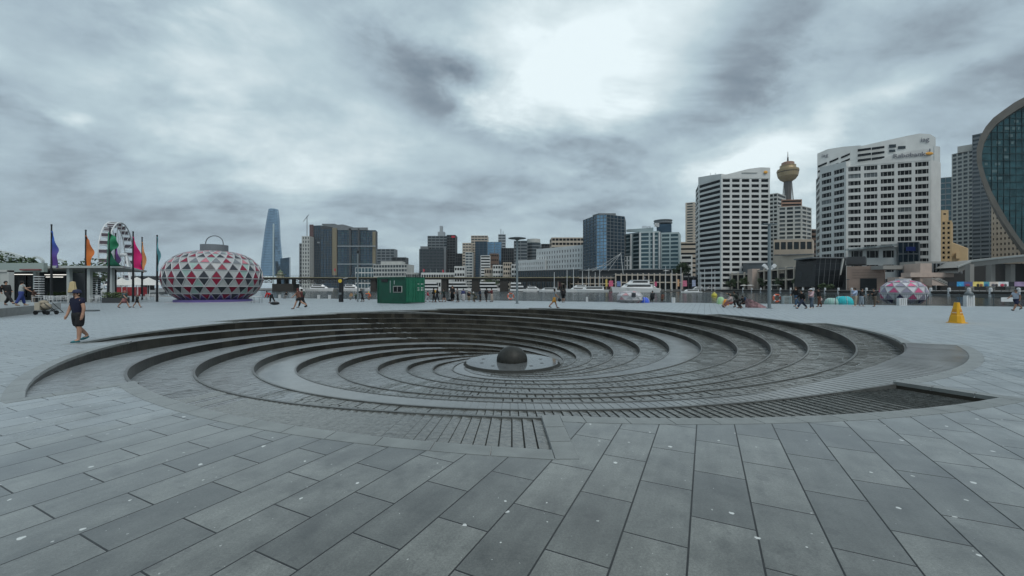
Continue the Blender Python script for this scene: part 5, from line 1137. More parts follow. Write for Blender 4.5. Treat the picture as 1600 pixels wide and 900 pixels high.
b = MB(); b.box(at(32, 46.4), 46.3, zt(422.5, 46.3), at(62, 46.4), 46.6, zt(420.3, 46.3)); PV(b, 'red_sign', mat('faded_red_sign', (.22, .07, .07), .6))
for (x0, x1, y_) in ((30, 68, 429), (84, 116, 429.5), (86, 110, 433)): b = MB(); b.box(at(x0, 50), 49, zt(y_ + .6, 50), at(x1, 50), 49.2, zt(y_ - .3, 50)); PV(b, 'ceiling_light', mat('lit_strip', (.8, .8, .75), .5, emit=((1, .97, .9), 1.0)))
# white arched roof of the hall beyond
ah = thing('white_arched_roof', 'white sweeping arched roof with round openings behind the pavilion', 'roof', (at(50, 95), 95, 0)); M_SAIL = mat('white_sail', (.55, .60, .60), .5)
b = MB(); pt = [(at(x, 95), 95, zt(y, 95)) for x, y in ((2, 393), (18, 396), (34, 401), (46, 407), (55, 412), (66, 414))]
for p, q_ in zip(pt[:-1], pt[1:]): b.bar(p, q_, .5, .6)
rel(ah, b, 'arch_edge', M_SAIL)
b = MB(); b.face([(at(2, 96), 96, zt(394, 96)), (at(18, 96), 96, zt(396, 96)), (at(34, 96), 96, zt(401, 96)), (at(46, 96), 96, zt(407, 96)), (at(50, 96), 96, zt(416, 96)), (at(-20, 96), 96, zt(416, 96))]); rel(ah, b, 'roof_skin', M_SAIL)
for (px, py, rx, ry) in ((57, 409, 10, 7), (92, 411, 9, 5)):
    b = MB(); ps = [(at(px + rx * cos(t * pi / 12), 94), 94, zt(py - ry * sin(t * pi / 12), 94)) for t in range(25)]; 
    for p, q_ in zip(ps[:-1], ps[1:]): b.bar(p, q_, .35, .5)
    rel(ah, b, 'round_opening', M_SAIL)
b = MB(); b.box(at(-40, 97), 97, 0, at(16, 97), 98, zt(408, 97)); rel(ah, b, 'pale_green_wall', mat('pale_green_glass', (.25, .38, .36), .3))
# observation wheel
wx, wy = at(183, 190), 190; wh = thing('ferris_wheel', 'white observation wheel with enclosed cabins seen at an angle behind the flags', 'ferris wheel', (wx, wy, 0), R(-62))
Rw = 15.2; zc_ = zt(398, 190) ; wd_ = 1.6
for s_ in (-1, 1):
    b = MB(); pts_ = [(Rw * cos(k * pi / 24), s_ * wd_, zc_ + Rw * sin(k * pi / 24)) for k in range(49)]; b.path(pts_, .28, 6); b.build('rim', M_WHITE, wh)
    for k in range(16): a = k * pi / 8; b = MB(); b.tube((0, s_ * wd_ * .6, zc_), (Rw * cos(a), s_ * wd_, zc_ + Rw * sin(a)), .10, n=5); b.build('spoke', M_WHITE, wh)
b = MB()
for k in range(32): a = k * pi / 16; b.tube((Rw * cos(a), -wd_, zc_ + Rw * sin(a)), (Rw * cos(a), wd_, zc_ + Rw * sin(a)), .12, n=5)
b.build('rim_struts', M_WHITE, wh)
b = MB(); b.tube((0, -3.5, zc_), (0, 3.5, zc_), .8, n=14); b.build('hub', M_WHITE, wh)
for s_ in (-1, 1):
    for q_ in (-1, 1): b = MB(); b.tube((0, s_ * 3.2, zc_), (q_ * 6.5, s_ * 7, 0), .42, n=8); b.build('support_leg', M_WHITE, wh)
M_CABIN = mat('cabin_glass_pinkish', (.10, .07, .085), .3, metal=.2)
for k in range(24):
    a = k * pi / 12 + .1; cx_, cz_ = (Rw + .2) * cos(a), zc_ + (Rw + .2) * sin(a)
    b = MB(); b.box(cx_ - .95, -1.15, cz_ - 1.9, cx_ + .95, 1.15, cz_ - .5); gb_ = b.build('cabin', M_CABIN, wh); b = MB(); b.box(cx_ - 1.05, -1.25, cz_ - .5, cx_ + 1.05, 1.25, cz_ - .2); b.box(cx_ - 1.0, -1.2, cz_ - 2.15, cx_ + 1.0, 1.2, cz_ - 1.9); b.box(cx_ - .04, -1.2, cz_ - 1.9, cx_ + .04, 1.2, cz_ - .5); rel_ = link('cabin_frame', b.mesh('cabin_frame', [M_WHITE]), gb_)
b = MB(); b.box(-9, -7, 0, 9, 7, 1.0); b.build('boarding_platform', M_WHITE, wh)
b = MB(); b.box(at(182, 90), 90, 0, at(217, 90), 92, zt(448.5, 90)); tag(b.build('red_hoarding', mat('red_hoarding_paint', (.32, .03, .04), .6, var=.2, vscale=.8)), 'red painted hoarding at the foot of the observation wheel', 'hoarding')
for (px, Y, lb, w_) in ((214, 85, 'white marquee roof just right of the magenta flag', 3.2), (232, 88, 'low white marquee roof left of the big lantern', 3.2), (190, 92, 'white marquee roof at the base of the observation wheel', 3)):
    r_ = thing('marquee', lb, 'marquee', (at(px, Y), Y, 0)); b = MB(); b.lathe([(w_ * 1.1, 2.3), (w_ * .6, 2.9), (.05, 4.0)], (0, 0, 0), 4, a0=pi / 4, a1=2.25 * pi); b.build('roof', M_CANVAS, r_)
    for (sx_, sy_) in ((1, 1), (1, -1), (-1, 1), (-1, -1)): b = MB(); b.tube((sx_ * w_ * .75, sy_ * w_ * .75, 0), (sx_ * w_ * .75, sy_ * w_ * .75, 2.4), .06); b.build('leg', M_WHITE, r_)
b = MB(); b.box(at(205, 110), 110, zt(437, 110), at(262, 110), 113, zt(431.5, 110)); b.box(at(255, 110), 110.5, 0, at(258, 110), 112, zt(436, 110)); b.box(at(222, 110), 110.5, 0, at(224, 110), 112, zt(436, 110)); tag(b.build('footbridge', M_DGREY), 'dark footbridge deck between the flags and the big lantern', 'footbridge')

# cafe furniture: white chairs and tables
def chair(label, x, y, rz, group):
    r_ = thing('cafe_chair', label, 'chair', (x, y, 0), rz, group)
    b = MB(); b.box(-.22, -.22, .43, .22, .22, .47); b.build('seat', M_WHITE, r_)
    b = MB(); b.box(-.22, .19, .47, -.18, .23, .86); b.box(.18, .19, .47, .22, .23, .86)
    for k in range(3): b.box(-.18, .2, .56 + k * .12, .18, .22, .62 + k * .12)
    b.build('backrest', M_WHITE, r_)
    for (sx_, sy_) in ((1, 1), (1, -1), (-1, 1), (-1, -1)): b = MB(); b.tube((sx_ * .2, sy_ * .2, 0), (sx_ * .19, sy_ * .19, .44), .018); b.build('leg', M_WHITE, r_)
    return r_
def table(label, x, y, group):
    r_ = thing('cafe_table', label, 'table', (x, y, 0), 0, group)
    b = MB(); b.box(-.45, -.45, .70, .45, .45, .75); b.build('table_top', M_WHITE, r_)
    for (sx_, sy_) in ((1, 1), (1, -1), (-1, 1), (-1, -1)): b = MB(); b.tube((sx_ * .4, sy_ * .4, 0), (sx_ * .4, sy_ * .4, .71), .022); b.build('leg', M_WHITE, r_)
    return r_
c0 = chair('white metal cafe chair on the terrace under the pavilion roof', at(86, 44), 44, .3, 'white cafe chairs at the pavilion'); t0 = table('white square cafe table on the terrace under the pavilion roof', at(92, 44.8), 44.8, 'white cafe tables at the pavilion')
rc = random.Random(4); first = True
CAFE = {90: 'left of the walking boy, near the purple flag pole', 101: 'directly left of the folded cream parasol', 160: 'just left of the green flag pole', 172: 'just right of the green flag pole', 153: 'by the rear slatted rack', 64: 'behind the pushchair at far left', 182: 'behind the long hedge planter', 235: 'just left of the big lantern'}
for (px, Y) in ((90, 44.6), (101, 45), (160, 47), (172, 47.5), (153, 50), (64, 43), (182, 52), (235, 56)):
    t = t0 if first else copy_tree(t0); t.location = (at(px, Y), Y, 0); t.rotation_euler = (0, 0, rc.random())
    for k in range(4 if px != 64 else 2):
        a = k * pi / 2 + .4; c = c0 if (first and k == 0) else copy_tree(c0); c.location = (at(px, Y) + .8 * cos(a), Y + .8 * sin(a), 0); c.rotation_euler = (0, 0, a - pi / 2 + rc.uniform(-.2, .2)); c['label'] = 'white metal cafe chair ' + CAFE[px]
    first = False
    t['label'] = 'white square cafe table ' + CAFE[px]
    if px == 235: t['label'] = 'lone white cafe table standing just left of the big lantern'
parasol('folded cream parasol standing right behind the boy in the navy shirt', at(113.5, 40), 40, 0, 2.3, .4, M_CNV2, closed=True)
# shelf stack, planters
for (px, Y, lb) in ((61, 46, 'stack of white slatted racks under the pavilion roof at left'), (151, 53, 'stack of white slatted racks behind the green flag')):
    r_ = thing('slatted_rack', lb, 'rack', (at(px, Y), Y, 0))
    for k in range(9): b = MB(); b.box(-.4, -.2, .8 + k * .27, .4, .2, .88 + k * .27); b.build('shelf', M_WHITE, r_)
    b = MB(); b.box(-.36, -.16, 0, -.30, .16, 3.1); b.box(.30, -.16, 0, .36, .16, 3.1); b.build('frame', M_DGREY, r_)
for (px, Y, w_, lb) in ((181, 46, 2.6, 'long planter with green hedge behind the woman and child'), (98, 52, 3.4, 'dark planter with low hedge behind the cafe tables')):
    r_ = thing('hedge_planter', lb, 'planter', (at(px, Y), Y, 0)); b = MB(); b.box(-w_ / 2, -.3, 0, w_ / 2, .3, .6); b.build('box', M_DGREY, r_); b = MB(); rr_ = random.Random(3)
    for k in range(500):
        p = Vector((rr_.uniform(-w_ / 2, w_ / 2), rr_.uniform(-.35, .35), rr_.uniform(.6, 1.2))); u = Vector((rr_.gauss(0, 1), rr_.gauss(0, 1), rr_.gauss(0, 1))).normalized() * .09; v = u.cross(Vector((rr_.gauss(0, 1), 1, rr_.gauss(0, 1)))).normalized() * .06; b.face([p - u, p - v, p + u, p + v])
    b.build('hedge', M_LEAF2, r_, recalc=False)
# flags
def banner_flag(label, px, Ytip, ytop, ybase_px, m, outline, motif=None, lean=0):
    Y = Ytip; r_ = thing('banner_flag', label, 'flag', (at(px, Y), Y, 0)); H_ = zt(ytop, Y)
    b = MB(); b.tube((0, 0, 0), (lean, 0, H_), .13, .07, 8); b.ell((lean, 0, H_ + .08), (.1, .1, .1), 8); b.build('pole', mat('flagpole_black', (.02, .022, .025), .4) if 'FP' not in PANES else PANES['FP'], r_)
    rows = []; n = len(outline); W0 = px
    fine = []
    for i in range(n - 1):
        for k in range(4): u = k / 4; fine.append([outline[i][c] + (outline[i + 1][c] - outline[i][c]) * u for c in range(3)])
    fine.append(list(outline[-1]))
    for i, (y, xl, xr) in enumerate(fine):
        row = []
        for k in range(7):
            u = k / 6; x = at(xl + (xr - xl) * u, Y) - at(px, Y); row.append((x, .22 * sin(u * 4.5 + i * .35) * u + .1 * sin(i * .8) * u, zt(y, Y)))
        rows.append(row)
    b = MB(); b.grid(rows); b.build('flag', m, r_, smooth=True, recalc=False)
    if False:
        for (y, x0, x1, h_) in motif:
            b = MB(); b.face([(at(x0, Y) - at(px, Y), -.28, zt(y, Y)), (at(x1, Y) - at(px, Y), -.3, zt(y - 1, Y)), (at(x1, Y) - at(px, Y), -.3, zt(y - h_ - 1, Y)), (at(x0, Y) - at(px, Y), -.28, zt(y - h_, Y))]); b.build('printed_mark', M_FW, r_, recalc=False)
    return r_
def cloth(n, c, c2=None):
    m = mat(n, c, .7, var=.12, vscale=1.2)
    if c2:
        nt = m.node_tree; N = nt.nodes; L = nt.links; tc = N.new('ShaderNodeTexCoord'); s_ = N.new('ShaderNodeSeparateXYZ'); L.new(tc.outputs['Generated'], s_.inputs[0]); cr = N.new('ShaderNodeValToRGB'); L.new(s_.outputs[2], cr.inputs[0]); cr.color_ramp.elements[0].color = (*c, 1); cr.color_ramp.elements[1].color = (*c2, 1); cr.color_ramp.elements[0].position = .3; cr.color_ramp.elements[1].position = .75; L.new(cr.outputs[0], N['Principled BSDF'].inputs['Base Color'])
    return m
banner_flag('purple flag shading to blue, leftmost of the flags', 80.5, 47, 352.5, 470, cloth('purple_cloth', (.10, .05, .25), (.04, .12, .45)), [(361, 80.5, 82), (372, 80.5, 86), (385, 80.5, 87), (396, 80.5, 88), (408, 80.5, 92), (418.5, 80.5, 93)], [(414, 83, 91, 1.5), (399, 82, 86, 2), (393, 82, 85, 2), (386, 82, 86, 1.5)])
banner_flag('orange flag, second from the left', 134, 49, 361, 470, cloth('orange_cloth', (.60, .17, .03), (.50, .14, .04)), [(368, 134, 135), (376, 134, 141), (388, 134, 142), (398, 134, 145), (410, 134, 143), (420, 134, 143)], [(414, 136, 142, 1.3)])
banner_flag('large green flag gathered at its middle, third from the left', 168.5, 46, 357, 471, cloth('green_cloth', (.01, .12, .07), (.03, .25, .12)), [(363, 169, 171), (371, 168.5, 183), (380, 168, 182), (388, 168, 180), (394, 168, 174), (404, 167.5, 181), (416, 167, 189), (415, 167, 188)], [(384, 171, 180, 2), (410, 171, 177, 1.2)], lean=.25)
banner_flag('narrow dark purple flag half hidden behind the green flag', 180.5, 52, 366, 465, cloth('dark_purple_cloth', (.03, .03, .07), (.16, .05, .25)), [(385, 180, 184), (392, 180, 184.5), (402, 180, 185), (410, 180, 186), (421, 180, 185)])
banner_flag('magenta flag widening to the bottom right', 208, 49, 363.5, 470, cloth('magenta_cloth', (.55, .01, .14)), [(370, 208, 209), (378, 208, 212), (392, 208, 216), (406, 208, 220), (418, 208.5, 223), (422, 222, 224)], [(417, 211, 217, 1.2)])
banner_flag('pale orange flag behind the magenta flag', 222, 58, 372, 466, cloth('pale_orange_cloth', (.62, .26, .10)), [(378, 222, 223), (385, 221.5, 225), (400, 221.5, 226), (414, 221.5, 226), (426, 222, 225)])
banner_flag('slim pale teal flag, rightmost, standing left of the big lantern', 245.5, 50, 369, 470, cloth('teal_cloth', (.10, .30, .34)), [(370, 245, 247), (384, 244.5, 248), (394, 244.5, 248.5), (408, 244.5, 247.5), (424, 245, 247)])
# ================================================================== plaza furniture
def edgeY(px):                          # promenade edge line Y = 53.5 - .36 X
    k = (px - 800) / F; return 53.3 / (1 + .36 * k)
rl = thing('promenade_railing', 'long low metal railing with thin bars along the plaza edge', 'railing', (0, 53.2, 0)); M_RAIL = mat('railing_grey', (.10, .12, .13), .45, metal=.3)
ee = Vector((1, -.36, 0)).normalized()
def RP(s_, z=0): p = Vector((0, 53.1, 0)) + ee * s_; return Vector((p.x, p.y, z))
s0, s1 = -44.0, 66.0; n_ = int((s1 - s0) / 2.4)
for k in range(n_):
    a, c = RP(s0 + k * 2.4), RP(s0 + (k + 1) * 2.4); b = MB()
    b.bar(a + Vector((0, 0, 1.08)), c + Vector((0, 0, 1.08)), .035, .035); b.bar(a + Vector((0, 0, .12)), c + Vector((0, 0, .12)), .03, .03)
    for j in range(1, 16): p = a.lerp(c, j / 16); b.bar(p + Vector((0, 0, .12)), p + Vector((0, 0, 1.08)), .011)
    rel(rl, b, 'panel', M_RAIL)
for k in range(n_ + 1): b = MB(); p = RP(s0 + k * 2.4); b.bar(p, p + Vector((0, 0, 1.16)), .06, .05); rel(rl, b, 'post', M_RAIL)

# big lantern and smaller domes made of triangles
M_LW = mat('lantern_white_frame', (.50, .50, .52), .4); M_LG = mat('lantern_pale_skin', (.38, .40, .40), .45, var=.12, vscale=.6); M_LT = mat('lantern_pale_teal', (.28, .40, .37), .45, var=.15, vscale=.8)
M_LV = mat('lantern_violet', (.13, .10, .28), .45, var=.1); M_CRIM = mat('lantern_crimson', (.22, .008, .035), .45); M_INK = mat('lantern_black', (.03, .035, .045), .45); M_ROSE = mat('lantern_rose', (.48, .16, .20), .45); M_SLATE = mat('lantern_slate', (.17, .19, .21), .45)
def lantern(label, name, x, y, Rr, H_, rows, ncell, style, z0=0, cap=True, rz=0):
    r_ = thing(name, label, 'lantern', (x, y, z0), rz)
    def prof(v):                        # v 0 bottom .. 1 top
        ph = -.98 + (pi / 2 * .965 + .98) * v; r = Rr * max(0.0, cos(ph)) ** .72 * (1 if ph > 0 else 1); z = (sin(ph) - sin(-.98)) / (sin(pi / 2 * .965) - sin(-.98)) * H_
        return r, z
    vs = rows
    def P(v, a, o=0): r, z = prof(v); return Vector(((r + o) * cos(a), (r + o) * sin(a), z + o * .25))
    base = {}; tri = []
    for j in range(len(vs) - 1):
        v0, v1 = vs[j], vs[j + 1]; off = (j % 2) * .5
        for k in range(ncell):
            a0 = 2 * pi * (k + off) / ncell; a1 = 2 * pi * (k + 1 + off) / ncell; am = (a0 + a1) / 2; an = am + 2 * pi / ncell
            up = (P(v0, a0), P(v0, a1), P(v1, am)); dn = (P(v1, am), P(v0, a1), P(v1, an))
            tri.append((j, k, 'u', up)); tri.append((j, k, 'd', dn))
    skin_ = MB(); fr = MB(); groups = {}
    for (j, k, ud, t) in tri:
        c = sum(t, Vector()) / 3; nrm = (t[1] - t[0]).cross(t[2] - t[0]).normalized()
        if nrm.dot(Vector((c.x, c.y, 0))) < 0: nrm = -nrm
        m = style(j, k, ud)
        skin_.face(t, m[0])
        for e_ in range(3):
            fr.bar(t[e_] + nrm * .02, t[(e_ + 1) % 3] + nrm * .02, .055 * Rr / 5.6 + .02, .05)
        if m[1] is not None:
            ins = [c + (p - c) * .76 + nrm * .035 for p in t]; ft = [q_ + nrm * .03 for q_ in ins]
            b = MB(); b.face(ft)
            for e_ in range(3): b.face([ins[e_], ins[(e_ + 1) % 3], ft[(e_ + 1) % 3], ft[e_]])
            groups.setdefault('x', []).append((b, m[1], -c.dot(Vector((0, 0, 0))) , c))
    skin_.build('skin', [M_LG, M_LT, M_LV, M_LW], r_, recalc=False); fr.build('frame', M_LW, r_)
    # panels facing the viewer as parts, the far side joined
    G = groups.get('x', []); G.sort(key=lambda q: (q[3].x * cos(rz) - q[3].y * sin(rz)) * 0 + (q[3].x * sin(rz) + q[3].y * cos(rz)))
    for (b, m, _, c) in G[:98]: b.build('triangle_panel', m, r_, recalc=False)
    if len(G) > 98:
        by = MB(); ms = [M_CRIM, M_INK, M_ROSE, M_SLATE]
        for (b, m, _, c) in G[98:]:
            i0 = len(by.v); by.v += b.v; by.f += [tuple(i0 + q for q in f) for f in b.f]; by.m += [ms.index(m) if m in ms else 0] * len(b.f)
        tag(by.build('triangle_panel', ms, r_, recalc=False), kind='stuff')
    return r_, prof
def sty_big(j, k, ud):
    base = 2 if j == 0 else (1 if (k * 7 + j * 3 + (ud == 'd')) % 5 == 0 else 0)
    if ud == ('d' if j < 3 else 'u'): pass
    show = 'd' if j < 3 else 'u'
    if ud != show: return (base, None)
    red = (k + (j // 2)) % 2 == 0
    if j >= 7: return (base, M_ROSE if red else M_SLATE)
    if j == 5: return (base, (M_CRIM if (k % 4 == 0) else M_ROSE) if red else M_SLATE)
    return (base, M_CRIM if red else M_INK)
M_DRUM = mat('grey_metal_drum', (.16, .175, .19), .5)
BX, BY = at(335, 49.5), 49.5
lt, pf = lantern('huge squashed lantern ball of red, pink and black triangles with grey cap and handle', 'giant_lantern', BX, BY, 5.1, 5.85, [0, .13, .25, .37, .485, .595, .695, .785, .865, .935], 28, sty_big, z0=.35)
b = MB(); b.lathe([(1.0, 5.72), (1.42, 5.74), (1.42, 6.62), (.9, 6.64), (.1, 6.6)], (0, 0, 0), 32); b.build('cap_drum', M_DRUM, lt)
b = MB(); b.path([(1.1 * cos(pi - k * pi / 14), 0, 6.62 + 1.15 * sin(k * pi / 14) ** .8) for k in range(15)], .055, 8); b.build('handle', M_DRUM, lt)
b = MB(); b.lathe([(3.95, -.35), (3.95, -.05), (3.7, 0), (.1, 0)], (0, 0, 0), 40); b.build('base_plinth', M_LV, lt)
b = MB(); b.lathe([(4.7, -.345), (4.7, -.30), (3.95, -.30)], (0, 0, 0), 40); b.build('base_rim', M_LW, lt)
def sty_small(j, k, ud):
    if ud == ('u' if j != 0 else 'd'):
        c = [M_ROSE2, M_SLV, M_INK2][(k + j * 2) % 3] if j < 2 else [M_ROSE2, M_SLV][(k + j) % 2]
        return (3, c)
    return (0 if (j + k) % 2 else 3, None)
M_ROSE2 = mat('dome_pink', (.62, .11, .24), .5); M_SLV = mat('dome_lilac_grey', (.30, .28, .36), .5); M_INK2 = mat('dome_dark_violet', (.04, .03, .10), .5)
Yd_ = 43
M_LG, M_LG0 = mat('dome_white_skin', (.58, .58, .62), .5), M_LG
d1, _ = lantern('small white dome lantern patterned with pink and violet triangles at right by the railing', 'dome_lantern', at(1404, Yd_), Yd_ - .5, 1.9, 2.45, [0, .2, .4, .6, .78, .93], 12, sty_small, z0=.05, rz=.15)
b = MB(); b.lathe([(.62, 2.42), (.62, 2.62), (.1, 2.64)], (0, 0, 0), 24); b.build('cap_ring', M_LW, d1)
M_LG = M_LG0
def sty_pale(j, k, ud): return (3, M_ROSE3 if (ud == 'u' and (k * 3 + j) % 4 == 0) else None)
M_ROSE3 = mat('faded_pink', (.55, .30, .32), .5)
d2, _ = lantern('pale cream dome lantern with faint pink triangles beside the blue tent', 'dome_lantern', at(984, 46.5), 46.5, 1.5, 1.35, [0, .25, .5, .75, .93], 10, sty_pale)
b = MB(); b.box(-.22, -1.55, .7, .22, -1.45, 1.15); b.build('dark_hatch', M_INK, d2)
def blob_tent(label, px, Y, w_, h_, m, m2=None):
    r_ = thing('play_tent', label, 'tent', (at(px, Y), Y, 0)); b = MB(); b.lathe([(w_ / 2 * cos(t * pi / 16) ** .6 if t < 8 else .001, h_ * sin(t * pi / 16)) for t in range(9)], (0, 0, 0), 20); b.build('cover', m, r_, smooth=True)
    b = MB()
    for k in range(6): a = k * pi / 3 + .2; b.path([(w_ / 2 * 1.01 * cos(t * pi / 16) ** .6 * cos(a), w_ / 2 * 1.01 * cos(t * pi / 16) ** .6 * sin(a), h_ * 1.01 * sin(t * pi / 16)) for t in range(8)], .02, 5)
    b.build('seam', m2 or M_LW, r_); return r_
M_TURQ = mat('turquoise_fabric', (.02, .50, .55), .6, var=.1); M_PTURQ = mat('pale_mint_fabric', (.35, .58, .52), .6, var=.1); M_BLUEF = mat('bright_blue_fabric', (.05, .12, .60), .6, var=.1)
blob_tent('bright turquoise inflatable mound right of the walking group', 1318, 42, 1.7, .85, M_TURQ); blob_tent('pale mint inflatable mound left of the turquoise one', 1300, 42.3, 1.3, .65, M_PTURQ)
blob_tent('bright blue play tent beside the pale cream dome', 1007, 46.8, 1.15, .62, M_BLUEF)
blob_tent('lime green inflatable left of the crouching family', 1126, 43, .8, .75, mat('lime_fabric', (.35, .60, .30), .6)); blob_tent('orange and yellow inflatable ball beside the crouching family', 1134, 40, .62, .6, mat('orange_fabric', (.72, .30, .02), .6))
# white boxes fixed by the railing
gwb = 'white boxes along the railing'
for i, (px, w_, h_, lb) in enumerate([(1409, .75, .72, 'white slatted box in front of the patterned dome'), (1514, .75, 1.0, 'white latticed box by the railing left of the far right walker'), (1052, .34, .62, 'white box on the railing right of the seated people'), (1033 - 13, .01, .01, None), (930 - 13, .22, .62, 'narrow white box at the railing right of the person in the black cape'), (498, .32, .6, 'white box at the railing right of the walking couple'), (515, .32, .6, 'second white box at the railing, left of the yellow-topped post'), (437, .3, .6, 'white box at the railing just right of the crouching worker')]):
    if lb is None: continue
    Y = edgeY(px) - .5; r_ = thing('white_box', lb, 'box', (at(px, Y), Y, 0), group=gwb); b = MB(); b.box(-w_ / 2, -.15, 0, w_ / 2, .15, h_); b.build('body', M_WHITE, r_); b = MB()
    for k in range(3 if w_ > .4 else 1): x = -w_ / 2 + w_ * (k + 1) / (4 if w_ > .4 else 2); b.box(x - .012, -.162, .05, x + .012, -.151, h_ - .05)
    b.build('slot', M_GREYP, r_)
    if px == 1514: b = MB(); b.lathe([(.3, 1.02), (.3, 1.2), (.15, 1.38), (.01, 1.42)], (0, 0, 0), 14); b.build('net_dome', M_GREYP, r_)
for (px, lb) in ((1574, 'small white notice board on the railing behind the far right walker'), (1229, 'pale metal crate rack by the railing right of the second life ring')):
    Y = edgeY(px) - .25; b = MB(); 
    if px == 1574: b.box(-.55, 0, .45, .55, .04, .85)
    else:
        b.box(-.42, -.2, .8, .42, .2, .85); b.box(-.42, -.2, 0, -.38, .2, .8); b.box(.38, -.2, 0, .42, .2, .8)
        for k in range(5): b.box(-.38, -.2, .1 + k * .14, .38, -.17, .14 + k * .14)
    o = b.build('notice_board' if px == 1574 else 'metal_rack', M_WHITE if px == 1574 else M_TEALW); o.location = (at(px, Y), Y, 0); tag(o, lb, 'sign' if px == 1574 else 'rack')
# life rings
M_LIFE = mat('orange_life_ring', (.62, .13, .07), .5)
for (px, lb) in ((798, 'orange and white life ring on the railing beside the disc-topped lamp post'), (1214, 'orange life ring on the railing right of the twin-arm lamp post')):
    Y = edgeY(px) - .15; r_ = thing('life_ring', lb, 'life ring', (at(px, Y), Y, .62)); b = MB()
    pts_ = [(.38 * cos(k * pi / 12), 0, .38 * sin(k * pi / 12)) for k in range(25)]; b.path(pts_, .09, 8); b.build('ring', M_LIFE, r_, smooth=True)
    for k in range(4): a = k * pi / 2 + pi / 4; b = MB(); b.tube((.38 * cos(a - .16), 0, .38 * sin(a - .16)), (.38 * cos(a + .16), 0, .38 * sin(a + .16)), .1, n=8); b.build('white_band', M_WHITE, r_)

# lamp posts
M_POST = mat('lamp_post_grey', (.20, .235, .25), .45, metal=.3)
l1 = thing('disc_lamp_post', 'tall grey lamp post topped with a flat disc, centre of the promenade', 'street lamp', (at(808, 43.6), 43.6, 0))
b = MB(); b.tube((0, 0, 0), (0, 0, 7.0), .13, .10, 14); b.lathe([(.26, 0), (.26, .03), (.14, .05)], (0, 0, 0), 16); b.build('pole', M_POST, l1)
b = MB(); b.lathe([(.08, 6.85), (.3, 6.95), (.95, 7.05), (.97, 7.1), (.4, 7.2), (.05, 7.24)], (0, 0, 0), 28); b.build('disc_head', M_POST, l1)
l2 = thing('twin_arm_lamp_post', 'tall grey lamp post with two small floodlights on short angled arms, right', 'street lamp', (at(1202, 33.4), 33.4, 0))
b = MB(); b.tube((0, 0, 0), (0, 0, 6.95), .135, .11, 14); b.lathe([(.26, 0), (.26, .03), (.14, .05)], (0, 0, 0), 16); b.build('pole', M_POST, l2)
b = MB(); b.prism([(-.55, -.2), (.55, -.2), (.55, .2), (-.55, .2)], 6.95, 7.02); b.build('head', M_POST, l2)
for s_ in (-1, 1):
    b = MB(); b.bar((s_ * .12, 0, 3.25), (s_ * .33, 0, 3.48), .14, .14); b.bar((s_ * .26, 0, 3.40), (s_ * .50, 0, 3.62), .20, .24); b.build('floodlight', M_WHITE, l2)
l3 = thing('slim_lamp_post', 'slim pale lamp post rising left of the green container', 'street lamp', (at(559, 50), 50, 0))
b = MB(); b.tube((0, 0, 0), (0, 0, 6.0), .10, .08, 12); b.build('pole', M_POST, l3); b = MB(); b.lathe([(.12, 6.0), (.14, 6.1), (.12, 6.32), (.02, 6.36)], (0, 0, 0), 12); b.build('head', M_BLACK, l3)
ps_ = thing('marker_post', 'thick black post with a round yellow sign near its top', 'post', (at(533, 49), 49, 0))
b = MB(); b.lathe([(.27, 0), (.27, 2.3), (.25, 2.85), (.2, 2.92), (.01, 2.95)], (0, 0, 0), 18); b.build('column', M_BLACK, ps_); b = MB(); b.box(-.16, -.285, .9, .16, -.265, 1.15); b.build('notice', M_GREYP, ps_)
b = MB(); b.tube((0, -.34, 2.55), (0, -.26, 2.55), .22, .22, 18); b.build('yellow_sign', mat('sign_yellow', (.62, .45, .05), .5), ps_); b = MB(); b.bar((0, 0, 2.8), (.8, 0, 2.95), .08, .05); b.build('white_arm', M_WHITE, ps_)

# green container office
M_GRN = mat('green_container_paint', (.006, .070, .043), .42, var=.15, vscale=1.5); M_GRN2 = mat('green_container_doors', (.010, .125, .070), .35, var=.15, vscale=1.5)
cnr = thing('green_container', 'dark green shipping container office with a small barred window on its left face', 'container', (at(634, 43.0), 43.0, 0))
A_ = Vector((at(590, 44.8) - cnr.location.x, 44.8 - 43, 0)); B_ = Vector((0, 0, 0)); C_ = Vector((at(664, 44.4) - cnr.location.x, 1.35, 0)); D_ = A_ + C_ - B_
H_ = 2.88
b = MB(); b.prism([(A_.x, A_.y), (B_.x, B_.y), (C_.x, C_.y), (D_.x, D_.y)], .08, H_); b.build('body', M_GRN, cnr)
eL = (B_ - A_); nL = Vector((eL.y, -eL.x, 0)).normalized(); eR = (C_ - B_); nR = Vector((eR.y, -eR.x, 0)).normalized()
def onL(u, z, o=.03): p = A_ + eL * u + nL * o; return (p.x, p.y, z)
def onR(u, z, o=.03): p = B_ + eR * u + nR * o; return (p.x, p.y, z)
def slab(f_, u0, u1, z0, z1, o, nm, m): b = MB(); b.face([f_(u0, z0, o), f_(u1, z0, o), f_(u1, z1, o), f_(u0, z1, o)]).face([f_(u0, z1, o), f_(u1, z1, o), f_(u1, z1, 0), f_(u0, z1, 0)]).face([f_(u0, z0, o), f_(u0, z1, o), f_(u0, z1, 0), f_(u0, z0, 0)]).face([f_(u1, z0, o), f_(u1, z1, o), f_(u1, z1, 0), f_(u1, z0, 0)]).face([f_(u0, z0, o), f_(u1, z0, o), f_(u1, z0, 0), f_(u0, z0, 0)]); return b.build(nm, m, cnr, recalc=False)
for (u0, u1, z0, z1) in ((0, 1, .02, .16), (0, 1, H_ - .14, H_ + .02), (0, .03, .16, H_ - .14), (.97, 1, .16, H_ - .14)): slab(onL, u0, u1, z0, z1, .05, 'frame_rail', M_GRN)
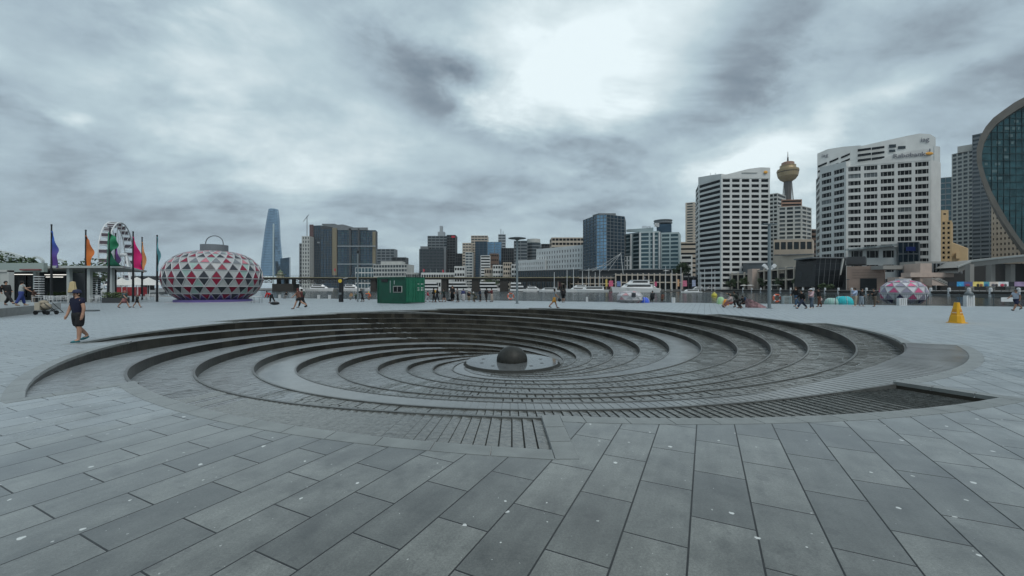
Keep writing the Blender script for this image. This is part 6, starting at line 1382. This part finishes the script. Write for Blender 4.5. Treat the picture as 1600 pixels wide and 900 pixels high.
slab(onL, .57, .88, 1.22, 1.92, .05, 'window_frame', M_CONC2); slab(onL, .59, .86, 1.28, 1.86, .065, 'window', G_DARK); slab(onL, .72, .73, 1.28, 1.86, .075, 'window_bar', M_CONC2)
slab(onL, .15, .38, 2.36, 2.70, .06, 'air_conditioner', M_BLACK); slab(onL, .46, .47, 1.2, 2.5, .05, 'conduit', M_TEALW); slab(onL, .60, .615, 2.1, 2.5, .05, 'conduit', M_TEALW)
for (u0, u1) in ((.02, .49), (.51, .98)):
    dr_ = slab(onR, u0, u1, .16, H_ - .12, .04, 'door', M_GRN2)
    for k in range(5): z = .3 + k * .5; slab(onR, u0 + .03, u1 - .03, z, z + .34, .065, 'door_ridge', M_GRN2)
    for u in (u0 + .12, u1 - .12): b = MB(); p, q_ = onR(u, .15, .11), onR(u, H_ - .12, .11); b.tube(p, q_, .022, n=6); b.build('locking_bar', M_GRN2, cnr)
for z in (2.1, 1.55, 1.70, 1.42):
    for (u0, u1) in ((.60, .68), (.78, .90)): slab(onR, u0, u1, z, z + .07, .08, 'white_marking', M_WHITE)

# caution pyramid
cp = thing('caution_cone', 'tall yellow four-sided plastic caution cone standing alone on the right plaza', 'cone', (at(1495, 19.6), 19.6, 0), R(14)); M_YEL = mat('yellow_plastic', (.72, .37, .008), .38, var=.06)
def pyr(b, w0, z0, w1, z1, k=.22):
    def ring(w_, z): c = w_ * k; h = w_ / 2; return [(-h + c, -h, z), (h - c, -h, z), (h, -h + c, z), (h, h - c, z), (h - c, h, z), (-h + c, h, z), (-h, h - c, z), (-h, -h + c, z)]
    a, c = ring(w0, z0), ring(w1, z1)
    for i in range(8): j = (i + 1) % 8; b.face([a[i], a[j], c[j], c[i]])
    return a, c
b = MB(); pyr(b, .58, .0, .58, .03, .1); pyr(b, .58, .03, .50, .04, .1); pyr(b, .50, .04, .40, .36); pyr(b, .40, .36, .38, .375); pyr(b, .38, .375, .26, .70); pyr(b, .26, .70, .245, .715); a, c = pyr(b, .245, .715, .17, 1.0); b.face(c); b.build('body', M_YEL, cp, recalc=True)
M_RED = mat('faded_red_print', (.50, .09, .02), .5)
for side in (0, 1, 2, 3):
    rm = Matrix.Rotation(side * pi / 2, 3, 'Z')
    for (z, n_l, w_) in ((.62, 5, .14), (.555, 7, .16), (.49, 6, .17), (.42, 8, .19)):
        hw = .5 * (.38 - (z - .375) / .325 * .12) + .004; b = MB(); rz_ = random.Random(int(z * 100) + side)
        for k in range(n_l):
            x0 = -w_ / 2 + w_ * k / n_l; x1 = x0 + w_ / n_l * .7; sl_ = .5 * .12 / .325
            pts_ = [Vector((x0, -hw, z)), Vector((x1, -hw, z)), Vector((x1, -hw + .035 * sl_, z + .035)), Vector((x0, -hw + .035 * sl_, z + .035))]; b.face([rm @ p for p in pts_])
        b.build('printed_line', M_RED if z != .49 else M_WHITE, cp, recalc=False)

# raised stone platform at far left
rp = MB(); rp.prism([(-60, 20.5), (at(-30, 21.5), 21.5), (at(70, 28.5), 28.5), (at(95, 33), 33), (-60, 37)], -.02, .52); tag(rp.build('stone_platform', M_COPE), 'raised pale stone platform edge at the far left of the plaza', 'platform')
tr = MB(); tr.box(at(136, 29.5), 29.2, 0, at(154, 29.5), 29.6, .11); tag(tr.build('low_kerb_block', M_GREYP), 'low grey block lying on the paving right of the boy in the navy shirt', 'block')

# ================================================================== people
def skin_mesh(name, V, E, mat_, lvl=1):
    me = bpy.data.meshes.new('s'); me.from_pydata([v[0] for v in V], E, []); ob = bpy.data.objects.new('s', me); col.objects.link(ob)
    ob.modifiers.new('s', 'SKIN'); sv = me.skin_vertices[0].data
    for i, v in enumerate(V):
        r_ = v[1]; sv[i].radius = (r_, r_) if not isinstance(r_, tuple) else r_
        sv[i].use_root = (i == 0)
    sb = ob.modifiers.new('u', 'SUBSURF'); sb.levels = lvl; sb.render_levels = lvl
    dg = bpy.context.evaluated_depsgraph_get(); m = bpy.data.meshes.new_from_object(ob.evaluated_get(dg)); bpy.data.objects.remove(ob)
    m.materials.clear(); m.materials.append(mat_); m.polygons.foreach_set('use_smooth', [True] * len(m.polygons)); m.name = name; return m
PM = {}
def pm(c, r_=.8):
    k = tuple(c)
    if k not in PM: PM[k] = mat('cloth_or_skin', c, r_, var=.12, vscale=6)
    return PM[k]
SK1, SK2, SK3 = (.40, .23, .16), (.28, .155, .10), (.13, .075, .05)
HB, HBR, HW = (.012, .010, .009), (.05, .025, .012), (.5, .5, .48)
BLK, NAVY, WHT, GRY, DNM = (.012, .012, .014), (.012, .015, .06), (.60, .62, .63), (.22, .24, .25), (.06, .09, .15)
def person(label, x, y, H_=1.7, rz=0, top=BLK, bot=BLK, skin=SK1, hair=HB, shoes=BLK, legs=((25, 5), (-22, 15)), arms=((-20, 15), (20, 25)), lean=4, sleeve=1, leg_cover=2, z=0, skirt=None, coat=None, hat=None, pack=None, bag=None, longhair=False, fine=False, group=None, armout=8, headturn=0, headtilt=0, lvl=1):
    """rz: walking direction (0 = to the right, -90 = towards the viewer). legs/arms: (swing, bend) degrees for left and right."""
    S = H_ / 1.75; r_ = thing('person', label, 'person', (x, y, z), R(rz), group)
    def sw(p, ang, L_, side=0): a = R(ang); return p + Vector((sin(a) * L_, side, -cos(a) * L_))
    ft = []; hipc = Vector((0, 0, 0))
    J = {}
    for i, s_ in enumerate((1, -1)):
        a, k = legs[i]; hp = Vector((0, s_ * .085, 0)); kn = sw(hp, a, .44, s_ * .01); an = sw(kn, a - k, .42, s_ * -.005); tilt = (a - k) * .7
        ty = an + Vector((.15 * cos(R(tilt * .6)), 0, -.055 + (.15 * sin(R(tilt * .6)) if tilt < 0 else .04 * (tilt > 15)) * (1 if tilt > 0 else 1))); J['h', i], J['k', i], J['a', i], J['t', i] = hp, kn, an, ty
    low = min(min(J['a', i].z - .085, J['t', i].z - .03) for i in (0, 1)); off = Vector((0, 0, -low))
    for k in list(J): J[k] = J[k] + off
    pel = Vector((0, 0, 0)) + off + Vector((0, 0, .02)); la = R(lean)
    def up(d, f=0): return pel + Vector((sin(la) * d + f * cos(la), 0, cos(la) * d - f * sin(la)))
    sp, ch, nk = up(.20), up(.40, .01), up(.53); hd = nk + Vector((sin(la * .4 + R(headtilt)) * .12 + .02, 0, .13)); ht = hd + Vector((.0, 0, .075))
    for i, s_ in enumerate((1, -1)):
        a, k = arms[i]; sh = up(.475) + Vector((0, s_ * .175, 0)); el = sw(sh, a + lean, .29, s_ * .29 * sin(R(armout))); wr = sw(el, a + lean + k, .25, s_ * -.01 - .0); hn = sw(wr, a + lean + k + 6, .09, -s_ * .005); J['s', i], J['e', i], J['w', i], J['n', i] = sh, el, wr, hn
    def sc(p): return tuple(p * S)
    V = [(sc(pel), (.13 * S, .10 * S)), (sc(sp), (.115 * S, .09 * S)), (sc(ch), (.135 * S, .10 * S)), (sc(nk), .058 * S), (sc(nk + Vector((.01, 0, .06))), .05 * S), (sc(hd), (.078 * S, .092 * S)), (sc(ht), (.066 * S, .078 * S))]
    E = [(0, 1), (1, 2), (2, 3), (3, 4), (4, 5), (5, 6)]; idx = {}
    for i in (0, 1):
        n0 = len(V); V += [(sc(J['s', i]), .060 * S), (sc(J['e', i]), .050 * S), (sc(J['w', i]), .035 * S), (sc(J['n', i]), (.028 * S, .045 * S))]; E += [(2, n0), (n0, n0 + 1), (n0 + 1, n0 + 2), (n0 + 2, n0 + 3)]
        if fine:
            w_ = J['w', i]; h_ = J['n', i]; d = (h_ - w_).normalized(); fwd = Vector((cos(R(arms[i][0])), 0, .2)).normalized()
            for q, (o_, ln) in enumerate(((-.026, .055), (-.009, .068), (.009, .062), (.025, .05))):
                f0 = h_ + fwd * o_ * -1 ; f1 = f0 + d * ln * .55; f2 = f1 + (d + Vector((0, (-1 if i == 0 else 1) * .5, 0))).normalized() * ln * .5; m0 = len(V); V += [(sc(f0 + d * .02), .0095 * S), (sc(f1), .0088 * S), (sc(f2), .0075 * S)]; E += [(n0 + 3, m0), (m0, m0 + 1), (m0 + 1, m0 + 2)]
            m0 = len(V); th = w_ + d * .03 + fwd * .03; V += [(sc(th), .011 * S), (sc(th + fwd * .02 + d * .045), .0095 * S)]; E += [(n0 + 2, m0), (m0, m0 + 1)]
        n0 = len(V); V += [(sc(J['h', i] + Vector((0, 0, -.03))), .092 * S), (sc(J['k', i]), .068 * S), (sc(J['k', i].lerp(J['a', i], .35) + Vector((-.012, 0, 0))), .068 * S), (sc(J['a', i]), .046 * S), (sc(J['t', i]), (.038 * S, .045 * S))]; E += [(0, n0), (n0, n0 + 1), (n0 + 1, n0 + 2), (n0 + 2, n0 + 3), (n0 + 3, n0 + 4)]
    link('body', skin_mesh('body', V, E, pm(skin, .6), lvl), r_)
    g = .045
    V = [(sc(pel + Vector((0, 0, -.09))), ((.135 + g) * S, (.11 + g) * S)), (sc(sp), ((.133 + g) * S, (.105 + g) * S)), (sc(ch), ((.162 + g) * S, (.118 + g) * S)), (sc(up(.475)), (.13 * S, .10 * S)), (sc(up(.525)), .075 * S)]; E = [(0, 1), (1, 2), (2, 3), (3, 4)]
    for i in (0, 1):
        n0 = len(V); el = J['e', i] if sleeve == 1 else J['s', i].lerp(J['e', i], .6); V += [(sc(J['s', i]), (.055 + g) * S), (sc(el), (.040 + g) * S)]; E += [(2, n0), (n0, n0 + 1)]
        if sleeve == 1: V += [(sc(J['e', i].lerp(J['w', i], .9)), (.032 + g * .8) * S)]; E += [(n0 + 1, n0 + 2)]
    link('top', skin_mesh('top', V, E, pm(top), lvl), r_)
    if bot is not None and not skirt:
        V = [(sc(pel + Vector((0, 0, .12))), ((.120 + g) * S, (.108 + g) * S)), (sc(pel + Vector((0, 0, -.03))), ((.14 + g) * S, (.11 + g) * S))]; E = [(0, 1)]
        for i in (0, 1):
            n0 = len(V); kn = J['k', i]; V += [(sc(J['h', i] + Vector((0, 0, -.08))), (.085 + g) * S)]; E += [(1, n0)]
            if leg_cover == 1: V += [(sc(J['h', i].lerp(kn, 1.0)), (.078 + g) * S)]; E += [(n0, n0 + 1)]
            else: V += [(sc(kn), (.055 + g) * S), (sc(kn.lerp(J['a', i], .92)), (.036 + g) * S)]; E += [(n0, n0 + 1), (n0 + 1, n0 + 2)]
        link('trousers' if leg_cover == 2 else 'shorts', skin_mesh('trousers', V, E, pm(bot), lvl), r_)
    if skirt or coat:
        c_, ln, wd = skirt or coat; b = MB(); z1 = (pel.z + (.06 if skirt else .42)) * S; z0 = (pel.z - ln) * S
        b.lathe([(.14 * S, z1), (.17 * S, z1 - (z1 - z0) * .4), (wd * S, z0), (wd * S - .02, z0 + .01)], ((J['k', 0].x + J['k', 1].x) * .15 * S, 0, 0), 16); b.build('skirt' if skirt else 'coat', pm(c_), r_, smooth=True)
    for i in (0, 1):
        an, ty = J['a', i], J['t', i]; d = (ty - an); pit = math.atan2(-(d.z + .05), .15); rot = Matrix.Rotation(pit, 3, 'Y'); b = MB(); c = (an * .42 + ty * .58) + Vector((.0, 0, -.022 if i == 0 else -.022)); b.ell(sc(c), (.145 * S, .05 * S, .05 * S), 12, rot=rot); b.build('shoe', pm(shoes, .5), r_, smooth=True)
    b = MB(); c = hd + Vector((-.018, 0, .03)); b.ell(sc(c), (.108 * S, .093 * S, .118 * S), 14)
    keep = [i for i, f in enumerate(b.f) if not (sum(b.v[q][0] for q in f) / len(f) > (hd.x - .01) * S and sum(b.v[q][2] for q in f) / len(f) < (hd.z + .02) * S) and not (sum(b.v[q][0] for q in f) / len(f) > (hd.x + .045) * S and sum(b.v[q][2] for q in f) / len(f) < (hd.z + .075) * S)]
    b.f = [b.f[i] for i in keep]; b.m = [b.m[i] for i in keep]
    if longhair: b.ell(sc(hd + Vector((-.075, 0, -.08))), (.05 * S, .085 * S, .15 * S), 10)
    if hair: b.build('hair', pm(hair, .7), r_, smooth=True)
    if hat:
        b = MB(); b.lathe([(.118 * S, (hd.z + .045) * S), (.118 * S, (hd.z + .085) * S), (.09 * S, (hd.z + .15) * S), (.01, (hd.z + .17) * S)], ((hd.x - .01) * S, 0, 0), 16)
        b.ell(((hd.x + .13) * S, 0, (hd.z + .055) * S), (.10 * S, .085 * S, .016 * S), 12); b.build('cap', pm(hat), r_, smooth=True)
    if fine:
        for s_ in (1, -1):
            b = MB(); b.ell(sc(hd + Vector((.078, s_ * .034, .012))), (.012, .014, .008), 8); b.build('eye', M_BLACK, r_, smooth=True); b = MB(); b.ell(sc(hd + Vector((-.005, s_ * .085, .0))), (.02, .012, .032), 8); b.build('ear', pm(skin, .6), r_, smooth=True)
        b = MB(); b.ell(sc(hd + Vector((.095, 0, -.012))), (.02, .014, .026), 8); b.build('nose', pm(skin, .6), r_, smooth=True); b = MB(); b.ell(sc(hd + Vector((.082, 0, -.052))), (.01, .026, .006), 8); b.build('mouth', pm((.22, .08, .07)), r_, smooth=True)
    if pack: b = MB(); c = up(.34, -.19); b.ell(sc(c), (.10 * S, .15 * S, .23 * S), 10); b.build('backpack', pm(pack), r_, smooth=True)
    if bag: 
        b = MB(); c = J['n', 1]; b.ell(sc(c + Vector((0, -.04, -.22))), (.16 * S, .07 * S, .16 * S), 10); b.tube(sc(c), sc(c + Vector((.06, -.04, -.12))), .01); b.tube(sc(c), sc(c + Vector((-.06, -.04, -.12))), .01); b.build('bag', pm(bag), r_, smooth=True)
    return r_
def P_(label, px, py, **k): Y = gY(py, k.get('z', 0)); return person(label, at(px, Y), Y, **k)
# nearest walker
P_('boy in navy T-shirt, black shorts, dark cap and teal trainers beside the fountain rim', 122, 534.5, H_=1.62, rz=-100, top=(.007, .009, .032), bot=BLK, skin=SK1, hair=HB, shoes=(.02, .14, .16), legs=((4, 2), (-7, 34)), arms=((-4, 10), (6, 12)), sleeve=.5, leg_cover=1, hat=(.02, .025, .06), fine=True, armout=17, lvl=2, lean=2)
# far left
P_('person with dark curly hair in black stretching one leg back on the stone platform', 12, 477, z=.52, H_=1.72, rz=0, lean=-14, legs=((-8, 30), (34, 2)), arms=((10, 60), (-10, 40)), hair=HB, top=BLK, bot=BLK, shoes=(.1, .08, .08))
P_('person in loose light grey T-shirt and blue jeans standing on the stone platform', 33, 477.5, z=.52, H_=1.68, rz=70, top=(.33, .35, .34), bot=(.03, .05, .20), legs=((16, 6), (-16, 8)), arms=((38, 60), (20, 30)), sleeve=.5, armout=18, shoes=(.3, .22, .15))
P_('person in brown jacket and pale trousers standing behind the grey T-shirt', 52, 474, z=0, H_=1.55, rz=20, top=(.06, .03, .02), bot=(.26, .22, .19), legs=((4, 2), (-4, 2)), arms=((20, 60), (10, 50)))
P_('woman in dark top and loose pinkish skirt striding left of the child near the flags', 194, 480.8, H_=1.55, rz=8, top=(.05, .08, .09), bot=None, skirt=((.28, .12, .12), .42, .24), legs=((28, 4), (-28, 12)), hair=(.3, .12, .1), arms=((-25, 10), (25, 20)), sleeve=.5)
P_('small child in a black dress walking right of the woman in pink skirt', 214, 480.5, H_=1.18, rz=5, top=BLK, bot=None, skirt=(BLK, .25, .2), legs=((26, 4), (-24, 12)), arms=((-35, 10), (35, 10)), hair=(.25, .18, .14), armout=25)
P_('worker in a red jacket bending over beside the big lantern', 424, 473.5, H_=1.68, rz=180, top=(.42, .015, .02), bot=BLK, lean=68, legs=((8, 4), (-22, 6)), arms=((-50, 10), (-62, 10)), hair=HBR)
P_('person seated low at the railing left of the walking couple', 448, 466.5, H_=1.5, rz=180, top=BLK, bot=(.3, .3, .3), legs=((85, 80), (80, 100)), arms=((20, 30), (20, 30)))
P_('woman with reddish hair in brown top and black skirt striding left, nearer of the couple', 466, 482.8, H_=1.72, rz=188, top=(.16, .07, .05), bot=None, skirt=(BLK, .22, .2), legs=((22, 2), (-34, 30)), arms=((30, 20), (-20, 10)), hair=(.10, .02, .02), longhair=True, shoes=BLK, sleeve=.5)
P_('person with a dark backpack walking right behind the woman in brown', 472, 480.5, H_=1.66, rz=184, top=(.10, .03, .03), bot=BLK, legs=((18, 2), (-18, 20)), arms=((25, 20), (-20, 10)), hair=HB, pack=(.05, .08, .07), skin=SK2)
P_('person in black leaning against the slim lamp post', 566, 471.2, H_=1.66, rz=180, top=(.02, .03, .035), bot=BLK, lean=18, legs=((-18, 2), (10, 10)), arms=((30, 60), (20, 50)), shoes=BLK)
P_('person sitting low in a tan top left of the slim lamp post', 549, 468.6, H_=1.4, rz=-90, top=(.35, .22, .12), bot=(.2, .2, .18), legs=((85, 90), (80, 95)), arms=((10, 30), (10, 30)))
P_('small child in dark green near the slim lamp post', 556, 468.8, H_=.95, rz=-90, top=(.03, .08, .05), bot=BLK, legs=((3, 2), (-3, 2)))
P_('crouching person in orange vest and yellow cap just left of the container', 579, 468.6, H_=1.55, rz=200, top=(.60, .13, .05), bot=(.3, .12, .08), lean=30, legs=((95, 120), (70, 110)), arms=((50, 30), (40, 30)), hair=(.6, .5, .05))
grp = 'people standing at the railing right of the green container'
for (px, py, kw) in ((668, 471.5, dict(label='person in red and white right at the corner of the green container', H_=1.35, rz=0, top=(.35, .04, .06), bot=(.4, .42, .45), legs=((20, 5), (-20, 5)))),
 (678, 472, dict(label='person in black with a mustard bag, nearest the green container', H_=1.72, rz=180, top=BLK, bot=BLK, pack=(.55, .30, .05), legs=((8, 2), (-12, 6)))),
 (683, 471.8, dict(label='tall person in black close behind the mustard bag carrier', H_=1.78, rz=10, top=BLK, bot=(.015, .02, .03), legs=((16, 2), (-14, 6)))),
 (694, 471.5, dict(label='person in dark top and pale shorts swinging an arm, right of the mustard bag', H_=1.62, rz=190, top=(.015, .03, .025), bot=BLK, leg_cover=1, legs=((14, 2), (-12, 6)), arms=((40, 5), (-20, 5)))),
 (707, 470.8, dict(label='very tall dark figure in a long black coat standing still', H_=2.0, rz=-90, top=BLK, bot=BLK, coat=(BLK, .55, .26), legs=((2, 2), (-2, 2)))),
 (715, 472, dict(label='person in black and white top with black trousers beside the long-coated figure', H_=1.66, rz=200, top=(.12, .11, .11), bot=BLK, legs=((6, 2), (-10, 10)), arms=((30, 60), (20, 50)))),
 (724, 470.8, dict(label='person in navy patterned top and pale trousers facing the water', H_=1.6, rz=90, top=(.04, .05, .14), bot=(.5, .5, .52), legs=((5, 2), (-5, 2)), armout=16)),
 (732.5, 470.5, dict(label='seated person in black with olive trousers beside the navy top', H_=1.5, rz=-80, top=BLK, bot=(.12, .11, .08), legs=((60, 60), (60, 62)))),
 (744, 472, dict(label='white haired person in black crouching among the railing group', H_=1.6, rz=200, top=(.05, .055, .04), bot=(.08, .08, .06), hair=HW, lean=40, legs=((85, 100), (60, 100)), arms=((50, 20), (60, 20)))),
 (750.5, 471, dict(label='slim person in black standing right of the white haired croucher', H_=1.6, rz=180, top=(.02, .03, .05), bot=BLK, legs=((3, 2), (-4, 2)))),
 (760, 471.5, dict(label='person in black from head to foot, left of the red scarf', H_=1.7, rz=60, top=BLK, bot=BLK, legs=((10, 2), (-12, 4)))),
 (768.5, 471.5, dict(label='person in dark top with red scarf and beige trousers, rightmost at railing', H_=1.66, rz=160, top=(.10, .02, .025), bot=(.40, .33, .28), legs=((5, 2), (-6, 3)), arms=((30, 70), (30, 60))))):
    lb = kw.pop('label'); P_(lb, px, py, group=grp, **kw)
P_('man in grey T-shirt and mustard shorts with black leggings walking right beyond the fountain', 866, 481.5, H_=1.66, rz=8, top=(.24, .27, .29), bot=(.42, .21, .035), leg_cover=1, legs=((20, 2), (-24, 22)), arms=((-25, 60), (15, 40)), sleeve=.5, skin=SK2, shoes=BLK, bag=BLK)
P_('person in a wide black cape standing at the railing with bare lower legs', 880, 472.8, H_=1.66, rz=90, top=BLK, bot=BLK, coat=(BLK, .10, .34), legs=((4, 2), (-4, 2)), leg_cover=1, skin=SK2)
P_('person in a black hooded top seated at the railing beside the blue tent', 1020, 472.5, H_=1.75, rz=90, top=BLK, bot=BLK, legs=((80, 90), (80, 90)), lean=8, coat=(BLK, .05, .28))
P_('person in brown seated at the railing right of the black hooded person', 1035.5, 472.3, H_=1.4, rz=90, top=(.13, .05, .035), bot=(.15, .09, .05), legs=((80, 90), (80, 90)))
gf = 'family crouching by the lamp post'
P_('woman in pale top sitting on the ground beside the orange inflatable', 1143, 480.5, H_=1.62, rz=180, top=(.42, .36, .35), bot=(.24, .10, .09), hair=HB, longhair=True, lean=12, legs=((80, 40), (95, 60)), arms=((30, 40), (10, 30)), group=gf)
P_('person in black crouching with hands forward in the middle of the family', 1153, 482.2, H_=1.72, rz=182, top=(.03, .035, .03), bot=BLK, hair=HB, lean=34, legs=((70, 90), (-5, 60)), arms=((40, 40), (55, 20)), group=gf, pack=BLK)
P_('seated person in black with a navy backpack, right of the crouching family', 1163, 481.5, H_=1.35, rz=150, top=BLK, bot=BLK, legs=((75, 60), (80, 90)), pack=(.02, .05, .11), lean=20, group=gf)
b = MB(); Y = gY(480.6); b.prism([(-.75, -.3), (.75, -.3), (.75, .3), (-.75, .3)], [.0, .0, .0, .0], [.78, .06, .06, .78]); o = b.build('patterned_mat', mat('pink_black_pattern', (.30, .18, .19), .8, var=.8, vscale=4)); o.location = (at(1181, Y), Y, .002); tag(o, 'pink and dark patterned folded mat leaning beside the twin-arm lamp post', 'mat')
gg = 'group walking left on the right side of the plaza'
P_('tall person in black top and blue jeans, leftmost of the walking group', 1244, 478.8, H_=1.82, rz=186, top=BLK, bot=(.05, .10, .17), hair=HBR, legs=((10, 2), (-22, 12)), group=gg)
P_('person in black top and dark jeans striding wide, second of the walking group', 1253, 482.3, H_=1.64, rz=182, top=BLK, bot=(.02, .03, .06), legs=((34, 4), (-30, 14)), arms=((-25, 20), (25, 20)), group=gg)
P_('woman in pale pink top, white cap and grey jeans in the walking group', 1268, 482.5, H_=1.66, rz=184, top=(.52, .36, .38), bot=(.07, .10, .14), shoes=WHT, hair=HB, hat=WHT, legs=((12, 2), (-14, 8)), arms=((20, 60), (-10, 20)), group=gg, skin=SK2)
P_('person in black jacket and brown trousers with white bag, right of the group', 1280, 479.5, H_=1.66, rz=178, top=BLK, bot=(.10, .045, .03), legs=((12, 2), (-16, 8)), arms=((10, 20), (-45, 10)), group=gg, bag=(.5, .38, .38))
P_('person in light blue shirt and beige trousers turned toward the turquoise mound', 1336, 478.8, H_=1.72, rz=184, top=(.36, .44, .60), bot=(.34, .30, .24), shoes=WHT, hair=HB, legs=((8, 2), (-10, 4)), arms=((48, 10), (-5, 10)))
P_('person in black top and pale jeans right of the light blue shirt', 1346, 478.6, H_=1.66, rz=-70, top=BLK, bot=(.28, .34, .40), shoes=WHT, hair=HB, legs=((6, 2), (-6, 2)))
P_('person in black top and brown trousers lifting one foot, left of patterned dome', 1366, 478.9, H_=1.66, rz=184, top=(.02, .02, .02), bot=(.11, .09, .07), hair=HB, legs=((4, 2), (-20, 62)), arms=((30, 60), (30, 40)), pack=BLK)
P_('person in pale shirt and navy shorts striding left at the right edge', 1588, 485.5, H_=1.66, rz=182, top=(.42, .47, .56), bot=(.012, .016, .05), leg_cover=1, hair=(.06, .05, .05), legs=((24, 2), (-34, 16)), arms=((-20, 30), (25, 30)), sleeve=.5, shoes=BLK, skin=SK2)
# pushchair
Y = gY(491.5); pc = thing('pushchair', 'beige pushchair loaded with bags parked left of the boy in navy', 'pushchair', (at(73, Y), Y, 0)); M_BG = mat('beige_fabric', (.30, .26, .20), .85, var=.15, vscale=5)
for (x, y_) in ((-.42, .25), (-.42, -.25), (.34, .25), (.34, -.25)): b = MB(); b.tube((x, y_ - .03, .13), (x, y_ + .03, .13), .13, n=16); b.build('wheel', M_BLACK, pc)
b = MB(); b.bar((-.42, -.25, .13), (.30, -.25, .34), .03); b.bar((-.42, .25, .13), (.30, .25, .34), .03); b.bar((.34, -.25, .13), (-.2, -.25, .62), .03); b.bar((.34, .25, .13), (-.2, .25, .62), .03); b.bar((-.45, 0, .22), (.4, 0, .22), .5, .04); b.build('chassis', M_BLACK, pc)
b = MB(); b.bar((.1, -.23, .75), (.82, -.23, .12), .03); b.bar((.1, .23, .75), (.82, .23, .12), .03); b.bar((.80, -.23, .14), (.80, .23, .14), .035); b.build('handle', M_BLACK, pc)
b = MB(); b.ell((-.12, 0, .52), (.38, .24, .26), 14); b.build('seat', M_BG, pc, smooth=True); b = MB(); b.ell((-.2, 0, .76), (.24, .23, .16), 12); b.build('hood', M_BG, pc, smooth=True)
b = MB(); b.prism([(-.42, -.32), (-.12, -.32), (-.12, -.24), (-.42, -.24)], .30, .78); o = b.build('tote_bag', mat('cream_cotton', (.45, .41, .33), .9, var=.1)); o.location = pc.location; tag(o, 'cream tote bag hanging on the side of the pushchair', 'bag')
b = MB(); b.ell((0, 0, .16), (.48, .3, .17), 12); b.tube((-.2, 0, .3), (.2, 0, .3), .02); Y = gY(476.2); o = b.build('duffel_bag', M_BLACK, smooth=True); o.location = (at(429.5, Y), Y, 0); tag(o, 'black bag on the paving beside the worker in red', 'bag')
Y = gY(470.5); b = MB(); b.ell((0, 0, .12), (.5, .25, .13), 10); b.tube((-.15, 0, .22), (.15, 0, .22), .02); o = b.build('black_bag', M_BLACK, smooth=True); o.location = (at(703, Y), Y, 0); tag(o, 'flat black bag lying at the feet of the long-coated figure', 'bag')
tb_ = thing('folding_table', 'small folding table with metal legs beside the worker in red', 'table', (at(401, 45.2), 45.2, 0)); b = MB(); b.box(-.5, -.3, .72, .5, .3, .76); b.build('table_top', M_WHITE, tb_)
for (sx_, sy_) in ((1, 1), (1, -1), (-1, 1), (-1, -1)): b = MB(); b.tube((sx_ * .45, sy_ * .25, 0), (sx_ * .45, sy_ * .25, .73), .02); b.build('leg', M_GREYP, tb_)
# ================================================================== thin sea haze over the harbour
hz = MB(); hz.box(-8200, -1200, -4, 8200, 8000, 345); hzo = hz.build('haze', [], None)
hm = bpy.data.materials.new('haze'); hm.use_nodes = True; nt = hm.node_tree; nt.nodes.clear()
ho = nt.nodes.new('ShaderNodeOutputMaterial'); hv = nt.nodes.new('ShaderNodeVolumePrincipled'); hv.inputs['Color'].default_value = (.82, .88, .92, 1); hv.inputs['Density'].default_value = .00006; hv.inputs['Anisotropy'].default_value = .2
nt.links.new(hv.outputs[0], ho.inputs['Volume']); hzo.data.materials.append(hm); tag(hzo, kind='stuff')
scn.cycles.volume_bounces = 0
